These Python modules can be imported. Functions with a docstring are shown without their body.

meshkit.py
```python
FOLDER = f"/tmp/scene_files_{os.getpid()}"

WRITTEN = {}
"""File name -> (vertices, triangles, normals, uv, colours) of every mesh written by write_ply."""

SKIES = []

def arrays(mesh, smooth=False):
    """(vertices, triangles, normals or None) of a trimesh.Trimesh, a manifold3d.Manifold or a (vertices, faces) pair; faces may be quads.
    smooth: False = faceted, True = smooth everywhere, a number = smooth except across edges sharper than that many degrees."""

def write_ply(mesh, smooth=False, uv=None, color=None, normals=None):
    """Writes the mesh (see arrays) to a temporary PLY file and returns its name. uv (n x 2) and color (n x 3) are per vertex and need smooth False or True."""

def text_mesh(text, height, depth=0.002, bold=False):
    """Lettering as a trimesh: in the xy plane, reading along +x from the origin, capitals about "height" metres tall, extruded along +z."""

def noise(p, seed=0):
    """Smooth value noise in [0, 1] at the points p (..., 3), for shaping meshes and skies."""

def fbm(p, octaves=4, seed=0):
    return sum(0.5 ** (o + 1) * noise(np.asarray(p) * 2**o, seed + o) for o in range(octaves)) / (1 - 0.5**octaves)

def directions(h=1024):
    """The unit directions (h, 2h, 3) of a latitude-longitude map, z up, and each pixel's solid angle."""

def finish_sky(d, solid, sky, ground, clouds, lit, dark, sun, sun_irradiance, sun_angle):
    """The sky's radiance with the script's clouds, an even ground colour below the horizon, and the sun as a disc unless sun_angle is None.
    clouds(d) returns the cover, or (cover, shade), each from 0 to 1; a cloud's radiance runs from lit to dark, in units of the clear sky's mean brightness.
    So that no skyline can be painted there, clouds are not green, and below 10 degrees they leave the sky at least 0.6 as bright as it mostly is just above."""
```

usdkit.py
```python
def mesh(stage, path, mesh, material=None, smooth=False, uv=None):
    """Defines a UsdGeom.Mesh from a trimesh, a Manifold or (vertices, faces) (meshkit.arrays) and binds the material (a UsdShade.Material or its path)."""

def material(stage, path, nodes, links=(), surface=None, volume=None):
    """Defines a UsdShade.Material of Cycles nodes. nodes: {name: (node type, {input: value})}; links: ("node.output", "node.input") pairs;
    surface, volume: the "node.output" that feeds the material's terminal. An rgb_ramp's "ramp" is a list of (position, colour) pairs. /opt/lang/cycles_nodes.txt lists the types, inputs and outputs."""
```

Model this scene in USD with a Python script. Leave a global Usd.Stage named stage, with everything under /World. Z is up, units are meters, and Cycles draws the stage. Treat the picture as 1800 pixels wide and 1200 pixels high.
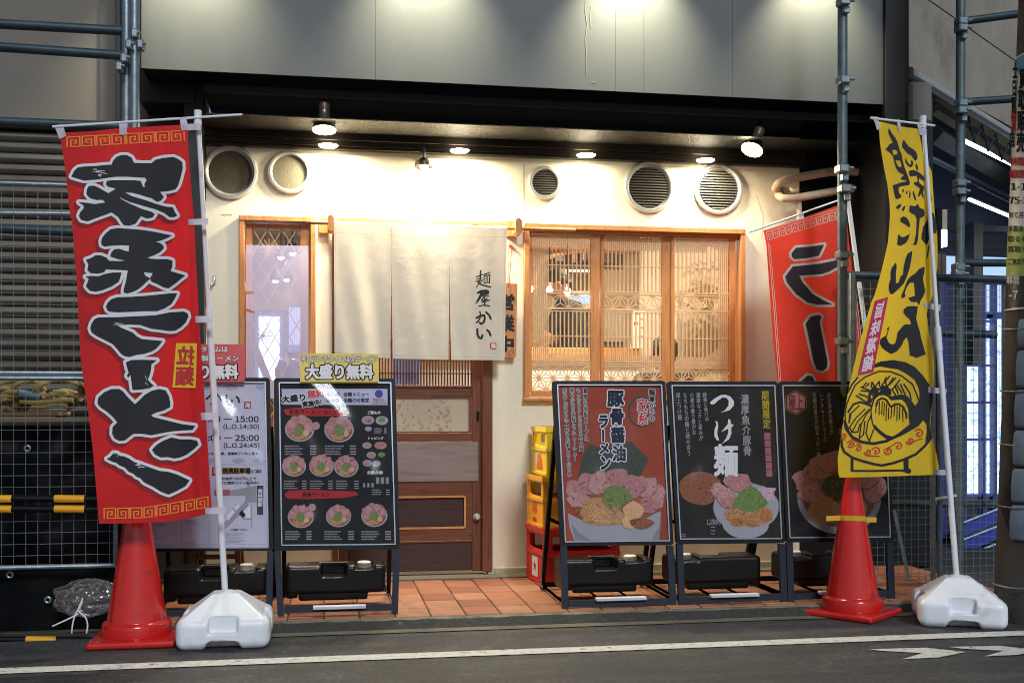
# A small ramen shop at night: lit facade, menu boards, banners, cones, scaffolding on both sides.
import math, random, glob
import numpy as np, trimesh, usdkit, meshkit
import manifold3d as m3
from pxr import Usd, UsdGeom, UsdLux, UsdShade, Sdf, Gf
from shapely.geometry import Polygon, LineString, Point, box as sbox, MultiPolygon
from shapely.ops import unary_union
from shapely import affinity

random.seed(7); rng = np.random.default_rng(7)
stage = Usd.Stage.CreateInMemory()
UsdGeom.SetStageUpAxis(stage, 'Z'); UsdGeom.SetStageMetersPerUnit(stage, 1.0)
UsdGeom.Xform.Define(stage, '/World'); UsdGeom.Scope.Define(stage, '/World/Looks')

# ------------------------------------------------------------------ camera, sky, light
FPX, CX, HY, YAW, EYE = 1950.0, 900.0, 715.0, math.radians(9.6), np.array([0, 0, 1.08])
FWD = np.array([math.sin(YAW), math.cos(YAW), 0]); RGT = np.array([math.cos(YAW), -math.sin(YAW), 0]); UP = np.array([0, 0, 1.0])
cam = UsdGeom.Camera.Define(stage, '/World/camera')
cam.CreateHorizontalApertureAttr(36.0); cam.CreateVerticalApertureAttr(24.0)
cam.CreateFocalLengthAttr(36.0 * FPX / 1800)
cam.CreateVerticalApertureOffsetAttr((HY - 600) / 1800 * 36.0)
cam.CreateClippingRangeAttr(Gf.Vec2f(0.05, 5000))
cm = Gf.Matrix4d(*[float(v) for v in (*RGT, 0, *UP, 0, *(-FWD), 0, *EYE, 1)])
UsdGeom.Xformable(cam).AddTransformOp().Set(cm)
cam.CreateExposureAttr(0.0)

SUN_EL, SUN_AZ = math.radians(37.0), math.radians(172)
usdkit.material(stage, '/World/Looks/night_sky', {
    's': ('sky_texture', {'sky_type': 'single_scattering', 'sun_disc': False, 'sun_elevation': SUN_EL, 'sun_rotation': SUN_AZ}),
    'b': ('background_shader', {'strength': 0.05})}, [('s.color', 'b.color')], surface='b.background')
dome = UsdLux.DomeLight.Define(stage, '/World/sky')
UsdShade.MaterialBindingAPI.Apply(dome.GetPrim()).Bind(UsdShade.Material.Get(stage, '/World/Looks/night_sky'))
dome.GetPrim().SetCustomDataByKey('kind', 'structure')
sun = UsdLux.DistantLight.Define(stage, '/World/sun')
sun.CreateIntensityAttr(0.52); sun.CreateAngleAttr(12.0); sun.CreateColorAttr(Gf.Vec3f(0.86, 0.93, 1.0)); sun.GetNormalizeAttr().Set(True) if sun.GetNormalizeAttr() else sun.CreateNormalizeAttr(True)
_el = SUN_EL
_d = np.array([math.sin(SUN_AZ) * math.cos(_el), math.cos(SUN_AZ) * math.cos(_el), math.sin(_el)])
_x = np.cross([0, 0, 1.0], _d); _x /= np.linalg.norm(_x); _y = np.cross(_d, _x)
UsdGeom.Xformable(sun).AddTransformOp().Set(Gf.Matrix4d(*[float(v) for v in (*_x, 0, *_y, 0, *_d, 0, 0, 0, 0, 1)]))
K_DOWN, K_GOOSE, K_FLOOD, K_SIGN, K_ROOM = 2.1, 2.2, 1.6, 11.5, 1.2

# ------------------------------------------------------------------ measuring helpers (photograph pixels -> places)
def ray(px, py): return FWD + RGT * ((px - CX) / FPX) + UP * ((HY - py) / FPX)
def atY(px, py, Y): r = ray(px, py); return EYE + r * (Y / r[1])
def atZ(px, py, z): r = ray(px, py); return EYE + r * ((z - EYE[2]) / r[2])
def wx(px, Y): return float(atY(px, HY, Y)[0])
def wz(px, py, Y): return float(atY(px, py, Y)[2])
def scale_at(px, Y):                       # metres per pixel there
    return float(np.dot(atY(px, HY, Y) - EYE, FWD)) / FPX

class Flat:                                # a surface Y = Y0 + k (z - z0) + g(x, z)
    def __init__(s, Y0, k=0.0, z0=0.0, g=None, s_=0.0, x0=0.0): s.Y0, s.k, s.z0, s.g, s.s, s.x0 = Y0, k, z0, g, s_, x0
    def depth(s, x, z): return s.Y0 + s.k * (z - s.z0) + s.s * (x - s.x0) + (s.g(x, z) if s.g else 0)
    def put(s, pts, off=0.0):
        pts = np.asarray(pts, float)
        r = FWD + RGT * ((pts[:, :1] - CX) / FPX) + UP * ((HY - pts[:, 1:2]) / FPX)
        Y = np.full(len(pts), s.Y0)
        for _ in range(7):
            p = EYE + r * (Y / r[:, 1])[:, None]
            Y = s.depth(p[:, 0], p[:, 2])
        p = EYE + r * (Y / r[:, 1])[:, None]
        return p + np.array([0, -off, 0])

class Drum:                                # a (leaning) cylinder about a line of centres c0 + t z
    def __init__(s, c0, lean, R): s.c0, s.lean, s.R = np.asarray(c0, float), np.asarray(lean, float), R
    def put(s, pts, off=0.0):
        out = []
        for px, py in pts:
            r = ray(px, py); t = 0.9 * (s.c0[1]) / r[1]
            R = s.R + off
            z = EYE[2] + r[2] * t
            for _ in range(6):
                c = s.c0[:2] + s.lean * z
                o = EYE[:2] - c; d = r[:2]
                a, b, cc = d @ d, 2 * o @ d, o @ o - R * R
                disc = max(b * b - 4 * a * cc, 0)
                t = (-b - math.sqrt(disc)) / (2 * a); z = EYE[2] + r[2] * t
            out.append(EYE + r * t)
        return np.array(out)

# ------------------------------------------------------------------ mesh helpers
def tm(v, f): return trimesh.Trimesh(np.asarray(v, float), np.asarray(f, int), process=False)
def cat(*ms):
    ms = [m for m in (ms[0] if len(ms) == 1 and isinstance(ms[0], list) else ms) if m is not None and len(m.faces)]
    return ms[0] if len(ms) == 1 else trimesh.util.concatenate(ms)
def bx(x0, x1, y0, y1, z0, z1, c=0.0):
    x0, x1 = min(x0, x1), max(x0, x1); y0, y1 = min(y0, y1), max(y0, y1); z0, z1 = min(z0, z1), max(z0, z1)
    if c <= 0:
        return trimesh.creation.box(bounds=[[x0, y0, z0], [x1, y1, z1]])
    c = min(c, .45 * min(x1 - x0, y1 - y0, z1 - z0))
    pts = []
    for sx, X in ((1, x0), (-1, x1)):
        for sy, Y in ((1, y0), (-1, y1)):
            for sz, Z in ((1, z0), (-1, z1)):
                pts += [(X, Y + sy * c, Z + sz * c), (X + sx * c, Y, Z + sz * c), (X + sx * c, Y + sy * c, Z)]
    h = m3.Manifold.hull_points(np.array(pts)).to_mesh()
    return tm(h.vert_properties[:, :3], h.tri_verts)
def rod(p0, p1, r, n=12, r1=None, cap=True):
    p0, p1 = np.asarray(p0, float), np.asarray(p1, float); r1 = r if r1 is None else r1
    d = p1 - p0; L = np.linalg.norm(d); d = d / L
    a = np.cross(d, [0, 0, 1.0] if abs(d[2]) < .9 else [1.0, 0, 0]); a /= np.linalg.norm(a); b = np.cross(d, a)
    t = np.arange(n) / n * 2 * np.pi
    ring = np.cos(t)[:, None] * a + np.sin(t)[:, None] * b
    v = np.vstack([p0 + ring * r, p1 + ring * r1, [p0], [p1]])
    f = []
    for i in range(n):
        j = (i + 1) % n
        f += [(i, j, n + j), (i, n + j, n + i)]
        if cap: f += [(2 * n, j, i), (2 * n + 1, n + i, n + j)]
    m = tm(v, f)
    m.fix_normals() if n < 6 else None
    return m
def tube(path, r, n=8):
    P = np.asarray(path, float); k = len(P); rs = np.broadcast_to(np.asarray(r, float), (k,))
    T = np.gradient(P, axis=0); T /= np.linalg.norm(T, axis=1)[:, None] + 1e-12
    a = np.cross(T[0], [0, 0, 1.0] if abs(T[0][2]) < .9 else [1.0, 0, 0]); a /= np.linalg.norm(a)
    t = np.arange(n) / n * 2 * np.pi; V = []
    for i in range(k):
        a = a - T[i] * (a @ T[i]); a /= np.linalg.norm(a) + 1e-12; b = np.cross(T[i], a)
        V.append(P[i] + rs[i] * (np.cos(t)[:, None] * a + np.sin(t)[:, None] * b))
    V = np.vstack(V + [P[:1], P[-1:]]); f = []
    for i in range(k - 1):
        for j in range(n):
            q = (j + 1) % n
            f += [(i * n + j, i * n + q, (i + 1) * n + q), (i * n + j, (i + 1) * n + q, (i + 1) * n + j)]
    for j in range(n):
        q = (j + 1) % n
        f += [(k * n, q, j), (k * n + 1, (k - 1) * n + j, (k - 1) * n + q)]
    return tm(V, f)
def spline(pts, n=8):                      # Catmull-Rom
    P = np.asarray(pts, float); P = np.vstack([2 * P[0] - P[1], P, 2 * P[-1] - P[-2]]); out = []
    for i in range(1, len(P) - 2):
        for t in np.arange(n) / n:
            a, b, c, d = P[i - 1:i + 3]
            out.append(.5 * (2 * b + (c - a) * t + (2 * a - 5 * b + 4 * c - d) * t * t + (3 * b - a - 3 * c + d) * t ** 3))
    out.append(P[-2]); return np.array(out)
def lathe(prof, c=(0, 0, 0), n=32, axis='z'):
    prof = np.asarray(prof, float); k = len(prof); t = np.arange(n) / n * 2 * np.pi
    V = np.array([[r * np.cos(a), r * np.sin(a), z] for r, z in prof for a in t]); f = []
    for i in range(k - 1):
        for j in range(n):
            q = (j + 1) % n
            f += [(i * n + j, i * n + q, (i + 1) * n + q), (i * n + j, (i + 1) * n + q, (i + 1) * n + j)]
    m = tm(V, f)
    if axis == 'y': m.vertices = np.c_[m.vertices[:, 0], -m.vertices[:, 2], m.vertices[:, 1]]   # +profile z points to -y
    m.vertices = m.vertices + np.asarray(c, float); return m
def tri2d(p):
    """(vertices, faces) of a shapely polygon."""
    V, F, n = [], [], 0
    for g in getattr(p, 'geoms', [p]):
        if g.is_empty or g.area < 1e-12 or g.geom_type != 'Polygon': continue
        v, f = trimesh.creation.triangulate_polygon(g, engine='earcut')
        V.append(v); F.append(f + n); n += len(v)
    return (np.vstack(V), np.vstack(F)) if V else (np.zeros((0, 2)), np.zeros((0, 3), int))
def extrude_xz(poly, y0, y1):
    """A polygon in (x, z) extruded between y0 and y1."""
    ms = []
    for g in getattr(poly, 'geoms', [poly]):
        m = trimesh.creation.extrude_polygon(g, abs(y1 - y0), engine='earcut')
        v = m.vertices.copy(); m.vertices = np.c_[v[:, 0], max(y0, y1) - v[:, 2], v[:, 1]]; ms.append(m)
    return cat(ms)
def sheet(poly, surf, off=0.0, edge=None):
    """A flat print: a polygon given in the photograph's pixels, lying on the surface."""
    v, f = tri2d(poly)
    if not len(f): return None
    if edge:
        v3, f = trimesh.remesh.subdivide_to_size(np.c_[v, np.zeros(len(v))], f, edge, max_iter=12); v = v3[:, :2]
        u, inv = np.unique(np.round(v, 3), axis=0, return_inverse=True); v, f = u, inv.reshape(-1)[f]
    p = surf.put(v, off); m = tm(p, f)
    n = m.face_normals; c = p[f].mean(1)
    flip = ((EYE - c) * n).sum(1) < 0
    f = np.array(f); f[flip] = f[flip][:, ::-1]
    return tm(p, f)
def hull_of(spheres, seg=16):
    ss = [m3.Manifold.sphere(r, seg).translate([float(v) for v in c]) for c, r in spheres]
    return m3.Manifold.batch_hull(ss)
def from_manifold(m):
    h = m.to_mesh(); return tm(h.vert_properties[:, :3], h.tri_verts)
def rounded_box(x0, x1, y0, y1, z0, z1, r, seg=12):
    return hull_of([((x, y, z), r) for x in (x0 + r, x1 - r) for y in (y0 + r, y1 - r) for z in (z0 + r, z1 - r)], seg)
def smooth_mesh(man, length, it=12):
    m = from_manifold(man.refine_to_length(length)); m.merge_vertices()
    trimesh.smoothing.filter_taubin(m, lamb=.5, nu=.53, iterations=it); return m
def P(zx, zy, s, ox, oy): return (ox + zx / s, oy + zy / s)
def PL(pts, s=1.0, ox=0.0, oy=0.0): return Polygon([P(x, y, s, ox, oy) for x, y in pts]).buffer(0)
def ST(pts, w, s=1.0, ox=0.0, oy=0.0): return LineString([P(x, y, s, ox, oy) for x, y in pts]).buffer(w / 2 / s, quad_segs=3)
def rounded(poly, r): return poly.buffer(r, quad_segs=3).buffer(-2 * r, quad_segs=3).buffer(r, quad_segs=3)
def quad_map(poly, q):
    """Unit square polygon (y down) -> the quad q = TL, TR, BR, BL, bilinearly."""
    q = np.asarray(q, float)
    def fn(x, y, z=None):
        x, y = np.asarray(x), np.asarray(y)
        return tuple((q[0][k] * (1 - x) * (1 - y) + q[1][k] * x * (1 - y) + q[2][k] * x * y + q[3][k] * (1 - x) * y) for k in (0, 1))
    from shapely.ops import transform
    return transform(fn, poly).buffer(0)

# ------------------------------------------------------------------ lettering
from PIL import Image, ImageDraw, ImageFont
_fonts = glob.glob('/opt/blender-*/*/datafiles/fonts/Noto Sans CJK*.woff2') + glob.glob('/opt/blender-*/*/datafiles/fonts/Inter.woff2')
RS = 64
FONT = ImageFont.truetype(_fonts[0], RS); _g = {}
def glyph(ch):
    """(polygon in em units, y down, advance)"""
    if ch not in _g:
        w = FONT.getlength(ch); W = int(w) + 8
        im = Image.new('L', (W, RS + 16)); ImageDraw.Draw(im).text((4, 4 + .88 * RS), ch, 255, font=FONT, anchor='ls')
        on = np.pad(np.asarray(im) > 127, ((0, 0), (1, 1))).astype(np.int8)
        d = np.diff(on, axis=1); r, a = np.nonzero(d == 1); b = np.nonzero(d == -1)[1]
        sh = unary_union([sbox(x0, y, x1, y + 1) for x0, y, x1 in zip(a, r, b)]) if len(r) else Polygon()
        sh = sh.buffer(.7, quad_segs=2).buffer(-.7, quad_segs=2).simplify(.75)
        _g[ch] = (affinity.affine_transform(sh, [1 / RS, 0, 0, 1 / RS, -4 / RS, -4 / RS]), w / RS)
    return _g[ch]
def text_h(s, x0, y0, x1, y1, bold=0.0, slope=0.0):
    """A line of text filling the box; bold in em; slope = rise of the right end in pixels."""
    parts, x = [], 0
    for ch in s:
        g, a = glyph(ch)
        if not g.is_empty: parts.append(affinity.translate(g, x, 0))
        x += a
    u = unary_union(parts)
    if bold: u = u.buffer(bold, quad_segs=2)
    sx, sy = (x1 - x0) / x, (y1 - y0)
    return affinity.affine_transform(u, [sx, 0, slope / x, sy, x0, y0]).buffer(0)
def text_v(s, cx, y0, y1, w, bold=0.0, dx=0.0):
    """A column of text centred on cx; dx: how far its foot stands to the right of its head."""
    n, parts = len(s), []
    for i, ch in enumerate(s):
        if ch == 'ー':
            u = sbox(.45, .08, .55, .92)
        else:
            u, a = glyph(ch)
        if u.is_empty: continue
        if bold: u = u.buffer(bold, quad_segs=2)
        h = (y1 - y0) / n; c = cx + dx * (i + .5) / n
        parts.append(affinity.affine_transform(u, [w, 0, 0, h, c - w / 2, y0 + i * h]))
    return unary_union(parts).buffer(0)

# ------------------------------------------------------------------ things, parts
_used = {}
def fresh(parent, name):
    k = (parent, name); i = _used.get(k, 0); _used[k] = i + 1
    return f'{parent}/{name}' if i == 0 else f'{parent}/{name}_{i:03d}'
def tag(prim, label=None, cat_=None, group=None, kind=None):
    for k, v in (('label', label), ('category', cat_), ('group', group), ('kind', kind)):
        if v: prim.SetCustomDataByKey(k, v)
class Thing:
    def __init__(s, name, label, cat_, base, group=None, rot=0.0):
        s.base = np.asarray(base, float); s.rot = rot
        s.path = fresh('/World', name); s.x = UsdGeom.Xform.Define(stage, s.path)
        s.x.AddTranslateOp().Set(Gf.Vec3d(*map(float, s.base)))
        if rot: s.x.AddRotateZOp().Set(math.degrees(rot))
        tag(s.x.GetPrim(), label, cat_, group)
        s.name = name
    def part(s, name, mesh, mat, parent=None, label=None, smooth=30, local=False, kind=None):
        """Adds a mesh (world coordinates unless local) as a part, or as a sub-part of the part given as parent."""
        if mesh is None: return None
        path = fresh(parent or s.path, name)
        if isinstance(mesh, trimesh.Trimesh):
            v = np.array(mesh.vertices) - (0 if local else s.base)
            if s.rot and not local:
                c, n = math.cos(-s.rot), math.sin(-s.rot); v = np.c_[v[:, 0] * c - v[:, 1] * n, v[:, 0] * n + v[:, 1] * c, v[:, 2]]
            mesh = tm(v, mesh.faces)
        u = usdkit.mesh(stage, path, mesh, mat, smooth=smooth)
        tag(u.GetPrim(), label, None, None, kind)
        return path
    def copy(s, base, label, rot=0.0, group=None):
        p = fresh('/World', s.name); x = UsdGeom.Xform.Define(stage, p)
        x.GetPrim().GetReferences().AddInternalReference(s.path)
        x.ClearXformOpOrder()
        x.MakeMatrixXform().Set(Gf.Matrix4d().SetRotate(Gf.Rotation(Gf.Vec3d(0, 0, 1), math.degrees(rot))) * Gf.Matrix4d().SetTranslate(Gf.Vec3d(*map(float, base))))
        x.GetPrim().SetInstanceable(True)
        was = s.x.GetPrim().GetCustomData()
        tag(x.GetPrim(), label, was['category'], group or was.get('group'))
        return p
def single(name, mesh, mat, label=None, cat_=None, group=None, kind=None, smooth=30):
    u = usdkit.mesh(stage, fresh('/World', name), mesh, mat, smooth=smooth)
    tag(u.GetPrim(), label, cat_, group, kind); return u.GetPath().pathString

# ------------------------------------------------------------------ materials
def lin(h):
    if not isinstance(h, str): return tuple(h)
    v = [int(h[i:i + 2], 16) / 255 for i in (0, 2, 4)]
    return tuple(c / 12.92 if c <= .04045 else ((c + .055) / 1.055) ** 2.4 for c in v)
def mat(name, col, rough=.5, metal=0.0, var=.14, vs=5.0, bump=0.0, bs=90.0, coat=0.0, trans=0.0, spec=None, stretch=None, dirt=None):
    c = np.array(lin(col)); path = '/World/Looks/' + name
    nodes = {'g': ('geometry', {}), 'mp': ('mapping', {'scale': stretch or (1, 1, 1)}),
             'n': ('noise_texture', {'scale': vs, 'detail': 6.0, 'roughness': .6}),
             'r': ('rgb_ramp', {'ramp': [(.28, tuple(np.clip(c * (1 - var), 0, 1))), (.72, tuple(np.clip(c * (1 + var), 0, 1)))]}),
             'p': ('principled_bsdf', {'roughness': rough, 'metallic': metal, 'coat_weight': coat, 'coat_roughness': .08})}
    if spec is not None: nodes['p'][1]['specular_ior_level'] = spec
    links = [('g.position', 'mp.vector'), ('mp.vector', 'n.vector'), ('n.fac', 'r.fac')]
    out = 'r.color'
    if dirt:                                # (colour, noise scale, threshold, softness)
        nodes['dn'] = ('noise_texture', {'scale': dirt[1], 'detail': 7.0, 'roughness': .65})
        nodes['dr'] = ('rgb_ramp', {'ramp': [(dirt[2], (0, 0, 0)), (min(1, dirt[2] + dirt[3]), (1, 1, 1))]})
        nodes['dm'] = ('mix', {'mix_type': 'mix', 'color2': lin(dirt[0])})
        links += [('mp.vector', 'dn.vector'), ('dn.fac', 'dr.fac'), ('dr.color', 'dm.fac'), (out, 'dm.color1')]; out = 'dm.color'
    links += [(out, 'p.base_color')]
    if bump:
        nodes['bn'] = ('noise_texture', {'scale': bs, 'detail': 4.0})
        nodes['b'] = ('bump', {'strength': bump, 'distance': .01})
        links += [('mp.vector', 'bn.vector'), ('bn.fac', 'b.height'), ('b.normal', 'p.normal')]
    surf = 'p.BSDF'
    if trans:
        nodes['t'] = ('translucent_bsdf', {}); nodes['m'] = ('mix_closure', {'fac': trans})
        links += [(out, 't.color'), ('p.BSDF', 'm.closure1'), ('t.BSDF', 'm.closure2')]; surf = 'm.closure'
    usdkit.material(stage, path, nodes, links, surface=surf); return path
def wood(name, col, rough=.45, axis='z', dark=.55, sc=9.0):
    st = {'z': (14, 14, 1.2), 'x': (1.2, 14, 14), 'y': (14, 1.2, 14)}[axis]
    c = np.array(lin(col)); path = '/World/Looks/' + name
    usdkit.material(stage, path, {
        'g': ('geometry', {}), 'mp': ('mapping', {'scale': st}), 'n': ('noise_texture', {'scale': sc / 3, 'detail': 8.0, 'roughness': .65, 'distortion': .6}),
        'r': ('rgb_ramp', {'ramp': [(.3, tuple(c * dark)), (.5, tuple(c)), (.75, tuple(np.clip(c * 1.15, 0, 1)))]}),
        'b': ('bump', {'strength': .15, 'distance': .005}), 'p': ('principled_bsdf', {'roughness': rough})},
        [('g.position', 'mp.vector'), ('mp.vector', 'n.vector'), ('n.fac', 'r.fac'), ('r.color', 'p.base_color'), ('n.fac', 'b.height'), ('b.normal', 'p.normal')], surface='p.BSDF')
    return path
def glow(name, col, strength):
    path = '/World/Looks/' + name
    usdkit.material(stage, path, {'e': ('emission', {'color': lin(col), 'strength': strength})}, [], surface='e.emission'); return path
def pane(name, tint=(1, 1, 1), rough=.02, ior=1.5, bump=0.0, bs=6.0, dist=.05, haze=None, haze_f=.3, gloss=1.0, stretch=(1, 1, 1)):
    """Thin clear sheet: see-through mixed with a mirror by fresnel; bump makes it wavy; haze adds a milky tone."""
    path = '/World/Looks/' + name
    nodes = {'t': ('transparent_bsdf', {'color': tint}), 'gl': ('glossy_bsdf', {'roughness': rough, 'color': (gloss,) * 3}), 'f': ('fresnel', {'IOR': ior}), 'm': ('mix_closure', {})}
    links = [('f.fac', 'm.fac'), ('t.BSDF', 'm.closure1'), ('gl.BSDF', 'm.closure2')]
    if bump:
        nodes.update({'g': ('geometry', {}), 'mp': ('mapping', {'scale': stretch}), 'n': ('noise_texture', {'scale': bs, 'detail': 2.0, 'distortion': 1.2}), 'b': ('bump', {'strength': bump, 'distance': dist})})
        links += [('g.position', 'mp.vector'), ('mp.vector', 'n.vector'), ('n.fac', 'b.height'), ('b.normal', 'gl.normal'), ('b.normal', 'f.normal')]
    out = 'm.closure'
    if haze:
        nodes['d'] = ('diffuse_bsdf', {'color': lin(haze)}); nodes['m2'] = ('mix_closure', {'fac': haze_f})
        links += [('t.BSDF', 'm2.closure1'), ('d.BSDF', 'm2.closure2'), ('m2.closure', 'm.closure1')]
        links.remove(('t.BSDF', 'm.closure1'))
    usdkit.material(stage, path, nodes, links, surface=out); return path

cream = mat('cream_plaster', 'e4dcc4', .8, var=.06, vs=2.0, bump=.12, bs=55, dirt=('b8aa8c', 1.1, .6, .35), stretch=(2, 2, .9))
grey_panel = mat('grey_sign_sheet', '4c5050', .5, var=.08, vs=1.2, bump=.1, bs=3, dirt=('404445', 1.4, .52, .4), stretch=(2.5, 1, .6))
black_paint = mat('black_paint', '0f1013', .5, spec=.3, var=.2, vs=4, bump=.35, bs=220)
black_soft = mat('black_soffit', '060606', .36, var=.2, vs=4, bump=.9, bs=150)
black_plain = mat('black_plain', '0d0d0f', .5, var=.25)
dark_wall = mat('dark_wall', '17181d', .6, var=.25)
oak = wood('orange_wood', 'c4834a', .45, 'z', .62, 12); oak_x = wood('orange_wood_level', 'c4834a', .45, 'x', .62, 12)
door_wood = wood('door_wood', '6a3a21', .42, 'z', .42, 12); door_wood_x = wood('door_wood_level', '6a3a21', .42, 'x', .42, 12)
door_dark = wood('door_dark_wood', '3a221c', .45, 'x', .4, 14)
lattice = mat('lattice_wood', 'deb585', .5, var=.12, vs=20)
steel = mat('brushed_steel', 'c4c4c0', .38, metal=.55, var=.08, vs=30)
zinc = mat('galvanised_steel', '88959c', .38, metal=.75, var=.22, vs=25, bump=.1, bs=200)
zinc_dark = mat('dark_scaffold_pipe', '35454c', .45, metal=.4, var=.25, vs=15)
black_metal = mat('black_sign_frame', '0b0d12', .45, var=.15, vs=20, spec=.15)
navy_metal = mat('navy_sign_leg', '191e2c', .45, var=.15, vs=20, spec=.2)
black_plastic = mat('black_plastic', '070708', .3, spec=.4, var=.2, vs=12, bump=.08, bs=240)
white_plastic = mat('white_plastic', 'dbdde2', .38, var=.05, vs=8, dirt=('b3b2ab', 9, .58, .2))
white_cloth = mat('white_cloth', 'e6e0cc', .85, var=.04, vs=6, bump=.22, bs=12, trans=.3)
ink = mat('black_ink', '14141a', .7, var=.1)
ink_soft = mat('dark_grey_ink', '2b2a2e', .7, var=.1)
white_ink = mat('white_ink', 'd6d6da', .7, var=.03)
red_ink = mat('red_ink', 'b82b2b', .7, var=.08)
red_flag = mat('red_flag_cloth', 'c01c20', .72, var=.2, vs=4, bump=.7, bs=9, trans=.4, stretch=(1, 1, .45))
red_shadow = mat('dark_red_print', '8d1a1e', .75, var=.1, trans=.15)
orange_ink = mat('orange_print', 'd9822c', .75, var=.12, vs=20)
flag_white = mat('flag_white_print', 'd3d0d4', .75, var=.04)
flag_black = mat('flag_black_print', '17171d', .72, var=.18, vs=12)
flag_back = mat('warm_red_flag_cloth', 'd63a26', .75, var=.1, vs=5, trans=.3)
flag_brown = mat('brown_black_print', '33222a', .75, var=.12)
yellow_flag = mat('yellow_flag_cloth', 'd9b92a', .72, var=.12, vs=5, bump=.6, bs=9, trans=.35, stretch=(1, 1, .5))
yellow_ink = mat('yellow_print', 'e0b420', .7, var=.06)
cone_red = mat('red_cone_plastic', 'c2201a', .2, var=.1, vs=7, coat=.5, dirt=('7d1c16', 7, .57, .2))
crate_y = mat('yellow_crate_plastic', 'e6c21d', .4, var=.07); crate_o = mat('amber_crate_plastic', 'e5a213', .4, var=.07); crate_r = mat('red_crate_plastic', 'c3241d', .4, var=.07)
usdkit.material(stage, '/World/Looks/asphalt', {'g': ('geometry', {}), 'm1': ('mapping', {'scale': (.5, 3.2, 1)}), 'n1': ('noise_texture', {'scale': 2.2, 'detail': 5.0, 'roughness': .6}), 'n2': ('noise_texture', {'scale': 38.0, 'detail': 5.0, 'roughness': .75}), 'v': ('voronoi_texture', {'scale': 95.0}), 'n3': ('noise_texture', {'scale': 5.5, 'detail': 8.0, 'roughness': .7, 'distortion': .8}),
    'r1': ('rgb_ramp', {'ramp': [(.3, (.021, .0215, .023)), (.7, (.050, .051, .053))]}), 'r2': ('rgb_ramp', {'ramp': [(.3, (.55, .55, .55)), (.5, (1, 1, 1)), (.72, (1.9, 1.85, 1.8))]}), 'rv': ('rgb_ramp', {'ramp': [(.0, (2.6, 2.55, 2.5)), (.16, (1.5, 1.5, 1.5)), (.3, (1, 1, 1))]}), 'r3': ('rgb_ramp', {'ramp': [(.52, (1, 1, 1)), (.6, (1.5, 1.45, 1.38)), (.75, (1.7, 1.6, 1.5))]}),
    'a': ('mix', {'mix_type': 'multiply', 'fac': 1.0}), 'b': ('mix', {'mix_type': 'multiply', 'fac': .8}), 'c': ('mix', {'mix_type': 'multiply', 'fac': 1.0}), 'bp': ('bump', {'strength': .8, 'distance': .01}), 'p': ('principled_bsdf', {'roughness': .68})},
    [('g.position', 'm1.vector'), ('m1.vector', 'n1.vector'), ('g.position', 'n2.vector'), ('g.position', 'v.vector'), ('g.position', 'n3.vector'), ('n1.fac', 'r1.fac'), ('n2.fac', 'r2.fac'), ('v.distance', 'rv.fac'), ('n3.fac', 'r3.fac'), ('r1.color', 'a.color1'), ('r2.color', 'a.color2'), ('a.color', 'b.color1'), ('rv.color', 'b.color2'), ('b.color', 'c.color1'), ('r3.color', 'c.color2'), ('c.color', 'p.base_color'), ('n2.fac', 'bp.height'), ('bp.normal', 'p.normal')], surface='p.BSDF')
asphalt = '/World/Looks/asphalt'
paving = mat('dark_paving', '2f2f2f', .8, var=.3, vs=60, bump=.4, bs=150)
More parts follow.
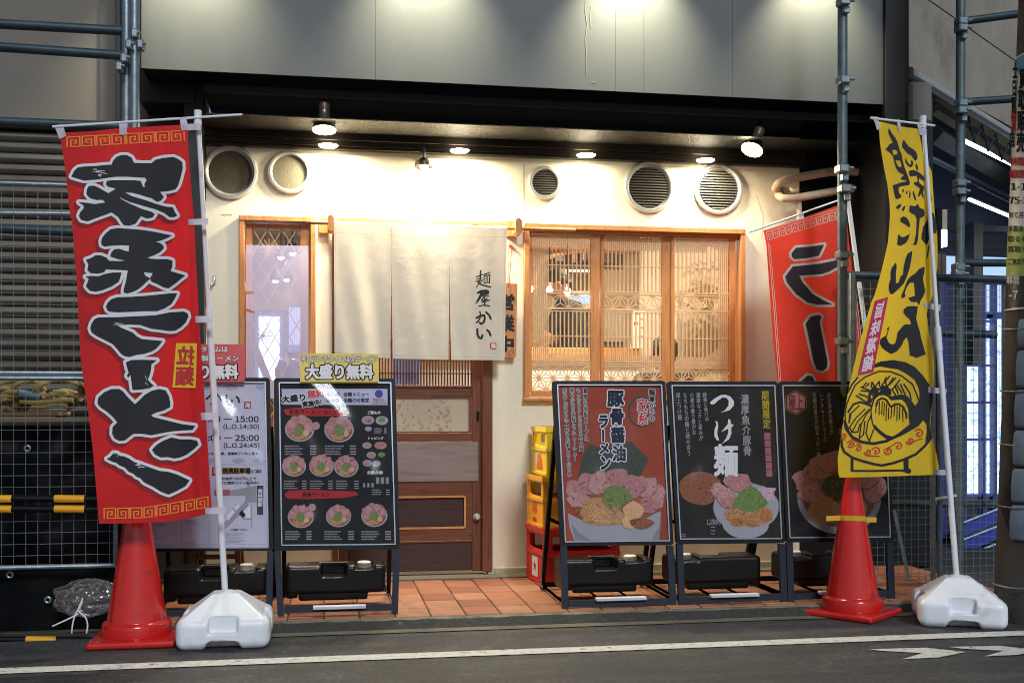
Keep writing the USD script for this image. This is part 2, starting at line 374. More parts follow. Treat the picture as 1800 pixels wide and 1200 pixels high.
kerb_m = mat('kerb_concrete', '6a6454', .85, var=.25, vs=30, bump=.6, bs=120, dirt=('34332f', 9, .52, .2))
gutter_m = mat('gutter_concrete', '635d50', .85, var=.25, vs=40, bump=.5, bs=160, dirt=('3b3a38', 5, .5, .3))
line_paint = mat('road_paint', 'c4c3be', .7, var=.2, vs=45, bump=.5, bs=160, dirt=('5f5d58', 26, .56, .12))
grout = mat('tile_grout', '3f2a20', .9, var=.25, vs=30)
tiles = [mat(f'terracotta_{k}', c, .5, var=.16, vs=14, bump=.2, bs=70, dirt=('6b3a26', 6, .6, .3)) for k, c in zip(('plain', 'deep', 'pale'), ('86573f', '784a37', '8f634b'))]
concrete = mat('viaduct_concrete', '8d867b', .85, var=.15, vs=3, bump=.3, bs=40, dirt=('5d564d', 2.0, .55, .3))
concrete_d = mat('dark_concrete', '4c4a48', .85, var=.2, vs=4, bump=.3, bs=40)
shutter_m = mat('shutter_steel', '57524b', .55, metal=.2, var=.12, vs=6)
tan_wall = mat('taupe_wall', '6a645c', .7, var=.08, vs=3)
yellow_tape = mat('yellow_reflective_band', 'd79a16', .35, var=.1, vs=30)
rope_m = mat('yellow_rope', '83713f', .85, var=.25, vs=60, bump=.6, bs=160)
plank_m = wood('grey_plank', '7d6a50', .7, 'x', .6)
tarp = mat('black_tarpaulin', '06070a', .5, spec=.12, var=.3, vs=7, bump=.8, bs=9)
cream_pipe = mat('cream_lagging', 'c3ad8e', .8, var=.18, vs=14, bump=.6, bs=40, dirt=('6e5a43', 9, .55, .25))

# ================================================================== THE SETTING
from shapely.ops import transform as _tf
WY = 6.70                                   # the shop's front wall
FZ = 0.05                                   # tiled forecourt
def pxz(poly, Y):
    """A polygon in photograph pixels -> (x, z) on the vertical plane at depth Y."""
    def fn(x, y, z=None):
        p = Flat(Y).put(np.c_[np.atleast_1d(x), np.atleast_1d(y)]); return p[:, 0], p[:, 2]
    return _tf(fn, poly).buffer(0)
def rect(px0, px1, py0, py1, Y, mid=None):
    m = (px0 + px1) / 2 if mid is None else mid
    return wx(px0, Y), wx(px1, Y), wz(m, py1, Y), wz(m, py0, Y)          # x0 x1 z0 z1
def rb(px0, px1, py0, py1, Y0, Y1, c=0.0, mid=None):
    x0, x1, z0, z1 = rect(px0, px1, py0, py1, Y0, mid); return bx(x0, x1, Y0, Y1, z0, z1, c)
def wallplate(z, x0, x1, y0, y1): return tm([[x0, y0, z], [x1, y0, z], [x1, y1, z], [x0, y1, z]], [[0, 1, 2], [0, 2, 3]])
KY = 5.47                                   # front edge of the tiles

single('road', wallplate(0, -160, 160, -220, 5.42), asphalt, kind='structure')
single('ground', wallplate(-.012, -160, 160, 5.38, 300), paving, kind='structure')
single('gutter', wallplate(.0045, -.75, 4.6, 5.02 + .29, KY - .07), gutter_m, kind='structure')
# kerb: a low worn concrete edging with a sloping face
prof = [(KY - .005, .0465), (KY - .03, .047), (KY - .04, .042), (KY - .085, .003), (KY - .08, -.02), (KY - .005, -.02)]
xs = np.linspace(-1.0, 4.6, 240); V = []; F = []
for i, x in enumerate(xs):
    for j, (y, z) in enumerate(prof):
        n = (meshkit.noise(np.array([x * 14, j * 3.1, 0])) - .5)
        V.append((x, y + n * .008 * (j in (2, 3)), z + n * .006 * (j in (1, 2))))
k = len(prof)
for i in range(len(xs) - 1):
    for j in range(k - 1): a = i * k + j; F += [(a, a + k, a + k + 1), (a, a + k + 1, a + 1)]
V = np.array(V); F = np.array(F); jj = (F[:, 0] % k)
single('kerb', tm(V, F[(jj < 2) | (jj > 3)]), kerb_m, kind='structure', smooth=50)
single('kerb_face', tm(V, F[(jj >= 2) & (jj <= 3)]), mat('kerb_face_stained', '2a2a29', .85, var=.4, vs=40, bump=.7, bs=110, dirt=('5d5849', 26, .6, .15)), kind='structure', smooth=50)  # sloping face in a darker colour than the kerb top
# white line and the two arrow marks
a, b = 4.765, 4.868
single('road_line', tm([[-9, a + .01, .004], [12, a - .02, .004], [12, b - .02, .004], [-9, b + .01, .004]], [[0, 1, 2], [0, 2, 3]]), line_paint, kind='structure')
def on_road(pts, z=.004):
    g = Polygon([tuple(atZ(x, y, z)[:2]) for x, y in pts]); v, f = tri2d(g); return tm(np.c_[v, np.full(len(v), z)], f)
single('road_arrow_mark', on_road([(1527, 1140), (1629, 1137.5), (1698, 1145), (1650, 1154.5), (1586, 1157.5), (1622, 1147), (1545, 1142.5)]), line_paint, kind='structure')
single('road_arrow_mark', on_road([(1669, 1136), (1755, 1134), (1822, 1141), (1790, 1150), (1730, 1152.5), (1765, 1143), (1690, 1139)]), line_paint, kind='structure')

# tiled forecourt
tp = UsdGeom.Xform.Define(stage, '/World/tiled_pavement'); tag(tp.GetPrim(), kind='structure')
X0, X1 = -.95, 3.75
usdkit.mesh(stage, '/World/tiled_pavement/tile_bed', bx(X0, X1, KY - .004, WY + .1, -.02, FZ - .004), grout)
TW, TD, J = .1745, .215, .006
sk = .02
row = 0; y = KY
while y < WY - .02:
    x = X0 - .1
    while x < X1:
        xa, xb = max(x + J / 2, X0), min(x + TW - J / 2, X1); ya, yb = y + J / 2, min(y + TD - J / 2, WY - .005)
        if xb - xa > .02:
            h = FZ + random.uniform(-.0012, .0012); c = .0025
            v = [(xa, ya, FZ - .006), (xb, ya, FZ - .006), (xb, yb, FZ - .006), (xa, yb, FZ - .006), (xa + c, ya + c, h), (xb - c, ya + c, h + random.uniform(-.0008, .0008)), (xb - c, yb - c, h), (xa + c, yb - c, h)]
            f = [(4, 5, 6), (4, 6, 7)] + [q for i in range(4) for q in ((i, (i + 1) % 4, 4 + (i + 1) % 4), (i, 4 + (i + 1) % 4, 4 + i))]
            usdkit.mesh(stage, fresh('/World/tiled_pavement', 'tile'), tm(v, f), random.choice(tiles + tiles[:1]))
        x += TW
    y += TD; row += 1
# worn cement sill under the wall and the door
single('door_sill', bx(-.9, 3.05, WY - .11, WY + .02, FZ - .002, FZ + .012, .004), gutter_m, kind='structure')

# ================================================================== THE SHOP
shop = Thing('ramen_shop', 'cream plastered ramen shop front with round vents, wooden door and lattice window', 'shop', (1.1, WY, FZ))
xL, xR, ZT = wx(362, WY), wx(1405, WY), 2.80
op_l = sbox(*[rect(426, 551, 386, 850, WY)[i] for i in (0, 2, 1, 3)])
op_d = sbox(wx(588, WY), FZ - .02, wx(858, WY), wz(700, 392, WY))
op_r = sbox(*[rect(926, 1302, 402, 698, WY)[i] for i in (0, 2, 1, 3)])
shop.part('plaster_seam', sheet(unary_union([ST([(921, 288), (920.5, 330), (921.5, 392)], .9), ST([(389, 377.6), (408, 377.8)], 1.0), ST([(640, 352), (700, 350), (745, 353)], .5), ST([(1330, 345), (1342, 380), (1339, 420)], .6)] + [Point(x, y).buffer(.7, quad_segs=1) for x, y in ((1360, 318), (1372, 300), (1345, 290), (1068, 360), (1333, 262), (870, 380), (1390, 300))]), Flat(WY), .0015), mat('hairline_crack', '9a8f76', .9))
wall = sbox(xL, FZ - .05, xR, ZT).difference(unary_union([op_l, op_d, op_r]))
shop.part('wall', extrude_xz(wall, WY, WY + .16), cream)
shop.part('wall_base', cat(bx(wx(868, WY), xR, WY - .012, WY + .05, FZ, FZ + .05, .004), bx(xL, wx(554, WY), WY - .012, WY + .05, FZ, FZ + .05, .004)), mat('plinth_cement', 'b0a68f', .85, var=.12, bump=.3))
# --- frames
def frame(px0, px1, py0, py1, w, Y0, Y1, m=oak):
    o = pxz(sbox(px0, py0, px1, py1), WY).bounds
    x0, x1, z0, z1 = rect(px0, px1, py0, py1, WY); t = w * scale_at((px0 + px1) / 2, WY)
    return cat(bx(x0, x0 + t, Y0, Y1, z0, z1 - t - .001, .003), bx(x1 - t, x1, Y0, Y1, z0, z1 - t - .001, .003), bx(x0, x1, Y0 - .004, Y1, z1 - t, z1, .003), bx(x0 - .005, x1 + .005, Y0 - .008, Y1, z0 - .02, z0, .003))
# right window
rw = shop.part('window_frame', frame(920, 1307, 399, 699, 9, WY - .035, WY + .1), oak)
x0, x1, z0, z1 = rect(929, 1298, 409, 692, WY)
for q_ in ((WY + .005, WY + .03, z1 - .012, z1 + .012), (WY + .05, WY + .1, z1 - .012, z1 + .012), (WY + .005, WY + .1, z0 - .02, z0)): shop.part('track', bx(x0, x1, *q_), oak_x, parent=rw)
panels = [(931, 1047), (1058, 1172), (1182, 1290)]
for i, (a, b) in enumerate(panels):                     # sliding lattice sashes
    Y = WY + .035 + (.0 if i != 1 else .012)
    pxm = (a + b) / 2
    top, bot = 411 + (pxm - 1115) * .028, 690 - (pxm - 1115) * .004
    st = [rb(a - 2, a + 4, top, bot, Y - .012, Y + .018, .002), rb(b - 8, b + (7 if i < 2 else 3), top, bot, Y - .014, Y + .016, .002), rb(a + 4.1, b - 8.1, top - 1, top + 3.5, Y - .012, Y + .018, .002), rb(a + 4.1, b - 8.1, bot - 4, bot + 2, Y - .012, Y + .018, .002)]
    sash = shop.part('sash', cat(st), oak, parent=None)
    ia, ib = a + 4, b - 8
    shop.part('glass', rb(ia, ib, top + 3.5, bot - 4, Y + .012, Y + .015), pane('lattice_glass_%d' % i, (.97, .97, .95), .0, 1.45, bump=.02, bs=2.0), parent=sash)
    dy = (pxm - 1115) * .02
    def rail(py, h=1.7): return rb(ia, ib, py + dy - h / 2, py + dy + h / 2, Y - .0085, Y + .0025)
    for p in (419.5, 424, 428.5, 468.5, 513.5, 517.5, 545, 549, 593, 636, 640, 644): shop.part('cross_rail', rail(p), lattice, parent=sash)
    n = int(round((ib - ia) / 3.55)); pitch = (ib - ia) / n
    for j in range(1, n):
        px = ia + j * pitch; w = 1.05
        if j % 2 == 0 or (i == 0 and j < 8) or (i == 2 and px > 1262):
            segs = [(top + 2, 513.5 + dy), (549 + dy, 644 + dy)] if not ((i == 0 and j < 8) or (i == 2 and px > 1262)) else [(top + 2, 644 + dy)]
        else:
            e = 441 + (11 * math.sin(px * .9) if i == 0 and px < 985 else 0) + dy
            if i == 2 and px > 1240: e = 430 + (px - 1240) * .4
            b0 = 625 + dy - (max(0, px - 1240) * .6 if i == 2 else 0)
            segs = [(top + 2, e), (b0, 644 + dy)]
        for s0, s1 in segs: shop.part('lattice_bar', rb(px - w, px + w, s0, s1, Y - .0075, Y + .0035), lattice, parent=sash)
    # hemp-leaf stars: a triangular grid with each triangle joined from its middle
    def stars(pa, pb, ya, yb, side, w):
        h = side * math.sqrt(3) / 2; L = []
        for r in range(-1, int((yb - ya) / h) + 2):
            for c in range(-1, int((pb - pa) / side) + 2):
                ox = pa + c * side + (r % 2) * side / 2; oy = ya + r * h
                A, B, C, D = (ox, oy), (ox + side, oy), (ox + side / 2, oy + h), (ox + side * 1.5, oy + h)
                for T in ((A, B, C), (B, D, C)):
                    g = np.mean(T, axis=0); L += [(T[0], T[1]), (T[1], T[2]), (T[2], T[0])] + [(tuple(g), q) for q in T]
        u = unary_union([LineString(l).buffer(w / 2, cap_style=2, quad_segs=1) for l in L]).intersection(sbox(pa, ya, pb, yb))
        return u
    u = stars(ia, ib, 645 + dy, bot - 3, 25, 1.5)
    shop.part('star_lattice', extrude_xz(pxz(u, Y - .006), Y - .006, Y + .002), lattice, parent=sash)
    if i == 0: sa, sb = ia + 22, ib
    elif i == 1: sa, sb = ia, ib
    else: sa, sb = ia, 1262
    u = stars(sa, sb, 519 + dy, 544 + dy, 28, 1.4)
    shop.part('star_lattice', extrude_xz(pxz(u, Y - .006), Y - .006, Y + .002), lattice, parent=sash)
# left window: a tall fixed light with a diamond lattice
lw = shop.part('window_frame', frame(421, 555, 382, 852, 9, WY - .04, WY + .1), oak)
sl = shop.part('sash', cat(rb(432, 443, 393, 848, WY + .01, WY + .05, .002), rb(528, 544, 395, 848, WY + .01, WY + .05, .002), rb(443.1, 527.9, 394, 403, WY + .01, WY + .05, .002), rb(443.1, 527.9, 838, 848, WY + .01, WY + .05, .002)), oak)
shop.part('glass', rb(443, 528, 403, 838, WY + .035, WY + .039), pane('tall_glass', (.95, .97, 1.0), 0.0, 1.45, bump=.02, bs=1.5), parent=sl)
L = []
for k in range(-25, 30):
    for s in (1, -1):
        xx = 445 + k * 25.5; L.append(LineString([(xx, 403), (xx + s * 290, 403 + 480)]))
for cx_, cy_ in ((473, 436), (508, 523), (462, 590)):
    for t in range(12):
        an = t * math.pi / 6; L.append(LineString([(cx_, cy_), (cx_ + 17 * math.cos(an), cy_ + 17 * math.sin(an))]))
u = unary_union([l.buffer(.75, cap_style=2, quad_segs=1) for l in L]).intersection(sbox(443, 403, 528, 838))
shop.part('diamond_lattice', extrude_xz(pxz(u, WY + .026), WY + .026, WY + .032), lattice, parent=sl)
# --- the sliding door
dj = shop.part('door_jamb', cat(rb(848, 866, 400, 1004, WY - .02, WY + .12, .004, mid=857), rb(584, 594, 400, 1004, WY - .02, WY + .12, .004), rb(594.2, 847.8, 396, 408, WY - .02, WY + .12, .004)), door_wood)
DY = WY + .05
door = shop.part('door', cat(rb(830, 847, 410, 1003, DY - .02, DY + .02, .003, mid=838), rb(595, 612, 410, 1003, DY - .02, DY + .02, .003, mid=604)), door_wood)
shop.part('door_rail', cat(rb(612.1, 829.9, 680, 697, DY - .018, DY + .018, .003, mid=760), rb(612.1, 829.9, 760, 776, DY - .018, DY + .018, .003, mid=760), rb(612.1, 829.9, 846, 866, DY - .018, DY + .018, .003, mid=760), rb(612.1, 829.9, 933, 952, DY - .018, DY + .018, .003, mid=760)), door_wood_x, parent=door)
shop.part('rail_moulding', cat(rb(612, 830, 677, 681, DY - .028, DY - .0182, .002, mid=760), rb(612, 830, 775.5, 779, DY - .026, DY - .0182, .002, mid=760), rb(612, 830, 950, 953.5, DY - .026, DY - .0182, .002, mid=760)), door_wood_x, parent=door)
shop.part('kick_board', rb(612.1, 829.9, 953, 1003, DY - .017, DY + .012, .003, mid=760), door_dark, parent=door)
shop.part('worn_board', rb(660, 841, 777, 846, DY - .03, DY - .0205, .002, mid=760), wood('bare_worn_board', '84746e', .7, 'x', .6, 5), parent=door, label='grey weathered bare board across the middle of the door')
x0, x1, z0, z1 = rect(622, 826, 867, 932, DY, 760)
hole = rounded(sbox(x0 + .03, z0 + .02, x1 - .035, z1 - .02), .01)
shop.part('lower_panel_surround', extrude_xz(sbox(x0 - .034, z0 - .01, x1 + .012, z1 + .01).difference(hole), DY - .016, DY + .015), door_wood_x, parent=door)
shop.part('lower_panel_bead', extrude_xz(hole.buffer(.008).difference(hole.buffer(-.004)), DY - .022, DY - .0165), oak_x, parent=door)
shop.part('lower_panel', extrude_xz(hole.buffer(.02), DY - .002, DY + .004), door_dark, parent=door)
pg = rounded(pxz(sbox(622, 699, 824, 758), DY), .012)
shop.part('glass_surround', extrude_xz(pxz(sbox(612.2, 697.2, 829.8, 759.8), DY).difference(pg), DY - .016, DY + .016), door_wood_x, parent=door)
frost = pane('frosted_door_glass', (1, .97, .9), .15, 1.45, haze='e8d8bc', haze_f=.75)
shop.part('frosted_glass', extrude_xz(pg.buffer(.004), DY - .003, DY + .002), mat('frosted_glass_tone', 'cfc8b8', .35, var=.04, trans=.55), parent=door)
fl = []
r7 = random.Random(3)
for q in range(200):
    fx, fy = r7.uniform(650, 795), r7.uniform(700, 757)
    if r7.random() < .25 + .5 * abs((fy - 728) / 28) or fx > 770:
        R = r7.uniform(1.1, 2.0); a0 = r7.random() * 6
        fl.append(unary_union([Point(fx + R * math.cos(a0 + t * 1.2566), fy + R * math.sin(a0 + t * 1.2566)).buffer(R * .52, quad_segs=2) for t in range(5)]))
shop.part('blossom_film', sheet(unary_union(fl), Flat(DY - .003), .002), mat('blossom_brown', 'a98a63', .6), parent=door)
for j in range(47):
    px = 614 + j * 5.2
    if px > 829: break
    shop.part('grille_bar', rb(px, px + 2.5, 412, 679.5, DY - .008, DY + .006, mid=760), door_wood, parent=door)
for p in (520, 560, 600, 655): shop.part('grille_rail', rb(612.1, 829.9, p, p + 2.2, DY - .012, DY - .0085, mid=760), door_wood_x, parent=door)
shop.part('grille_glass', rb(613, 829, 411, 680, DY + .012, DY + .015, mid=760), pane('grille_glass_clear', (.96, .96, .96), 0, 1.45), parent=door)
c = atY(838, 908, DY - .02)
shop.part('door_knob', lathe([(0, .045), (.012, .044), (.019, .034), (.02, .026), (.011, .014), (.011, .004), (.022, .003), (.022, 0), (0, 0)], c, 20, 'y'), steel, parent=door)
shop.part('finger_pull', cat(rb(837.5, 842.5, 722, 740, DY - .0225, DY - .0195, .001, mid=840)), black_metal, parent=door)
louvre_m = mat('louvre_grey', '6f6d66', .45, metal=.4, var=.1)
# --- round vents
def ring(c, R, r, hubs=True):
    return lathe([(R, -.01), (R, .012), (R - .008, .026), (R - .02, .028), (R - .026, .016), (r + .012, .014), (r, .006), (r, -.01)], c, 48, 'y')
for n, (px, py, rr, louv) in enumerate([(405, 303, 48, 0), (508.5, 303.5, 38, 0), (957, 322, 30, 1), (1140, 329.5, 45.5, 1), (1262, 333, 45, 1)]):
    c = atY(px, py, WY - .001); R = rr * scale_at(px, WY); r = R * (.78 if rr > 35 else .76)
    v = shop.part('vent', ring(c, R, r), steel, label=('round steel vent with a plain dark disc', 'round steel vent with level louvres')[louv])
    shop.part('vent_disc', lathe([(r + .004, .003), (0, .003)], c, 40, 'y'), mat('dark_vent_mesh_%d' % n, '55503f' if not louv else '1a1714', .7, var=.15, vs=30, bump=.3, bs=200), parent=v)
    for t in range(8):
        an = t * math.pi / 4 + .3; q = c + np.array([math.cos(an) * (R + r) / 2 * .985, -.013, math.sin(an) * (R + r) / 2 * .985])
        shop.part('screw', lathe([(.0045, 0), (.0045, .003), (.002, .0045), (0, .0045)], q, 8, 'y'), zinc_dark, parent=v)
    if louv:
        nl = 15 if rr > 35 else 11
        for t in range(nl):
            zz = -r + (t + .5) * 2 * r / nl; hw = math.sqrt(max(r * r - zz * zz, 1e-5)) - .002
            m = bx(c[0] - hw, c[0] + hw, -.0075, .0075, -.0012, .0012)
            m.apply_transform(trimesh.transformations.rotation_matrix(math.radians(38), [1, 0, 0]))
            m.apply_translation([0, c[1] - .012, c[2] + zz]); shop.part('louvre', m, louvre_m, parent=v)
# --- lamp rail, canopy, sign sheets
CY = 6.24
zS, zC0, zC1 = 2.70, wz(900, 222, CY), wz(900, 156, CY)
shop.part('lamp_rail', cat(bx(wx(355, WY), wx(1408, WY), WY - .05, WY - .002, zS - .095, zS - .055, .003), bx(wx(355, WY), wx(1408, WY), WY - .085, WY - .002, zS - .05, zS - .005, .003), bx(wx(355, WY), wx(1408, WY), WY - .07, WY - .06, zS - .08, zS - .052)), mat('dark_rail', '2a2620', .35, metal=.6, var=.1))
cx0, cx1 = wx(346, CY), wx(1556, CY)
shop.part('soffit', tm([[cx0, WY + .1, zS], [cx1, WY + .1, zS], [cx1, CY + .01, zC0 + .0], [cx0, CY + .01, zC0 + .0]], [[0, 2, 1], [0, 3, 2]]), black_soft)
shop.part('canopy', rounded_box(cx0, cx1, CY, CY + .2, zC0 - .006, zC1, .022, 12), black_paint)
shop.part('canopy_top', bx(cx0 + .02, cx1, CY + .15, WY + .2, zC1 - .06, zC1 - .015), black_paint)
SY = CY + .03
zp = wz(900, 152, SY)
edges = [248, 660, 1082, 1132, 1288, 1556]
for a, b in zip(edges[:-1], edges[1:]):
    shop.part('sign_sheet', bx(wx(a, SY) + .0005, wx(b, SY) - .0005, SY, SY + .015, zp, 4.3, .0008), grey_panel)
shop.part('sign_backing', bx(wx(246, SY), wx(1600, SY), SY + .016, WY + .3, zp + .02, 4.3), black_plain)
crk = ST([(1030, -10), (1029, 20), (1032, 45), (1029, 70), (1031, 100), (1030, 130)], 1.3).union(ST([(1040, 10), (1037, 30), (1039, 48)], 1)).union(ST([(1040, 144), (1048, 145)], 1.2))
shop.part('peeling_seam', sheet(crk, Flat(SY), .003), mat('peeled_edge', '75766c', .7))
shop.part('side_column', rb(1556.5, 1592, -200, 560, SY - .03, WY + .3, .004), black_plain)
shop.part('side_column', bx(wx(345, WY) - .06, wx(362, WY) - .002, WY - .09, WY + .2, FZ - .05, zS + .3, .004), black_plain)
shop.part('dark_bay', bx(xR + .001, wx(1640, 6.95), 6.95, 7.1, 0, 3.2), mat('navy_black_bay', '10121a', .3, var=.2, vs=2))
shop.part('bay_panel', extrude_xz(pxz(rounded(sbox(1380, 330, 1562, 416), 14).union(sbox(1400, 200, 1562, 360)), 6.8), 6.8, 6.84), mat('navy_gloss_panel', '131722', .25, var=.15, vs=2))
# back parts of the building round the room
RX0, RX1, RY1, RZ = -1.25, 3.5, 10.4, 2.62
warm_wall = mat('room_wall', 'c9b394', .8, var=.05, vs=2)
shop.part('room_wall', cat(bx(RX0 - .05, RX0, WY + .17, RY1, 0, RZ), bx(RX1, RX1 + .05, WY + .17, RY1, 0, RZ), bx(RX0, RX1, RY1, RY1 + .05, 0, RZ)), warm_wall)
shop.part('room_floor', bx(RX0, RX1, WY + .17, RY1, FZ - .06, FZ - .005), mat('room_floor', '5b4535', .6))
shop.part('room_ceiling', bx(RX0, RX1, WY + .17, RY1, RZ, RZ + .05), mat('room_ceiling', 'b09a7c', .8))
shop.part('side_wall', bx(wx(195, WY + .25), xL - .06, WY + .25, WY + .3, 0, 5.2), tan_wall, label='grey recessed wall left of the plaster')
shop.part('side_soffit', rb(246, 343, 122, 181, WY - .1, WY + .2, .004), black_plain)

# ================================================================== LAMPS (all lit in the photograph)
def lamp_light(name, pos, r, power, col, cone=None, axis=(0, 0, -1), soft=.4, spot=False):
    """A small round light just under a lamp's lens; cone in degrees from the axis."""
    L = (UsdLux.SphereLight if spot else UsdLux.DiskLight).Define(stage, name)
    L.CreateRadiusAttr(r); L.CreateIntensityAttr(power / (math.pi * r * r)); L.CreateColorAttr(Gf.Vec3f(*col)); L.CreateNormalizeAttr(False)
    z = -np.asarray(axis, float); z /= np.linalg.norm(z)
    x = np.cross([0, 1.0, 0] if abs(z[1]) < .9 else [1.0, 0, 0], z); x /= np.linalg.norm(x); y = np.cross(z, x)
    UsdGeom.Xformable(L).AddTransformOp().Set(Gf.Matrix4d(*[float(v) for v in (*x, 0, *y, 0, *z, 0, *pos, 1)]))
    if cone:
        a = UsdLux.ShapingAPI.Apply(L.GetPrim()); a.CreateShapingConeAngleAttr(cone); a.CreateShapingConeSoftnessAttr(soft)
WARM = (1.0, .87, .62)
bulb_glow = glow('bulb_glow', (1.0, .86, .6), 30); bulb_glow_dim = glow('bulb_glow_soft', (1.0, .85, .55), 14)
white_lamp_body = mat('white_lamp_body', 'cfc8b8', .4, var=.05)
dl0 = None
for n, (px, py, lab) in enumerate([(577, 250, 'small square downlight on the rail under the left flood lamp'), (808, 259, 'small downlight on the rail above the white door curtain'), (1030, 267, 'dimmer small downlight on the rail between the small vent and the large vents'), (1240, 276, 'small downlight on the rail above the rightmost louvred vent')]):
    c = atY(px, py, WY - .13)
    if n == 0:
        dl0 = Thing('downlight', lab, 'lamp', c, 'downlights along the black rail')
        dl0.part('housing', rounded_box(c[0] - .072, c[0] + .072, c[1] - .06, c[1] + .075, c[2] - .018, c[2] + .05, .012), mat('lamp_housing', '3a3833', .35, metal=.5))
        dl0.part('lens', lathe([(.058, -.0185), (.05, -.027), (.03, -.032), (0, -.033)], c, 24), bulb_glow)
    else: dl0.copy(c, lab)
    lamp_light(dl0.path + '/light' if False else f'/World/downlight_light_{n}', c + [0, 0, -.04], .045, [3.4, 3.4, 1.0, 2.0][n] * K_DOWN, WARM, 80)
# gooseneck wall lamp above the curtain
c = atY(745, 288, WY - .16)
g = Thing('wall_lamp', 'black gooseneck wall lamp above the white door curtain', 'lamp', (c[0], WY, c[2] + .1))
arm = [(c[0] + .01, WY, c[2] + .03), (c[0] + .01, WY - .04, c[2] + .08), (c[0] + .005, WY - .1, c[2] + .1), (c[0], WY - .15, c[2] + .085), (c[0], WY - .16, c[2] + .03)]
g.part('arm', tube(spline(arm, 6), .009, 10), zinc_dark)
g.part('wall_plate', lathe([(.03, 0), (.03, .01), (0, .012)], (c[0] + .01, WY, c[2] + .03), 20, 'y'), zinc_dark)
g.part('shade', lathe([(0, .034), (.022, .034), (.03, .02), (.052, .006), (.056, -.018), (.053, -.018), (.049, .004), (.02, .02), (0, .02)], c, 28), mat('lamp_shade_metal', '5a4e40', .35, metal=.6))
g.part('bulb', trimesh.creation.icosphere(2, .026).apply_translation(c + [0, 0, -.012]), bulb_glow)
lamp_light('/World/wall_lamp_light', c + [0, 0, -.05], .03, 4.5 * K_GOOSE, WARM, 88)
# flood lamps on the canopy
fl0 = None
for n, (px, py, ax, lab) in enumerate([(570, 218, (.0, -.15, -1), 'round chrome flood lamp pointing down under the canopy at left'), (1325, 255, (-.42, -.25, -.85), 'round flood lamp tilted to the left under the canopy at right')]):
    c = atY(px, py, CY + .16); ax = np.array(ax, float); ax /= np.linalg.norm(ax)
    T = Thing('flood_lamp', lab, 'lamp', c)
    R = trimesh.geometry.align_vectors([0, 0, -1], ax)
    def place(m):
        m.apply_transform(R); m.apply_translation(c); return m
    T.part('reflector', place(lathe([(0, .075), (.03, .075), (.033, .04), (.06, -.005), (.068, -.03), (.066, -.036), (.06, -.03)], (0, 0, 0), 32)), mat('chrome_bell_%d' % n, 'a8a49a', .22, metal=.9))
    T.part('socket', place(lathe([(.0, .12), (.03, .12), (.034, .105), (.03, .07), (0, .07)], (0, 0, 0), 24)), mat('brown_socket_%d' % n, '4a3024', .4))
    T.part('rim', place(lathe([(.067, -.034), (.066, -.041), (.052, -.041), (.05, -.034)], (0, 0, 0), 32)), glow('rim_glow_%d' % n, (1, .9, .5), 6))
    T.part('face', place(lathe([(.0525, -.037), (.03, -.042), (0, -.044)], (0, 0, 0), 32)), glow('face_glow_%d' % n, (1, .88, .55), 1.6))
    T.part('bracket', tube([c - ax * .11, c - ax * .15 + [0, .02, .03], (c[0] + .0, c[1] + .04, zC0 + .02)], .009, 8), black_metal)
    lamp_light(f'/World/flood_light_{n}', c + ax * .048, .036, 1.1 * K_FLOOD, WARM, 75, ax)
# sign lamps above the sheets (just above the picture; their pools of light show)
sg0 = None
for n, (px, pw) in enumerate([(338, 1.5), (742, 1.8), (1110, 2.0), (1432, 1.0)]):
    x = wx(px, SY); z = 3.86; c = np.array([x, SY - .23, z])
    lab = 'small spotlight above the grey sign sheets over ' + ('the leftmost pool of light', 'the second pool of light from the left', 'the third pool of light from the left', 'the rightmost pool of light')[n]
    if n == 0:
        sg0 = Thing('sign_lamp', lab, 'lamp', c, 'sign lamps above the grey sheets')
        sg0.part('arm', tube(spline([c + [0, .17, .1], c + [0, .08, .12], c + [0, .0, .09], c + [0, 0, .05]], 5), .008, 8), black_metal)
        sg0.part('shade', lathe([(0, .06), (.03, .06), (.045, .0), (.043, .0), (.028, .05), (0, .05)], c, 24), black_metal)
        sg0.part('bulb', trimesh.creation.icosphere(2, .022).apply_translation(c + [0, 0, .02]), bulb_glow_dim)
    else: sg0.copy(c, lab)
    lamp_light(f'/World/sign_lamp_light_{n}', c + [0, 0, -.004], .03, pw * K_SIGN, (1, .9, .62), 43, (0, .42, -1), 1.0, True)

# ================================================================== CURTAIN, RAIL, PLAQUE
RYd = WY - .12
rail = Thing('curtain_rail', 'wooden rail on brackets holding the white door curtain', 'curtain rail', atY(745, 398, RYd))
rail.part('rod', rod(atY(546, 391, RYd), atY(1012, 404.5, RYd), .011, 14), oak_x)
rail.part('batten', cat(rb(592, 897, 386.5, 393, WY - .022, WY - .001, .002)), oak_x)
for px, py in ((574, 398), (903, 404)):
    rail.part('bracket', cat(rb(px - 14, px + 4, py - 16, py + 12, WY - .03, WY - .001, .003)), oak)
    x0, x1, z0, z1 = rect(px + 2, px + 13, py - 19, py + 9, RYd)
    pr = [(x0, z0 + .015), (x0 + .012, z0), (x1 - .008, z0), (x1, z0 + .012), (x1, z1 - .014), (x1 - .012, z1), (x0 + .01, z1), (x0, z1 - .012)]
    rail.part('arm', extrude_xz(Polygon(pr), RYd - .03, WY - .031), oak)
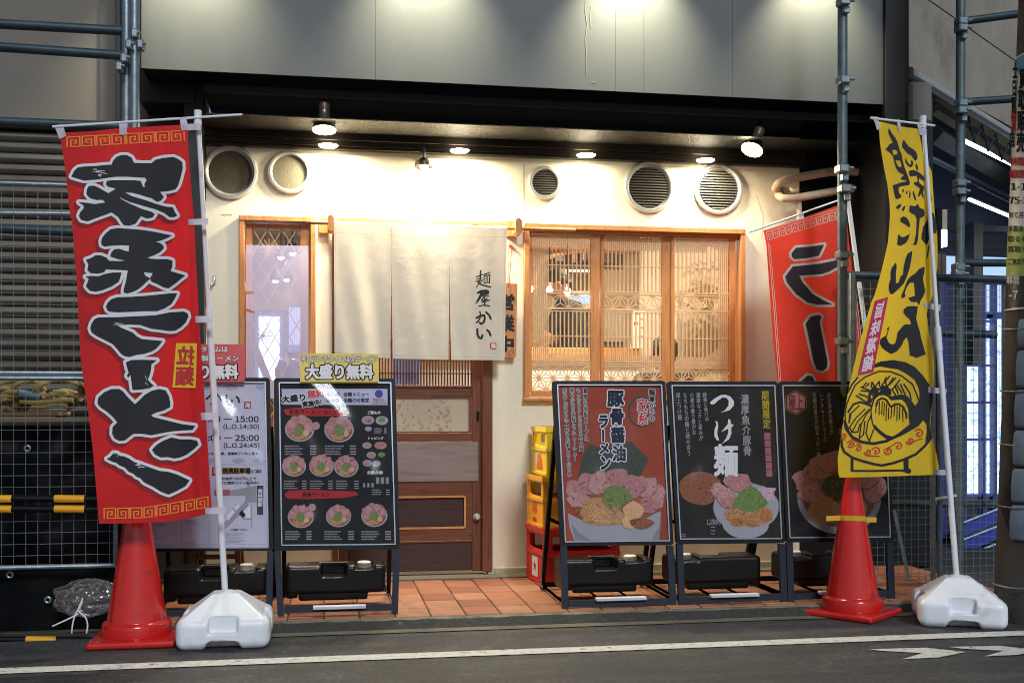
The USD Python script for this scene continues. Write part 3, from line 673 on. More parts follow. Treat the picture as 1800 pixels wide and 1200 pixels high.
# the curtain: three cloths joined at the top
def curtain_g(x, z):
    x = np.asarray(x); z = np.asarray(z); d = np.clip((2.18 - z) / .85, 0, 1)
    return -.016 * d * np.sin(x * 9.5 + 1) - .006 * d * np.sin(x * 23 + z * 2) - .004 * np.sin(x * 41 + z * 7) * d - .012 * np.exp(-((z - 2.19) / .02) ** 2)
NS = Flat(RYd - .018, 0.02, 2.2, curtain_g)
noren = Thing('door_curtain', 'white cloth door curtain in three panels with black brush characters', 'curtain', atY(738, 400, RYd))
for n, (tl, tr, br, bl) in enumerate([((587, 394), (688.4, 397), (686, 628), (587, 624)), ((688.6, 397), (790.4, 400), (787.5, 631), (690.5, 629)), ((790.6, 400), (891.5, 402.5), (887, 633), (792.5, 631))]):
    sl_top = 457
    if n == 0: pl = [(587, 394), (688.4, 397), (688.4, sl_top), (687, 560), (685.5, 629), (588, 625)]
    elif n == 1: pl = [(688.6, 397), (790.4, 400), (790.4, sl_top), (789, 560), (788, 632), (691, 630), (689.2, 560), (688.6, sl_top)]
    else: pl = [(790.6, 400), (891.5, 402.5), (889, 520), (887, 633), (793, 632), (791.4, 560), (790.6, sl_top)]
    m = sheet(Polygon(pl), NS, .0005 * n, 5)
    noren.part('cloth', m, white_cloth, smooth=True)
noren.part('sleeve', cat([tube([atY(587 + (891.5 - 587) * t, 394 + 8.5 * t, RYd) for t in np.linspace(0, 1, 40)], [.017 + .0012 * math.sin(t * 60) for t in np.linspace(0, 1, 40)], 12)]), white_cloth, smooth=True)
st = unary_union([LineString(l).buffer(.5, cap_style=2) for l in ([(589.5, 400), (590, 622)], [(684.5, 462), (683, 626)], [(692, 462), (693.5, 627)], [(786, 462), (784.5, 629)], [(794, 462), (796, 629)], [(888, 407), (884, 630)], [(588, 619), (685, 623)], [(691, 624), (788, 626)], [(793, 626.5), (887, 628)], [(588, 409), (890, 417)])])
noren.part('seam_stitching', sheet(st, NS, .002, 6), mat('stitch_shade', 'cfcabb', .9))
H = lambda pts, w: ST(pts, w, 6.667, 815, 460)
HP = lambda pts: PL(pts, 6.667, 815, 460)
brush = [H(p, w) for p, w in [
    ([(148, 178), (190, 163), (222, 150)], 13), ([(150, 205), (215, 190)], 11), ([(138, 232), (225, 214)], 11), ([(198, 105), (192, 215)], 17), ([(192, 215), (175, 255), (150, 297)], 12),
    ([(165, 240), (195, 265), (240, 277), (280, 288), (316, 296)], 17), ([(212, 222), (188, 262)], 11), ([(225, 152), (312, 124)], 12), ([(268, 140), (255, 162)], 10), ([(241, 165), (238, 248)], 12), ([(241, 166), (306, 153), (301, 250)], 13),
    ([(240, 249), (300, 243)], 10), ([(263, 165), (261, 245)], 8), ([(283, 162), (281, 245)], 8), ([(263, 191), (283, 189)], 7), ([(263, 216), (283, 214)], 7),
    ([(215, 404), (292, 402)], 13), ([(245, 408), (208, 448), (232, 458), (274, 436)], 15), ([(214, 474), (300, 450)], 15), ([(247, 430), (246, 512)], 17), ([(178, 521), (240, 506), (303, 521)], 14),
    ([(150, 658), (195, 634), (240, 626), (249, 660), (236, 706), (206, 728), (186, 714)], 24), ([(190, 585), (200, 638), (176, 690), (150, 713)], 17), ([(262, 592), (298, 624), (318, 668)], 24),
    ([(160, 790), (161, 848), (180, 888), (206, 898), (220, 862)], 25), ([(275, 800), (300, 822), (314, 862)], 25)]] + [HP([(150, 360), (200, 330), (270, 325), (300, 340), (295, 380), (260, 392), (212, 396), (200, 430), (170, 470), (135, 505), (150, 460), (175, 410), (192, 372), (160, 376)])]
noren.part('brush_characters', sheet(unary_union(brush).simplify(.08), NS, .0025, 4), ink)
noren.part('seal', sheet(rounded(sbox(861, 602.3, 872.4, 613.7), 1.5), NS, .0025, 4), red_ink)
noren.part('seal_character', sheet(text_h('海', 862.2, 603.2, 871.4, 612.6, .03), NS, .0045), white_ink)
# wooden plaque
pq = Thing('wooden_plaque', 'hanging wooden plaque with black characters half behind the white curtain', 'sign', atY(889, 500, WY - .05))
PQ = WY - .055
pl = rounded(pxz(Polygon([(868, 497.5), (909.5, 498.5), (907, 628), (867, 627)]), PQ), .008)
pq.part('board', extrude_xz(pl, PQ, PQ + .02), oak)
pq.part('characters', sheet(unary_union([text_h('営', 873, 516, 906, 546, .035), text_h('業', 873, 553, 905, 583, .035), text_h('中', 873, 590, 905, 618, .04)]), Flat(PQ), .002), ink)
pq.part('stamp', sheet(rounded(Polygon([(893, 622), (900, 615), (903, 618), (896, 625)]), 1).buffer(.8).difference(rounded(Polygon([(893, 622), (900, 615), (903, 618), (896, 625)]), 1)), Flat(PQ), .002), ink)
pq.part('cord', cat(tube([atY(893, 503, PQ - .002), atY(893, 440, WY - .03), atY(897, 432, WY - .012)], .0028, 6), tube([atY(895, 503, PQ - .002), atY(899, 440, WY - .03), atY(897, 432, WY - .012)], .0028, 6)), mat('red_cord', 'a8402c', .8))
pq.part('cord_nail', rod(atY(896, 432, WY), atY(896, 432, WY - .02), .008, 10), red_ink)
# small coat hook on the plaster
c = atY(374, 497, WY)
hk = Thing('wall_hook', 'small metal hook on the plaster left of the tall window', 'hook', c)
hk.part('hook', tube(spline([c + [.01, -.004, .03], c + [.01, -.02, .02], c + [0, -.025, -.005], c + [-.01, -.03, -.02], c + [-.015, -.018, -.005]], 5), .006, 8), steel)
hk.part('plate', bx(c[0], c[0] + .02, WY - .004, WY - .0005, c[2] - .01, c[2] + .045, .001), steel)

# ================================================================== INSIDE THE SHOP (seen through the lattice)
BY = 8.1
ct = Thing('serving_counter', 'kitchen counter with a wooden top edge and white front behind the lattice window', 'counter', (wx(1030, BY), BY, FZ))
x0, x1 = wx(925, BY) - .9, wx(1128, BY)
ct.part('counter_edge', bx(x0, x1, BY, BY + .5, wz(1030, 636, BY), wz(1030, 611, BY), .004), oak_x)
ct.part('front_panel', bx(x0, x1 - .01, BY + .03, BY + .08, FZ, wz(1030, 636.5, BY)), mat('white_laminate', 'ece8de', .4, var=.03))
pt = Thing('partition_wall', 'pale partition wall at the right inside the lattice window', 'wall', (wx(1215, BY + .3), BY + .3, FZ))
pt.part('panel', bx(wx(1128, BY + .3), RX1 - .02, BY + .3, BY + .36, FZ, RZ - .01), mat('pale_partition', 'd9c6ac', .6, var=.04))
bk = Thing('kitchen_back_wall', 'dark kitchen wall with shelves and steel hood behind the counter', 'kitchen wall', (wx(1000, 9.6), 9.6, FZ))
bk.part('wall_lining', bx(wx(925, 9.6) - .2, wx(1128, 9.6) + .3, 9.6, 9.66, FZ, RZ - .01), mat('kitchen_tan', 'a08a6c', .6, var=.1))
bk.part('raised_floor', bx(wx(925, 9.6) - .4, wx(1128, 9.6) + .2, 8.62, 9.59, FZ, .44), mat('kitchen_floor', '6b5d4c', .6))
bk.part('hood', bx(wx(985, 9.2), wx(1108, 9.2), 9.47, 9.59, wz(1040, 455, 9.2), wz(1040, 424, 9.2), .01), mat('brown_hood', '4a3527', .4))
bk.part('shelf', bx(wx(985, 9.3), wx(1048, 9.3), 9.3, 9.59, wz(1020, 478, 9.3), wz(1020, 474, 9.3)), steel)
bk.part('steel_lining', bx(wx(995, 9.55), wx(1095, 9.55), 9.55, 9.59, wz(1040, 600, 9.55), wz(1040, 546, 9.55)), mat('kitchen_steel', 'a89a86', .4, metal=.1))
for a, b, t, u in ((1002, 1014, 440, 462), (1018, 1032, 432, 458), (1034, 1042, 446, 470)):
    bk.part('jar', rod(atY((a + b) / 2, u, 9.35), atY((a + b) / 2, t, 9.35), (b - a) / 2 * scale_at(a, 9.35), 14), mat('jar_brown_%d' % a, '5d3a2a', .4))
mon = Thing('glass_chiller', 'lit blue white glass chiller cabinet on the kitchen wall', 'chiller', atY(1025, 534, 9.3))
mon.part('case', rb(1003, 1060, 512, 546, 9.32, 9.56, .01), steel)
mon.part('lit_glass', rb(1007, 1054, 518, 534, 9.31, 9.318, .0), glow('chiller_glow', (.35, .5, 1.0), 2.2))
bm = Thing('ceiling_beam', 'wooden ceiling beam lit orange above the kitchen', 'beam', atY(990, 425, 8.4))
bm.part('beam', rb(900, 1130, 418, 438, 8.4, 8.6, .01), oak_x)
bm.part('arch', tube(spline([atY(941, 520, 8.5), atY(943, 480, 8.5), atY(955, 458, 8.5), atY(990, 444, 8.5), atY(1040, 438, 8.5)], 6), .02, 8), lattice)
# hanging menu strip
hp = Thing('hanging_notice', 'pale paper notice hanging at the end of the counter', 'notice', atY(1118, 545, BY + .02))
hp.part('paper', sheet(Polygon([(1113, 545), (1135, 545), (1131, 612), (1108, 612)]), Flat(BY - .01), 0), mat('notice_paper', 'e3dccb', .8))
hp.part('print', sheet(unary_union([sbox(1116, 548, 1122, 553), sbox(1114, 566, 1121, 571), sbox(1124, 560, 1131, 561.5), sbox(1123, 575, 1130, 576.5), sbox(1122, 590, 1129, 591.5)]), Flat(BY - .01), .002), red_ink)
# clear apron of plastic with bright folds on the partition
cl = Thing('clear_plastic_cover', 'sheet of clear plastic hung over the pale partition', 'plastic sheet', atY(1240, 480, BY + .26))
cl.part('sheet', sheet(Polygon([(1200, 478), (1290, 472), (1292, 640), (1196, 640)]), Flat(BY + .25, g=lambda x, z: .012 * np.sin(x * 23 + 5 * z) + .008 * np.sin(z * 17)), 0, 6), pane('clear_wavy', (.98, .97, .95), .05, 1.5, bump=.5, bs=9), smooth=True)
cl.part('chain', tube([atY(1211 + 84 * t, 466 - 14 * t + 3 * math.sin(t * 40), BY + .2) for t in np.linspace(0, 1, 60)], .008, 6), steel)
# pendant lamps in the dining end, seen through the tall window
pd0 = None
for n, (px, py) in enumerate([(494, 453), (514, 446), (503, 492), (484, 494)]):
    c = atY(px, py, 9.0 + .3 * (n % 2)); lab = ('upper left', 'upper right', 'lower right', 'lower left')[n] + ' of the four small pendant lamps glowing inside the tall window'
    if n == 0:
        pd0 = Thing('pendant_lamp', lab, 'lamp', c, 'pendant lamps in the dining room')
        pd0.part('cord', rod(c + [0, 0, .05], [c[0], c[1], RZ], .006, 6), black_metal)
        pd0.part('shade', lathe([(0, .09), (.03, .09), (.04, .05), (.055, 0), (.052, 0), (.036, .045), (0, .07)], c, 24), black_metal)
        pd0.part('bulb', trimesh.creation.icosphere(2, .026).apply_translation(c + [0, 0, .008]), bulb_glow)
    else: pd0.copy(c, lab)
    lamp_light(f'/World/pendant_light_{n}', c + [0, 0, -.03], .04, 1.6 * K_ROOM, (1, .90, .74), 85)
# lit lamps over the kitchen (three bulbs show through the lattice)
b0 = None
for n, (px, py) in enumerate([(932, 508), (966, 509.5), (997.5, 512)]):
    c = atY(px, py, 7.9); lab = ('leftmost', 'middle', 'rightmost')[n] + ' of three bare glowing bulbs hanging over the counter'
    if n == 0:
        b0 = Thing('hanging_bulb', lab, 'lamp', c, 'bare bulbs over the counter')
        b0.part('cord', rod(c + [0, 0, .04], [c[0], c[1], RZ], .004, 6), black_metal)
        b0.part('socket', rod(c + [0, 0, .02], c + [0, 0, .055], .013, 10), steel)
        b0.part('bulb', trimesh.creation.icosphere(2, .026).apply_translation(c), bulb_glow)
    else: b0.copy(c, lab)
    lamp_light(f'/World/bulb_light_{n}', c + [0, 0, -.03], .025, 1.2 * K_ROOM, (1, .90, .74))
for n, (x, y, pw) in enumerate([(1.9, 7.6, 6.0), (3.0, 7.6, 5.0), (2.25, 8.75, 7.0), (.2, 8.3, 6.0)]):  # unseen ceiling lamps, added to brighten the room and kitchen
    c = np.array([x, y, RZ - .01]); lab = 'unseen ceiling lamp added to light the shop ' + ('above the counter', 'in front of the pale partition', 'above the kitchen bench', 'in the dining end')[n]
    if n == 0:
        cl0 = Thing('ceiling_lamp', lab, 'lamp', c, 'unseen ceiling lamps added to light the shop')
        cl0.part('bezel', lathe([(.11, 0), (.11, -.03), (.1, -.035), (.095, -.02), (.095, 0)], c, 28), steel)
        cl0.part('diffuser', lathe([(.094, -.02), (.06, -.03), (0, -.034)], c, 28), bulb_glow_dim)
    else: cl0.copy(c, lab)
    lamp_light(f'/World/added_ceiling_light_{n}', c + [0, 0, -.045], .09, pw * K_ROOM, (1, .90, .74))
# added glowing door standing in for a street reflection in the tall window
gd = Thing('lit_back_door', 'cold white glowing door added for the reflection in the tall window', 'door', atY(474, 650, 10.3))
gd.part('reflection_frame', rb(446, 500, 545, 720, 10.3, 10.36, .01), mat('blue_grey_frame', '6d86b8', .5))
gd.part('reflection_pane', rb(455, 491, 556, 690, 10.29, 10.299), glow('cold_glow', (.72, .88, 1.0), 5.0))
g2 = Thing('side_light', 'narrow glowing slatted pane added for the reflection in the tall window', 'window', atY(516, 580, 10.3))  # added glowing pane, belongs to the same stand-in reflection
g2.part('surround', rb(505, 535, 535, 620, 10.3, 10.36, .01), mat('lilac_frame', '8c8fc0', .5))
g2.part('reflection_pane', rb(508, 530, 540, 606, 10.29, 10.299), glow('cold_glow_soft', (.7, .8, 1.0), 1.3))
for a in range(509, 530, 4): g2.part('slat', rb(a, a + 1.4, 540, 606, 10.275, 10.285), white_plastic)
jr = Thing('jar_shelf', 'low wooden shelf inside the tall window', 'shelf', atY(500, 672, 7.1))
jr.part('board', rb(430, 552, 668, 676, 7.0, 7.25, .003), oak_x)
jr.part('leg', rb(470, 480, 676.2, 850, 7.05, 7.15), oak); jr.part('leg', rb(530, 540, 676.2, 850, 7.05, 7.15), oak)
for n, (px, r) in enumerate([(496, 13), (517, 14)]):
    c = atY(px, 668, 7.14); s_ = scale_at(px, 7.14); lab = ('left', 'right')[n] + ' brown glazed jar on the shelf inside the tall window'
    J_ = Thing('brown_jar', lab, 'jar', c)
    J_.part('body', lathe([(0, 0), (r * s_ * .7, 0), (r * s_, .03), (r * s_, .07), (r * s_ * .6, .1), (r * s_ * .62, .115), (0, .115)], c, 24), mat('jar_glaze_%d' % n, '7a4a38', .3))
    J_.part('lid', lathe([(0, .115), (r * s_ * .5, .115), (r * s_ * .5, .13), (0, .135)], c, 20), white_plastic)
pk = Thing('leaning_plank', 'pale plank leaning inside the tall window', 'plank', atY(470, 700, 6.97))
a, b = atY(444, 600, 6.97), atY(500, 740, 6.97); d = (b - a) / np.linalg.norm(b - a); q = np.cross(d, [0, 1, 0]) * .022
pk.part('board', from_manifold(m3.Manifold.hull_points(np.array([p + s * q + [0, t, 0] for p in (a, b) for s in (-1, 1) for t in (0, .02)]))), mat('pale_board', 'c9b48c', .6))
bc = Thing('blue_cloth', 'short blue cloth added behind the door grille for the bluish light there', 'cloth', atY(712, 640, WY + .35))  # added cloth, its blue stands in for bluish light behind the grille
bc.part('cloth', sheet(Polygon([(690, 560), (737, 560), (737, 684), (690, 684)]), Flat(WY + .33, g=lambda x, z: .01 * np.sin(x * 60)), 0, 4), mat('blue_cloth', '6f8ccf', .8, var=.3, vs=20, trans=.5), smooth=True)
# added lilac sheet imitating the reflection over the tall window
fm = Thing('lilac_film', 'translucent lilac sheet added for the reflection over the tall window', 'film', atY(488, 430, WY - .05))
fl_ = Polygon([(432.5, 430.5), (542, 432), (542, 700), (432.5, 700)]).difference(unary_union([ST([(425, 515), (443, 514.5)], 5), ST([(425, 541), (434, 545), (444, 548)], 5)]))
fm.part('film', sheet(fl_, Flat(WY - .052), 0), pane('reflection_sheet_look', (.80, .78, 1.0), .25, 1.25, haze='e4deff', haze_f=.48))

# ================================================================== A-FRAME MENU BOARDS
def slab(poly, surf, o0, o1):
    """A polygon in pixels given thickness: its front o0 metres and its back o1 metres towards the street from the surface."""
    ms = []
    for g in getattr(poly, 'geoms', [poly]):
        if g.is_empty or g.geom_type != 'Polygon': continue
        m = trimesh.creation.extrude_polygon(g, 1.0, engine='earcut'); v = np.array(m.vertices)
        p = surf.put(v[:, :2]); p[:, 1] -= o1 + (o0 - o1) * v[:, 2]
        f = np.array(m.faces); mm = tm(p, f)
        if mm.volume < 0: mm = tm(p, f[:, ::-1])
        ms.append(mm)
    return cat(ms)
def bar(p0, p1, w, d, up=(0, 0, 1)):
    """A square bar between two points: w wide along x, d deep."""
    p0, p1 = np.asarray(p0, float), np.asarray(p1, float)
    o = [np.array([sx * w / 2, sy * d / 2, 0]) for sx in (-1, 1) for sy in (-1, 1)] if abs((p1 - p0)[2]) > .3 * np.linalg.norm(p1 - p0) else [np.array([0, sy * d / 2, sx * w / 2]) for sx in (-1, 1) for sy in (-1, 1)]
    return from_manifold(m3.Manifold.hull_points(np.array([p + q for p in (p0, p1) for q in o])))
sheet_film = pane('board_plastic_film', (.97, .97, .98), .09, 1.33, gloss=.75)
print_n = [0]
def food(name, c1, c2, c3, sc, dist=1.5, soft=.12):
    path = '/World/Looks/print_' + name
    usdkit.material(stage, path, {'g': ('geometry', {}), 'n': ('noise_texture', {'scale': sc, 'detail': 7.0, 'roughness': .7, 'distortion': dist}), 'v': ('voronoi_texture', {'scale': sc * 1.4}), 'a': ('math', {'math_type': 'multiply_add', 'value2': .35, 'value3': 0.0}), 's': ('math', {'math_type': 'add'}),
        'r': ('rgb_ramp', {'ramp': [(.40, lin(c1)), (.40 + soft, lin(c2)), (.52 + soft, lin(c3)), (.9, tuple(np.array(lin(c3)) * .6))]}), 'p': ('principled_bsdf', {'roughness': .5, 'specular_ior_level': .15})},
        [('g.position', 'n.vector'), ('g.position', 'v.vector'), ('v.distance', 'a.value1'), ('n.fac', 's.value1'), ('a.value', 's.value2'), ('s.value', 'r.fac'), ('r.color', 'p.base_color')], surface='p.BSDF')
    return path
def tone(name, col, **k): return mat('print_' + name, col, k.pop('rough', .6), spec=.12, **k)
pr_black = tone('black', '100f13'); pr_white = tone('white', 'cfcdd0', var=.03); pr_red = tone('red', 'a3202c', var=.1); pr_grey = tone('grey', '85858c'); pr_gold = tone('gold', '9c8a2e')
pr_pink = food('pink_meat', '5f2a30', '8d4a50', 'b07678', 24); pr_pink2 = food('rosy_meat', '6b3236', '965a5c', 'b98886', 28); pr_fat = tone('meat_edge', '9d7674', var=.2, vs=40); pr_green = food('green_onion', '1f3516', '3f5c28', '6d8446', 95); pr_nori = food('seaweed', '141914', '232b25', '3c463c', 60)
pr_brown = food('brown_noodles', '4a2415', '8a5030', 'b98a58', 70, 3.0); pr_bowl = tone('bowl_grey', '95949c', var=.06); pr_egg = tone('egg', 'c79a72', var=.15, vs=40); pr_soup = food('soup', '421b12', '6b3222', '8c5236', 40); pr_purple = food('red_onion', '54304d', '8a5d80', 'c0a2b4', 70)
pr_pinkbox = tone('dull_pink', '9a5a62'); pr_dim = tone('dim_white', '8e8d92', var=.05); pr_blue = tone('violet_blue', '3c3f8e'); pr_navy = tone('navy_ink', '1d2338')
pr_wave = tone('pale_wave', '8f9cb4', var=.1); pr_map = tone('map_grey', '8b8b94')
pr_map_ = tone('bowl_shade', '7c7b84')
def blob(cx, cy, rx, ry, n=16, wob=.12, seed=0):
    r = random.Random(int(cx * 7 + cy * 13 + seed)); ph = [r.random() * 6.3 for _ in range(4)]
    return Polygon([(cx + rx * (1 + wob * (math.sin(2 * t + ph[0]) * .5 + math.sin(3 * t + ph[1]) * .6 + math.sin(5 * t + ph[2]) * .5)) * math.cos(t), cy + ry * (1 + wob * (math.sin(3 * t + ph[3]) * .6 + math.sin(4 * t + ph[1]) * .5)) * math.sin(t)) for t in np.arange(n) / n * 2 * math.pi]).buffer(0)
BK = .21
class Board:
    def __init__(s, name_label, outer, poster, feet, hinge, back, film_gap=.012, bars=True, poster_mat=None, grey_corner=False):
        s.S = Flat(5.545, BK, FZ)
        s.T = Thing('menu_board', name_label, 'menu board', (s.S.put([((feet[0][0] + feet[1][0]) / 2, feet[0][1])])[0][0], 5.545, FZ))
        O, Pq = Polygon(outer), Polygon(poster)
        s.T.part('frame', slab(O.buffer(-5).buffer(5, quad_segs=5).difference(Pq.buffer(.5)), s.S, .0, -.028), black_metal)
        s.T.part('backing', slab(O.buffer(-3), s.S, -.012, -.024), black_plain)
        s.T.part('bead', slab(Pq.buffer(1.6).difference(Pq.buffer(-.3)), s.S, .003, -.01), mat('frame_bead_' + str(len(_used)), '8a8e98', .35, metal=.6))
        s.T.part('poster', sheet(Pq, s.S, -.0105), poster_mat)
        s.O = O; s.P = Pq; s.quad = poster
        (l, r) = feet; ob = O.bounds
        yb = outer[3][1]
        for (fx, fy), e, sg in ((l, outer[3][0], 1), (r, outer[2][0], -1)):
            s.T.part('leg', slab(Polygon([(e + (0 if sg > 0 else -11), yb + .2), (e + (11 if sg > 0 else 0), yb + .2), (fx + (11 if sg > 0 else 0), fy), (fx - (0 if sg > 0 else 11), fy)]), s.S, -.002, -.026), navy_metal)
        ym = (l[1] + r[1]) / 2
        s.T.part('front_foot_bar', slab(Polygon([(l[0] + 11.3, l[1] - 17), (r[0] - 11.3, r[1] - 17), (r[0] - 11.3, r[1] - 6), (l[0] + 11.3, l[1] - 6)]), s.S, -.004, -.024), navy_metal)
        # back legs, joined at the hinge under the top of the frame
        pl, prr = s.S.put([l])[0], s.S.put([r])[0]
        BD = .60
        xl, xr = pl[0] + .013, prr[0] - .013; topz = .98
        ty = s.S.depth(0, topz) + .034
        for x in (xl, xr):
            s.T.part('back_leg', bar((x, ty, topz), (x, 5.545 + BD, FZ + .005), .022, .03), black_metal)
        s.T.part('back_foot_bar', bar((xl + .012, 5.545 + BD - .004, FZ + .03), (xr - .012, 5.545 + BD - .004, FZ + .03), .028, .018), black_metal)
        zz = .47; yy = ty + (5.545 + BD - ty) * (topz - zz) / (topz - FZ)
        s.T.part('tie_bar', cat(bar((xl, s.S.depth(0, zz) + .03, zz), (xl, yy, zz), .02, .016)), black_metal); s.T.part('tie_bar', cat(bar((xr, s.S.depth(0, zz) + .03, zz), (xr, yy, zz), .02, .016)), black_metal)
        for x in (xl, xr):
            s.T.part('foot_tie', bar((x, 5.545 + .03, FZ + .025), (x, 5.545 + BD - .02, FZ + .025), .018, .012), black_metal)
            s.T.part('corner_bracket', cat(bx(x - .0125, x - .0115, 5.545 + BD - .075, 5.545 + BD - .02, FZ + .02, FZ + .035), bx(x - .0125, x - .0115, 5.545 + BD - .04, 5.545 + BD - .02, FZ + .035, FZ + .1)), pr_grey)
        s.xl, s.xr = xl, xr
        for x in (.36, .64):
            xx = xl + (xr - xl) * x
            s.T.part('tank_rest', bar((xx, 5.56, FZ + .022), (xx, 5.545 + BD - .02, FZ + .03), .014, .02), black_metal)
        s.T.part('weight_plate', bx(xl + (xr - xl) * .28, xl + (xr - xl) * .74, 5.545 - .012, 5.545 + .026, FZ + .034, FZ + .05, .002), mat('plate_white_%d' % len(_used), 'b9bcc4', .5))
    def ink(s, name, poly, m, level=1):
        if poly.is_empty: return
        poly = poly.buffer(0).intersection(s.P.buffer(.3) if not isinstance(poly, float) else s.P)
        s.T.part(name, sheet(poly, s.S, -.0105 + .0008 * level), m)
    def meat(s, blobs, lv):
        """Overlapping slices, each with a pale edge and a darker middle."""
        for i, b in enumerate(blobs):
            b = b.buffer(0); m_, w_ = (pr_pink, pr_pink2)[i % 2], math.sqrt(b.area) * .045
            s.ink('slice_shadow', affinity.translate(b.buffer(w_ * .6), 0, w_ * .5), pr_soup, lv + .12 * i - .04); s.ink('meat_slice', b, pr_fat, lv + .12 * i); s.ink('meat_slice', affinity.translate(b.buffer(-w_), w_ * .4, w_ * .5), m_, lv + .12 * i + .06)
    def film(s, bump=.006, seed=0):
        g = lambda x, z: BK * (z - FZ) - bump * (np.sin(np.asarray(x) * 15 + seed + 2 * np.sin(np.asarray(z) * 5)) * np.sin(np.asarray(z) * 11 + seed * 2) + .3 * np.sin(np.asarray(x) * 29 + np.asarray(z) * 17 + seed))
        F = Flat(5.545 - .019, 0, 0, g)
        q = np.array(s.quad, float); nu, nv = 80, 120; uu, vv_ = np.meshgrid(np.linspace(.004, .996, nu), np.linspace(.003, .997, nv))
        pts = (q[0] * ((1 - uu) * (1 - vv_))[..., None] + q[1] * (uu * (1 - vv_))[..., None] + q[2] * (uu * vv_)[..., None] + q[3] * ((1 - uu) * vv_)[..., None]).reshape(-1, 2)
        f = [t for j in range(nv - 1) for i in range(nu - 1) for t in ((j * nu + i, (j + 1) * nu + i, (j + 1) * nu + i + 1), (j * nu + i, (j + 1) * nu + i + 1, j * nu + i + 1))]
        s.T.part('plastic_film', tm(F.put(pts), f), sheet_film, smooth=True)
def bowl_print(B, cx, cy, R, seed=0, lv=2, egg=True, flat=.85):
    B.ink('bowl', Point(0, 0).buffer(1, quad_segs=8) if False else affinity.scale(Point(cx, cy).buffer(R), 1, flat), pr_bowl, lv)
    r = random.Random(seed); n_ = r.choice((6, 7, 8)); a0 = r.uniform(-3.9, -3.3); ox, oy = r.uniform(-.12, .12) * R, r.uniform(-.05, .08) * R
    B.ink('broth', affinity.scale(Point(cx, cy).buffer(R * .88), 1, flat), pr_soup, lv + .4)
    pet = [blob(cx + .62 * R * math.cos(a) + r.uniform(-.05, .05) * R, cy - .15 * R + .58 * R * math.sin(a) * flat, r.uniform(.31, .4) * R, r.uniform(.28, .36) * R, 12, .22, seed + 1) for a in np.linspace(a0, a0 + 3.7, n_)]
    B.ink('meat_slices', unary_union(pet), pr_fat, lv + .6); B.ink('meat_slices', unary_union([p_.buffer(-.07 * R) for p_ in pet[::2]]), pr_pink, lv + 1); B.ink('meat_slices', unary_union([p_.buffer(-.07 * R) for p_ in pet[1::2]]), pr_pink2, lv + 2)
    B.ink('noodles', blob(cx - .1 * R, cy + .42 * R, .5 * R, .28 * R, 14, .2, seed), pr_brown, lv + 1)
    if egg: B.ink('egg', blob(cx + .42 * R, cy + .25 * R, .22 * R, .22 * R, 12, .08, seed), pr_egg, lv + 3)
    B.ink('onion', blob(cx + ox, cy + .05 * R + oy, .33 * R, .36 * R, 18, .14, seed), pr_green, lv + 3)
def scatter(B, region, m, n, ln, w, lv, seed=0, name='strands'):
    r = random.Random(seed); x0, y0, x1, y1 = region.bounds; L = []
    while len(L) < n:
        x, y = r.uniform(x0, x1), r.uniform(y0, y1)
        if not region.contains(Point(x, y)): continue
        a = r.random() * 6.28; c = r.uniform(-.8, .8); l = ln * r.uniform(.5, 1.2)
        L.append(LineString([(x + l * t * math.cos(a + c * t), y + l * t * math.sin(a + c * t)) for t in (0, .35, .7, 1)]).buffer(w * r.uniform(.6, 1.1), quad_segs=1))
    B.ink(name, unary_union(L), m, lv)
def lines_print(x0, x1, ys, h, seed=0, price=True):
    """Rows of print too small to read."""
    r = random.Random(seed); out = []
    for y in ys:
        x = x0; e = x0 + (x1 - x0) * r.uniform(.45, .62)
        while x < e: w = r.uniform(.8, 2.2); out.append(sbox(x, y, min(x + w, e), y + h)); x += w + .5
        if price: out.append(sbox(x1 - (x1 - x0) * .2, y, x1, y + h))
    return unary_union(out)

# --- board 3: red poster
b3 = Board('red ramen poster board standing in front of the stacked crates', [(971, 669), (1169.5, 669), (1184, 957.5), (986, 959)], [(980.5, 677), (1162, 677), (1176, 949), (994.5, 951)], [(989, 1073), (1190, 1068.5)], None, None,
           poster_mat=tone('poster_red', '8f3d2a', var=.22, vs=3))
z3 = lambda p: PL(p, 8.571, 975, 672)
def tv3(s, cx, y0, y1, w, b=.03, dx=0, S=8.571, ox=975, oy=672): return text_v(s, ox + cx / S, oy + y0 / S, oy + y1 / S, w / S, b, dx / S)
b3.ink('seaweed', PL([(350, 430), (385, 345), (440, 355), (470, 370), (520, 330), (600, 330), (690, 420), (640, 520), (420, 530), (330, 530)], 2.857, 900, 660), pr_nori, 1)
b3.ink('bowl', PL([(282, 690), (290, 760), (315, 828), (740, 828), (752, 740), (748, 680), (700, 700), (600, 740), (450, 750), (340, 720)], 2.857, 900, 660), pr_bowl, 2)
for q_, m_ in ((PL([(300, 745), (318, 822), (400, 828), (340, 790)], 2.857, 900, 660), pr_map_), (PL([(748, 700), (740, 760), (700, 828), (738, 828), (752, 745)], 2.857, 900, 660), pr_map_)): b3.ink('bowl_shade', q_, m_, 2.5)
b3.ink('soup', PL([(300, 640), (330, 710), (440, 750), (600, 745), (700, 705), (735, 660), (600, 600), (420, 590)], 2.857, 900, 660), pr_soup, 3)
zz3 = lambda *a, **k: affinity.affine_transform(blob(*a, **k), [1 / 2.857, 0, 0, 1 / 2.857, 900, 660])
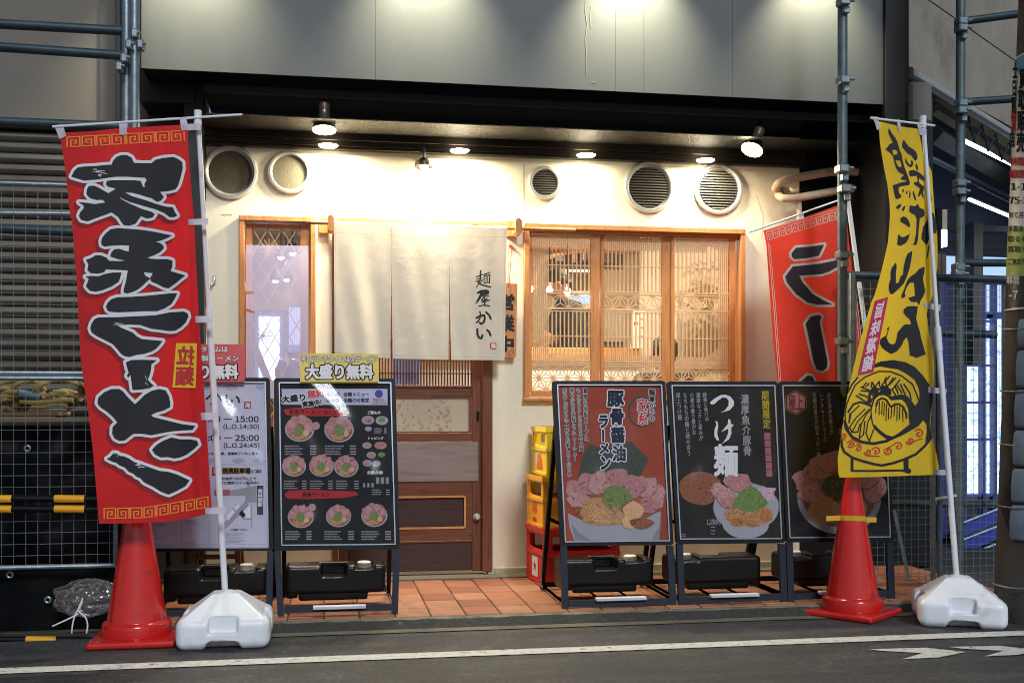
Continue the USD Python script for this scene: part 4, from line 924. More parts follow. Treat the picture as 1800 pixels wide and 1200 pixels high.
b3.meat([zz3(318, 570, 52, 45, wob=.2), zz3(720, 605, 50, 62, wob=.2), zz3(375, 548, 52, 58, wob=.2), zz3(672, 555, 60, 55, wob=.2), zz3(525, 515, 64, 50, wob=.2), zz3(440, 540, 60, 58, wob=.2), zz3(600, 555, 66, 55, wob=.2), zz3(335, 625, 50, 40, wob=.2), zz3(690, 650, 50, 42, wob=.2)], 3.5)
b3.ink('noodles', unary_union([zz3(440, 660, 95, 50), zz3(470, 710, 110, 45), zz3(400, 690, 60, 40)]), pr_brown, 5)
r9 = random.Random(5); b3.ink('noodle_strands', unary_union([LineString([(r9.uniform(1035, 1090), r9.uniform(878, 925)), (r9.uniform(1035, 1090), r9.uniform(878, 925))]).buffer(.7) for _ in range(22)]).intersection(zz3(455, 685, 110, 60)), pr_egg, 6)
b3.ink('onion', zz3(520, 610, 68, 62, n=24, wob=.2), pr_green, 6)
b3.ink('egg', unary_union([zz3(610, 680, 50, 48), zz3(590, 735, 38, 35)]), pr_egg, 7)
b3.ink('bamboo', zz3(650, 740, 60, 28), pr_soup, 7)
cir = P(1320, 440, 8.571, 975, 672); b3.ink('brush_circle', affinity.scale(Point(cir).buffer(25.8), .95, 1.04).difference(affinity.translate(affinity.scale(Point(cir).buffer(23.2), .95, 1.04), 1.2, .6)), pr_nori, 1)
t = unary_union([tv3('豚', 920, 110, 360, 250, .05), tv3('骨', 940, 385, 635, 220, .05), tv3('醤', 955, 670, 910, 220, .045), tv3('油', 975, 950, 1185, 210, .05)])
b3.ink('title_outline', t.buffer(1.9, quad_segs=2), pr_white, 8); b3.ink('title', t, pr_navy, 9)
t = unary_union([tv3('ラ', 735, 470, 690, 170, .05), sbox(975 + 718 / 8.571, 672 + 710 / 8.571, 975 + 748 / 8.571, 672 + 890 / 8.571), tv3('メ', 750, 900, 1080, 170, .05), tv3('ン', 765, 1085, 1330, 170, .05)])
b3.ink('subtitle_outline', t.buffer(1.7, quad_segs=2), pr_white, 8); b3.ink('subtitle', t, pr_navy, 9)
t = tv3('麺屋かいの', 1470, 100, 590, 95, .03); b3.ink('shop_name_outline', t.buffer(.9), pr_white, 5); b3.ink('shop_name', t, pr_black, 6)
t = tv3('家系', 1320, 240, 640, 165, .02, 20); b3.ink('style_outline', t.buffer(1.1), pr_white, 3); b3.ink('style_name', t, pr_red, 4)
for s_, cx, y1, dx in (('濃厚な特製スープに', 455, 890, 30), ('もっちりとしたのある中太麺', 355, 1040, 50), ('柔らかな自家製レアチャーシュー', 262, 1180, 50), ('店主こだわりの一杯をお楽しみください', 150, 1430, 75)):
    t = tv3(s_, cx, 85, y1, 66, .02, dx); b3.ink('copy_outline', t.buffer(.55), pr_white, 10); b3.ink('copy', t, pr_navy, 11)
on = zz3(520, 610, 64, 58, n=24, wob=.15)
pr_lime = tone('lime', '7d9150', var=.3, vs=80); pr_deep = tone('deep_green', '1b3012', var=.3, vs=80); pr_straw = tone('straw', 'b3895c', var=.25, vs=60); pr_shine = tone('shine', 'cbb9b2', var=.1); pr_char = tone('char', '5c2c2a', var=.3, vs=60)
scatter(b3, on, pr_deep, 70, 2.6, .35, 6.2, 1); scatter(b3, on, pr_lime, 70, 2.4, .3, 6.4, 2)
scatter(b3, zz3(455, 690, 105, 60), pr_straw, 60, 9, .45, 6.2, 3); scatter(b3, zz3(455, 690, 105, 60), pr_char, 40, 7, .3, 6.4, 4)
scatter(b3, PL([(290, 540), (760, 540), (740, 660), (300, 660)], 2.857, 900, 660), pr_shine, 40, 4, .3, 5.2, 5, 'meat_marbling'); scatter(b3, PL([(290, 540), (760, 540), (740, 660), (300, 660)], 2.857, 900, 660), pr_char, 30, 5, .25, 5.3, 6, 'meat_marbling')
b3.film(.0088, 1)

# --- board 4: dipping noodles
b4 = Board('black dipping noodle poster board with large white characters', [(1173, 670), (1366.6, 670), (1380.6, 954), (1190, 956)], [(1181.7, 678), (1361, 678), (1373, 945), (1196.8, 946)], [(1194, 1068), (1385, 1060)], None, None, poster_mat=tone('poster_black', '1d1a15', var=.45, vs=3.5))
def tv4(s, cx, y0, y1, w, b=.02, dx=0): return tv3(s, cx, y0, y1, w, b, dx, 8.571, 1175, 675)
Z4 = lambda p, w=None: (PL(p, 8.571, 1175, 675) if w is None else ST(p, w, 8.571, 1175, 675))
t = unary_union([Z4([(630, 275), (700, 215), (790, 165), (860, 155), (940, 185), (995, 260), (990, 320), (930, 390), (790, 430), (860, 390), (910, 320), (915, 250), (880, 205), (820, 200), (760, 240), (690, 305), (645, 300)]), Z4([(715, 550), (750, 570), (755, 640), (740, 740), (770, 850), (735, 845), (695, 780), (700, 680), (725, 620)]), Z4([(905, 520), (940, 540), (950, 600), (990, 610), (950, 660), (955, 740), (920, 830), (810, 900), (870, 820), (905, 740), (905, 670), (800, 720), (900, 600)]), text_h('麺', 1175 + 690 / 8.571, 675 + 900 / 8.571, 1175 + 1060 / 8.571, 675 + 1390 / 8.571, .035)])
b4.ink('title', t, pr_white, 6)
b4.ink('subtitle', tv4('濃厚魚介豚骨', 1150, 150, 1080, 130, .02, 50), pr_dim, 6)
b4.ink('limited_notice', tv4('期間限定', 1460, 95, 670, 115, .03, 30), pr_gold, 6)
b4.ink('pink_boxes', unary_union([Z4([(1450 + 6 * i, 730 + 112 * i), (1540 + 6 * i, 730 + 112 * i), (1545 + 6 * i, 832 + 112 * i), (1455 + 6 * i, 832 + 112 * i)]) for i in range(6)]), pr_pinkbox, 4)
for s_, cx, y1, dx in (('豚骨と魚介の', 548, 560, 40), ('濃厚なコクと旨みが', 450, 850, 50), ('小麦の香り豊かな', 355, 760, 40), ('もちもちの麺と絡み合う', 255, 1080, 60), ('極上つけ麺', 150, 540, 30)):
    b4.ink('copy', tv4(s_, cx, 125, y1, 66, .015, dx), pr_dim, 6)
q4 = lambda *a, **k: affinity.affine_transform(blob(*a, **k), [1 / 8, 0, 0, 1 / 8, 1175, 805])
b4.ink('soup_bowl', q4(450, 420, 320, 260, wob=.03, n=28), tone('dark_bowl', '1d1815'), 1)
b4.ink('soup', q4(455, 420, 300, 235, wob=.04, n=28), pr_soup, 2)
b4.ink('plate', unary_union([q4(1100, 690, 460, 340, wob=.02, n=32), q4(1100, 930, 330, 200, wob=.03, n=24)]), pr_bowl, 2)
b4.ink('noodles', unary_union([q4(1150, 800, 340, 160, wob=.08), q4(950, 820, 150, 90)]), pr_brown, 3)
b4.ink('bamboo', unary_union([q4(1000, 900, 130, 60), q4(1180, 920, 100, 50), q4(1380, 820, 90, 90)]), tone('orange_bamboo', 'a3683a', var=.3, vs=60), 4)
b4.meat([q4(980, 330, 185, 125, wob=.2), q4(720, 460, 120, 110, wob=.18), q4(1010, 380, 150, 90, wob=.2), q4(800, 545, 120, 100, wob=.2), q4(860, 630, 120, 80, wob=.2)], 3.5)
b4.ink('onion', unary_union([q4(1370, 500, 150, 110, wob=.25, n=30)]), pr_purple, 4)
b4.ink('greens', q4(1150, 590, 215, 170, wob=.16, n=30), pr_green, 5)
b4.ink('price', text_h('1,150円', 1175 + 540 / 8, 805 + 850 / 8, 1175 + 740 / 8, 805 + 940 / 8, .03), pr_dim, 5)
b4.ink('small_print', lines_print(1198, 1212, [938, 941], 1.6, 4, False).union(lines_print(1250, 1264, [925, 931, 937], 2, 5, False)), pr_grey, 5)
gr = q4(1150, 590, 205, 160, wob=.16, n=30)
scatter(b4, gr, pr_deep, 80, 2.6, .35, 5.2, 7); scatter(b4, gr, pr_lime, 80, 2.4, .3, 5.4, 8); scatter(b4, q4(1150, 820, 330, 130), pr_char, 60, 6, .4, 4.4, 9); scatter(b4, q4(1150, 820, 330, 130), pr_straw, 50, 7, .4, 4.6, 10)
scatter(b4, q4(1370, 500, 150, 110), pr_shine, 40, 4, .4, 4.3, 11); scatter(b4, q4(880, 460, 260, 200), pr_shine, 40, 4, .35, 4.8, 12, 'meat_marbling')
b4.film(.0088, 3)

# --- board 5: dark poster with the hexagon
b5 = Board('dark ramen poster board with a red hexagon emblem behind the yellow banner', [(1369, 670), (1560, 670), (1571, 951), (1383, 953)], [(1376.5, 678), (1553, 678), (1564, 942.5), (1389, 943.5)], [(1386, 1060), (1574, 1054)], None, None, poster_mat=tone('poster_charcoal', '131214', var=.4, vs=4))
def tv5(s, cx, y0, y1, w, b=.015, dx=0): return tv3(s, cx, y0, y1, w, b, dx, 8.571, 1370, 675)
Z5 = lambda p: PL(p, 8.571, 1370, 675)
hexo = Z5([(250, 90), (415, 180), (425, 365), (265, 465), (105, 380), (98, 180)])
b5.ink('hexagon_line', hexo.difference(hexo.buffer(-1.2)), tone('dull_gold', '6d5a35'), 2)
b5.ink('hexagon', hexo.buffer(-3), pr_pinkbox, 2); b5.ink('hexagon_characters', text_h('極', 1387, 693, 1400, 722, .03).union(text_h('上', 1400, 693, 1413, 722, .03)), tone('dark_rust', '5a2528'), 3)
for s_, cx, y1, dx, y0 in (('店主渾身の柔らか', 750, 760, 50, 130), ('レアチャーシューと', 640, 860, 60, 125), ('究極の旨みが詰まった一杯', 535, 1100, 70, 125)):
    b5.ink('copy', tv5(s_, cx, y0, y1, 62, .015, dx), pr_dim, 3)
q5 = lambda *a, **k: affinity.affine_transform(blob(*a, **k), [1 / 2.856, 0, 0, 1 / 2.856, 1160, 660])
b5.ink('bowl', q5(905, 620, 210, 175, wob=.01, n=36), pr_bowl, 1); b5.ink('soup', q5(905, 610, 185, 150, wob=.02, n=30), pr_soup, 2)
b5.meat([q5(735, 530, 65, 58, wob=.2), q5(1080, 560, 62, 78, wob=.2), q5(800, 465, 72, 62, wob=.2), q5(1050, 500, 66, 62, wob=.2), q5(880, 435, 75, 60, wob=.2), q5(1010, 450, 72, 60, wob=.2), q5(945, 440, 70, 58, wob=.2), q5(760, 590, 60, 52, wob=.2)], 2.6)
b5.ink('seaweed', q5(900, 560, 75, 70), pr_nori, 4); b5.ink('noodles', q5(830, 680, 80, 70), pr_brown, 4); b5.ink('egg', q5(980, 660, 60, 55), pr_egg, 5)
scatter(b5, q5(830, 680, 80, 70), pr_straw, 40, 8, .45, 4.4, 13); scatter(b5, q5(880, 480, 160, 90), pr_shine, 40, 4, .35, 4.2, 14, 'meat_marbling')
b5.film(.0088, 5)

# --- board 2: the menu
b2 = Board('black menu board with many small bowls under the yellow card', [(481.7, 664), (695, 665), (703.2, 964.5), (482, 967.6)], [(491.6, 673), (686, 673), (694, 955), (496, 957)], [(488, 1083), (699.5, 1078.5)], None, None, poster_mat=tone('menu_black', '0e0f13', var=.3, vs=5))
Z2 = lambda p: PL(p, 8.571, 490, 670)
X2 = lambda x: 490 + x / 8.571
Y2 = lambda y: 670 + y / 8.571
b2.ink('header', Z2([(40, 112), (1640, 112), (1640, 357), (60, 350)]), tone('pale_blue_white', 'a9abc4', var=.04), 1)
t = affinity.rotate(text_h('大盛り', X2(40), Y2(200), X2(420), Y2(310), .05), -6); b2.ink('offer_outline', t.buffer(1.1), pr_white, 2); b2.ink('offer', t, pr_black, 3)
t = affinity.rotate(text_h('無料', X2(430), Y2(120), X2(690), Y2(250), .05), -5); b2.ink('free_outline', t.buffer(1.1), pr_white, 4); b2.ink('free', t, tone('salmon_red', 'b0484c'), 5)
t = affinity.rotate(text_h('実施中!', X2(350), Y2(285), X2(650), Y2(375), .05), -7); b2.ink('now_on_outline', t.buffer(1.2), pr_white, 2); b2.ink('now_on', t, pr_black, 3)
b2.ink('header_lines', unary_union([text_h('昼の部', X2(720), Y2(160), X2(920), Y2(225), .03), text_h('全麺メニュー', X2(975), Y2(160), X2(1365), Y2(225), .03), text_h('夜の部', X2(720), Y2(250), X2(920), Y2(318), .03), text_h('全麺のせ限定', X2(975), Y2(250), X2(1365), Y2(318), .03)]), pr_navy, 3)
b2.ink('purse_sign', Point(X2(1510), Y2(187)).buffer(7), pr_blue, 3)
b2.ink('cash_notice', text_h('現金のみ', X2(1420), Y2(255), X2(1600), Y2(297), .02).union(text_h('Cash Only', X2(1405), Y2(297), X2(1625), Y2(345), .01)), pr_pinkbox, 3)
b2.ink('red_brush_bar', Z2([(65, 430), (250, 395), (600, 405), (1000, 420), (1080, 470), (1000, 520), (500, 525), (120, 510)]), pr_red, 1)
b2.ink('section_title', text_h('家系ラーメン', X2(150), Y2(415), X2(640), Y2(500), .02).union(text_h('(魚介スープ)', X2(660), Y2(430), X2(1020), Y2(500), .01)), pr_black, 2)
b2.ink('red_brush_bar', PL([(80, 470), (140, 415), (500, 405), (900, 425), (1080, 430), (1130, 480), (900, 520), (400, 535), (120, 530)], 8, 490, 810), pr_red, 1)
b2.ink('section_title', text_h('豚骨ラーメン', 490 + 330 / 8, 810 + 435 / 8, 490 + 720 / 8, 810 + 510 / 8, .02), pr_black, 2)
for n, (cx, cy, R) in enumerate([(X2(315), Y2(720), 26), (X2(910), Y2(730), 26), (490 + 215 / 8, 810 + 75 / 8, 21), (490 + 600 / 8, 810 + 75 / 8, 21.5), (490 + 950 / 8, 810 + 80 / 8, 21.5), (490 + 310 / 8, 810 + 785 / 8, 23), (490 + 840 / 8, 810 + 780 / 8, 22), (490 + 1345 / 8, 810 + 770 / 8, 23)]):
    bowl_print(b2, cx, cy, R, n + 3, 2)
b2.ink('round_badge', Point(X2(560), Y2(670)).buffer(7).union(Point(490 + 470 / 8, 810 + 650 / 8).buffer(6.5)), tone('badge_pink', 'a87f86'), 7)
b2.ink('side_titles', unary_union([text_h('ご飯もの', X2(1335), Y2(445), X2(1535), Y2(495), .03), text_h('トッピング', X2(1330), Y2(835), X2(1580), Y2(880), .03), text_h('お飲み物', 490 + 1240 / 8, 810 + 135 / 8, 490 + 1465 / 8, 810 + 188 / 8, .03)]), pr_white, 3)
b2.ink('side_dishes', unary_union([affinity.scale(Point(x, y).buffer(r), 1, .7) for x, y, r in ((X2(1345), Y2(585), 11), (X2(1555), Y2(590), 11), (X2(1330), Y2(965), 8), (X2(1395), Y2(1110), 8), (490 + 1245 / 8, 810 + 30 / 8, 8), (490 + 1375 / 8, 810 + 35 / 8, 7.5), (X2(1350), Y2(715), 6))]), pr_bowl, 3)
b2.ink('side_dish_food', unary_union([affinity.scale(Point(x, y).buffer(r), 1, .6) for x, y, r in ((X2(1345), Y2(585), 7), (X2(1330), Y2(965), 5), (X2(1395), Y2(1110), 6), (490 + 1245 / 8, 810 + 30 / 8, 6), (X2(1535), Y2(965), 11))]), pr_pink, 5)
b2.ink('side_dish_greens', unary_union([affinity.scale(Point(x, y).buffer(r), 1, .7) for x, y, r in ((X2(1555), Y2(575), 6), (X2(1550), Y2(1105), 6.5))]), pr_green, 5)
b2.ink('glasses', unary_union([sbox(490 + a / 8, 810 + y0 / 8, 490 + (a + w) / 8, 810 + y1 / 8) for a, y0, y1, w in ((1370, 230, 320, 45), (1437, 230, 320, 45), (1505, 230, 320, 45), (1185, 310, 370, 30), (1245, 310, 370, 30), (1305, 310, 370, 30))]), pr_grey, 3)
b2.ink('price_rows', unary_union([lines_print(X2(90), X2(565), [Y2(y) for y in (965, 1005, 1045, 1085)], 2.4, 1), lines_print(X2(695), X2(1165), [Y2(y) for y in (965, 1005, 1045, 1085)], 2.4, 2)] + [lines_print(490 + a / 8, 490 + (a + 320) / 8, [810 + y / 8 for y in (275, 312, 345, 375)], 2, 7 + a) for a in (70, 440, 805)] + [lines_print(490 + a / 8, 490 + (a + w) / 8, [810 + y / 8 for y in (985, 1020, 1055, 1090)], 2.2, 8 + a) for a, w in ((90, 370), (640, 420), (1160, 420))] + [lines_print(X2(1440), X2(1625), [Y2(y) for y in (705, 735, 765)], 2, 30), lines_print(490 + 1310 / 8, 490 + 1560 / 8, [810 + y / 8 for y in (400, 430, 460)], 2, 31)]), pr_grey, 4)
b2.film(.0065, 8)

# --- board 1: opening hours
b1 = Board('white opening hours board with a parking map beside the red banner', [(258, 663), (474, 663.5), (480.5, 967.5), (258.5, 969)], [(265, 672), (465.5, 672), (471, 961), (266.6, 962)], [(266, 1090), (478, 1084)], None, None, poster_mat=tone('poster_pale', 'b0b1c2', var=.05, vs=4))
X1 = lambda x: 360 + x / 8.571
Y1 = lambda y: 660 + y / 8.571
W1 = lambda x: 260 + x / 6.667
V1 = lambda y: 790 + y / 6.667
b1.ink('hours', unary_union([text_h('11:00 ― 15:00', X1(-130), Y1(595), X1(815), Y1(710), .025), text_h('(L.O.14:30)', X1(270), Y1(722), X1(825), Y1(808), .02), text_h('18:00 ― 25:00', X1(-125), Y1(880), X1(820), Y1(992), .025), text_h('(L.O.24:45)', X1(275), Y1(1005), X1(830), Y1(1092), .02)]), pr_navy, 3)
SB = lambda p, w: ST(p, w, 8.571, 360, 660)
b1.ink('brush_characters', unary_union([SB([(20, 350), (80, 300), (95, 270)], 26), SB([(85, 430), (110, 380), (120, 330)], 20), SB([(185, 285), (225, 330), (245, 375)], 22), SB([(325, 300), (325, 370), (350, 430), (390, 440), (405, 370)], 30), SB([(475, 315), (505, 345), (515, 395)], 28)]), pr_black, 3)
b1.ink('seal', rounded(sbox(X1(590), Y1(392), X1(692), Y1(495)), 1), tone('seal_red', '7a2a30'), 3); b1.ink('seal_character', text_h('海', X1(600), Y1(402), X1(684), Y1(487), .02), pr_white, 4)
b1.ink('wave_band', unary_union([blob(X1(x), Y1(y), w / 8.571, 45 / 8.571, 12, .2) for x, y, w in ((400, 170, 90), (30, 170, 60), (830, 170, 70))]), pr_wave, 1)
b1.ink('notice', unary_union([text_h('なくなり次第、営業終了いたします。', W1(650), V1(28), W1(1335), V1(62), .02), text_h('〒', W1(660), V1(85), W1(690), V1(110), .01) if False else Polygon()]), pr_navy, 3)
b1.ink('wave_band', unary_union([blob(W1(x), V1(130), 70 / 6.667, 30 / 6.667, 12, .25) for x in (1060, 1310, 760)]), pr_wave, 1)
b1.ink('rule', sbox(W1(60), V1(173), W1(1385), V1(178)), pr_map, 1)
t = text_h('提携駐車場', W1(870), V1(215), W1(1200), V1(280), .04); b1.ink('parking_highlight', t.buffer(.9), tone('gold_outline', '8a7a2c'), 2); b1.ink('parking_title', t, pr_black, 3)
b1.ink('parking_words', unary_union([text_h('のご案内', W1(1205), V1(232), W1(1330), V1(275), .03), text_h('お会計1000円以上で', W1(860), V1(318), W1(1270), V1(358), .02), text_h('40分の無料コイン配布中！', W1(790), V1(370), W1(1330), V1(408), .02), text_h('ご注意ください', W1(960), V1(925), W1(1170), V1(952), .02)]), pr_navy, 3)
b1.ink('parking_mark', sbox(W1(750), V1(205), W1(795), V1(305)).difference(sbox(W1(770), V1(225), W1(800), V1(280))), pr_red, 3)
L_ = lambda p, w: ST(p, w, 6.667, 260, 790)
b1.ink('map_streets', unary_union([L_([(895, 900), (1150, 640)], 60), L_([(1150, 640), (1180, 430)], 40), PL([(860, 500), (1270, 420), (1270, 620), (1150, 620), (1150, 540), (860, 540)], 6.667, 260, 790), L_([(1215, 640), (1215, 910)], 12), L_([(1120, 815), (1215, 815)], 14), L_([(990, 690), (1120, 810)], 14)]), pr_map, 1)
b1.ink('station_label', PL([(1275, 422), (1352, 422), (1348, 765), (1278, 760)], 6.667, 260, 790), tone('label_dark', '3a3a44'), 2); b1.ink('station_name', text_v('南林間駅', W1(1314), V1(460), V1(670), 60 / 6.667, .02), pr_white, 3)
b1.ink('map_blocks', unary_union([PL(p, 6.667, 260, 790) for p in ([(920, 780), (990, 700), (1020, 730), (940, 830)], [(1010, 690), (1060, 640), (1075, 665), (1030, 712)], [(1110, 740), (1190, 650), (1200, 800), (1160, 800)])]), pr_white, 2)
b1.ink('map_mark', PL([(1065, 750), (1100, 705), (1145, 765), (1115, 800)], 6.667, 260, 790), pr_black, 3)
b1.ink('map_red', sbox(W1(775), V1(468), W1(960), V1(540)), pr_pinkbox, 2)
b1.ink('columns', unary_union([sbox(W1(x), V1(830), W1(x + 5), V1(1110)) for x in (385, 715)] + [sbox(W1(60), V1(1110), W1(1385), V1(1114))]), pr_map, 1)
b1.ink('small_print', unary_union([lines_print(W1(820), W1(1330), [V1(y) for y in (975, 1000, 1030, 1060, 1080)], 2, 77, False), lines_print(W1(70), W1(280), [V1(y) for y in (850, 880, 1040)], 2, 78, False), lines_print(W1(430), W1(690), [V1(y) for y in (830, 860, 1080)], 2, 79, False)]), pr_map, 2)
b1.film(.0065, 11)

# --- cards clipped on the boards
def card(label, quad, m, edge=None):
    S_ = Flat(5.545 - .027, BK, FZ); T = Thing('offer_card', label, 'card', S_.put([quad[3]])[0])
    T.part('card', slab(Polygon(quad), S_, .002, -.004), m); return T, S_
T, S_ = card('yellow card with white brush lettering on top of the menu board', [(527.5, 620.5), (665.5, 622), (666, 671), (527.5, 671)], mat('yellow_card', 'c9b03c', .5, var=.05))
t1 = text_h('平日ランチタイムは全ラーメン', 528.5, 624, 664, 636.5, .025); t2 = text_h('大盛り無料', 537, 640, 656, 666, .05)
T.part('small_line_outline', sheet(t1.buffer(.7), S_, .0026), pr_black); T.part('small_line', sheet(t1, S_, .0034), pr_white)
T.part('large_line_outline', sheet(t2.buffer(2.0), S_, .0026), pr_black); T.part('large_line', sheet(t2, S_, .0034), pr_white)
T, S_ = card('red card with white lettering on top of the opening hours board', [(292, 604), (430.5, 605), (430, 671), (292, 671)], mat('red_card', 'b3282e', .5, var=.05))
t1 = text_h('ディナータイムは', 305, 608, 401, 619, .03).union(text_h('特製ラーメン', 340, 624, 421, 635, .03)); t2 = text_h('大盛り無料', 300, 640, 419, 666, .05)
T.part('small_lines_outline', sheet(t1.buffer(.7), S_, .0026), pr_black); T.part('small_lines', sheet(t1, S_, .0034), pr_white)
T.part('large_line_outline', sheet(t2.buffer(2.0), S_, .0026), pr_black); T.part('large_line', sheet(t2, S_, .0034), pr_white)

# --- water tank weights on the boards' feet
def make_tank(label, at, group='black water tank weights on the boards'):
    T = Thing('water_tank_weight', label, 'water tank', at, group)
    w, d, h = .252, .10, .178
    body = hull_of([((x, y, z), .02) for x in (-w + .02, w - .02) for y in (-d + .02, d - .02) for z in (.035 + .02, h - .02)], 14)
    keel = hull_of([((x, y, z), .012) for x in (-.175, .15) for y in (-d + .025, d - .025) for z in (.012, .06)], 10)
    lug = hull_of([((x, y, .03), .016) for x in (-w + .016, -w + .045) for y in (-d + .02, d - .02)] + [((x, y, .07), .016) for x in (-w + .016, -w + .06) for y in (-d + .02, d - .02)], 10)
    body = body + keel + lug
    notch = hull_of([((x, y, z), .012) for x, z in ((-.072, .2), (.052, .2), (-.058, .132), (.038, .132)) for y in (-.2, .02)], 10)
    well = hull_of([((x, y, z), .01) for x in (.105, .185) for y in (-.14, .14) for z in (.165, .25)], 10)
    body = body - notch - well
    body = body + hull_of([((x, .04, .168), .013) for x in (-.09, .07)], 10)
    m = smooth_mesh(body, .012, 8)
    T.part('body', m, black_plastic, local=True, smooth=50)
    T.part('cap', lathe([(0, .185), (.031, .185), (.035, .18), (.035, .158), (.031, .154), (0, .154)], (.145, -.01, 0), 28), mat('cap_white', 'dcdad2', .45, var=.03), local=True)
    T.part('neck', lathe([(.026, .158), (.026, .140), (0, .14)], (.145, -.01, 0), 20), black_plastic, local=True)
    return T
TZ = FZ + .045
TY = 5.545 + .27
mid = lambda b: (b.xl + b.xr) / 2
tk = make_tank('black water tank under the menu board with the yellow card', (mid(b2) - .01, TY, TZ))
tk.copy((mid(b1) + .0, TY, TZ), 'black water tank under the white opening hours board')
tk.copy((mid(b3) - .02, TY, TZ), 'black water tank under the red ramen poster board')
tk.copy((mid(b4) - .03, TY, TZ), 'black water tank turned round under the dipping noodle board', math.pi)
tk.copy((mid(b5), TY, TZ), 'black water tank in the shade under the hexagon poster board', math.pi)

# ================================================================== BANNERS
def flag_wave(z1, amp=.012, f=11.0, ph=0.0, lean=0.0):
    return lambda x, z: amp * np.clip((z1 - np.asarray(z)) * 1.2 + .25, 0, 1) * (np.sin(np.asarray(x) * f + ph + .8 * np.asarray(z)) + .4 * np.sin(np.asarray(x) * f * 2.3 + 2 * np.asarray(z) + ph))
def meander(n, t=.1):
    """A row of n square spirals in a unit-high strip n wide, alternately facing (y down)."""
    L = []
    for i in range(n):
        p = [(.04, 1), (.04, .04), (.93, .04), (.93, .96), (.30, .96), (.30, .34), (.66, .34), (.66, .64), (.48, .64)]
        if i % 2: p = [(1 - x, y) for x, y in p]
        L.append(LineString([(x * .96 + i + .02, y) for x, y in p]).buffer(t / 2, cap_style=2, join_style=2))
    return unary_union(L)
def banner_part(T, name, poly, S, lv, m, edge=7): T.part(name, sheet(poly.buffer(0), S, .0022 * lv, edge), m, smooth=True)

# --- the tall red banner at left
RF = Flat(5.13, 0, 0, flag_wave(2.3, .014, 9.0, .6))
rf = Thing('banner_flag', 'tall red banner with huge black white edged brush characters on the left pole', 'banner', atY(240, 570, 5.13))
rout = [(107, 245), (109, 233), (160, 231), (218, 225), (275, 222), (330, 219), (331, 260), (336.5, 333), (341.7, 398), (346, 490), (351, 580), (360, 707), (364, 763), (370, 863), (372.5, 892), (363, 903), (335, 910), (287, 917), (237, 919), (174, 920), (169, 860), (164, 797), (156, 730), (150, 690), (142, 633), (137.5, 548), (135, 497), (126, 385), (124, 383), (115, 300)]
RP = Polygon(rout).buffer(0)
banner_part(rf, 'cloth', RP, RF, 0, red_flag)
ZA = lambda p: PL(p, 6, 90, 200)
ZB = lambda p: PL(p, 6, 90, 380)
ZC = lambda p: PL(p, 6, 90, 540)
ZD = lambda p: PL(p, 6, 120, 730)
g1 = ZA([(215, 665), (250, 600), (285, 570), (345, 560), (470, 555), (560, 545), (640, 540), (655, 500), (690, 460), (740, 440), (800, 440), (850, 465), (875, 520), (960, 525), (1060, 525), (1100, 490), (1180, 470), (1290, 460), (1340, 480), (1385, 515), (1390, 580), (1365, 680), (1340, 760), (1310, 800), (1240, 815), (1150, 825), (1175, 860), (1190, 880), (1160, 915), (1120, 930), (1090, 910), (1060, 890), (1000, 875), (940, 855), (860, 835), (775, 830), (850, 870), (1000, 915), (1100, 950), (1200, 980), (1285, 990), (1305, 1035), (1330, 1075), (1300, 1090), (1250, 1090), (1200, 1050), (1110, 1010), (1000, 980), (900, 950), (830, 930), (760, 900), (715, 870), (745, 905), (830, 950), (900, 980), (970, 1010), (1060, 1035), (1095, 1060), (1070, 1095), (1010, 1105), (950, 1080), (920, 1120), (890, 1160), (830, 1180), (770, 1175), (740, 1140), (710, 1090), (640, 1040), (560, 1070), (450, 1110), (390, 1135), (320, 1120), (295, 1080), (310, 1040), (345, 1000), (345, 970), (295, 935), (370, 940), (460, 955), (575, 938), (545, 908), (480, 910), (410, 890), (375, 850), (380, 800), (400, 765), (450, 760), (500, 780), (560, 815), (605, 840), (650, 815), (690, 790), (600, 770), (580, 745), (590, 710), (640, 705), (750, 705), (880, 705), (945, 710), (970, 770), (990, 780), (985, 745), (1010, 700), (990, 675), (900, 670), (800, 665), (700, 665), (640, 670), (480, 695), (350, 705), (280, 685)])
g2 = unary_union([ZB([(530, 270), (540, 230), (580, 180), (630, 140), (700, 128), (820, 135), (950, 145), (1080, 165), (1200, 190), (1275, 205), (1215, 235), (1150, 260), (1095, 270), (1150, 285), (1185, 310), (1190, 340), (1150, 380), (1080, 415), (1010, 440), (1060, 450), (1150, 455), (1230, 455), (1280, 470), (1280, 530), (1260, 580), (1330, 600), (1415, 625), (1370, 660), (1310, 710), (1240, 760), (1190, 750), (1120, 715), (1060, 690), (1045, 660), (1010, 690), (970, 730), (920, 770), (870, 795), (800, 815), (765, 800), (770, 760), (790, 690), (810, 570), (700, 565), (580, 560), (560, 590), (500, 605), (420, 600), (385, 570), (395, 510), (370, 460), (420, 445), (470, 415), (530, 415), (590, 440), (610, 470), (700, 475), (795, 470), (700, 450), (625, 425), (640, 380), (670, 350), (720, 345), (780, 365), (820, 375), (825, 310), (750, 305), (640, 310), (570, 320), (535, 305)]).difference(ZB([(975, 590), (1075, 600), (1045, 655), (1000, 630)])),
                  ZB([(365, 640), (420, 630), (500, 635), (570, 610), (650, 595), (745, 595), (730, 650), (715, 690), (640, 740), (540, 780), (470, 795), (410, 785), (370, 740), (385, 700), (400, 660)])])
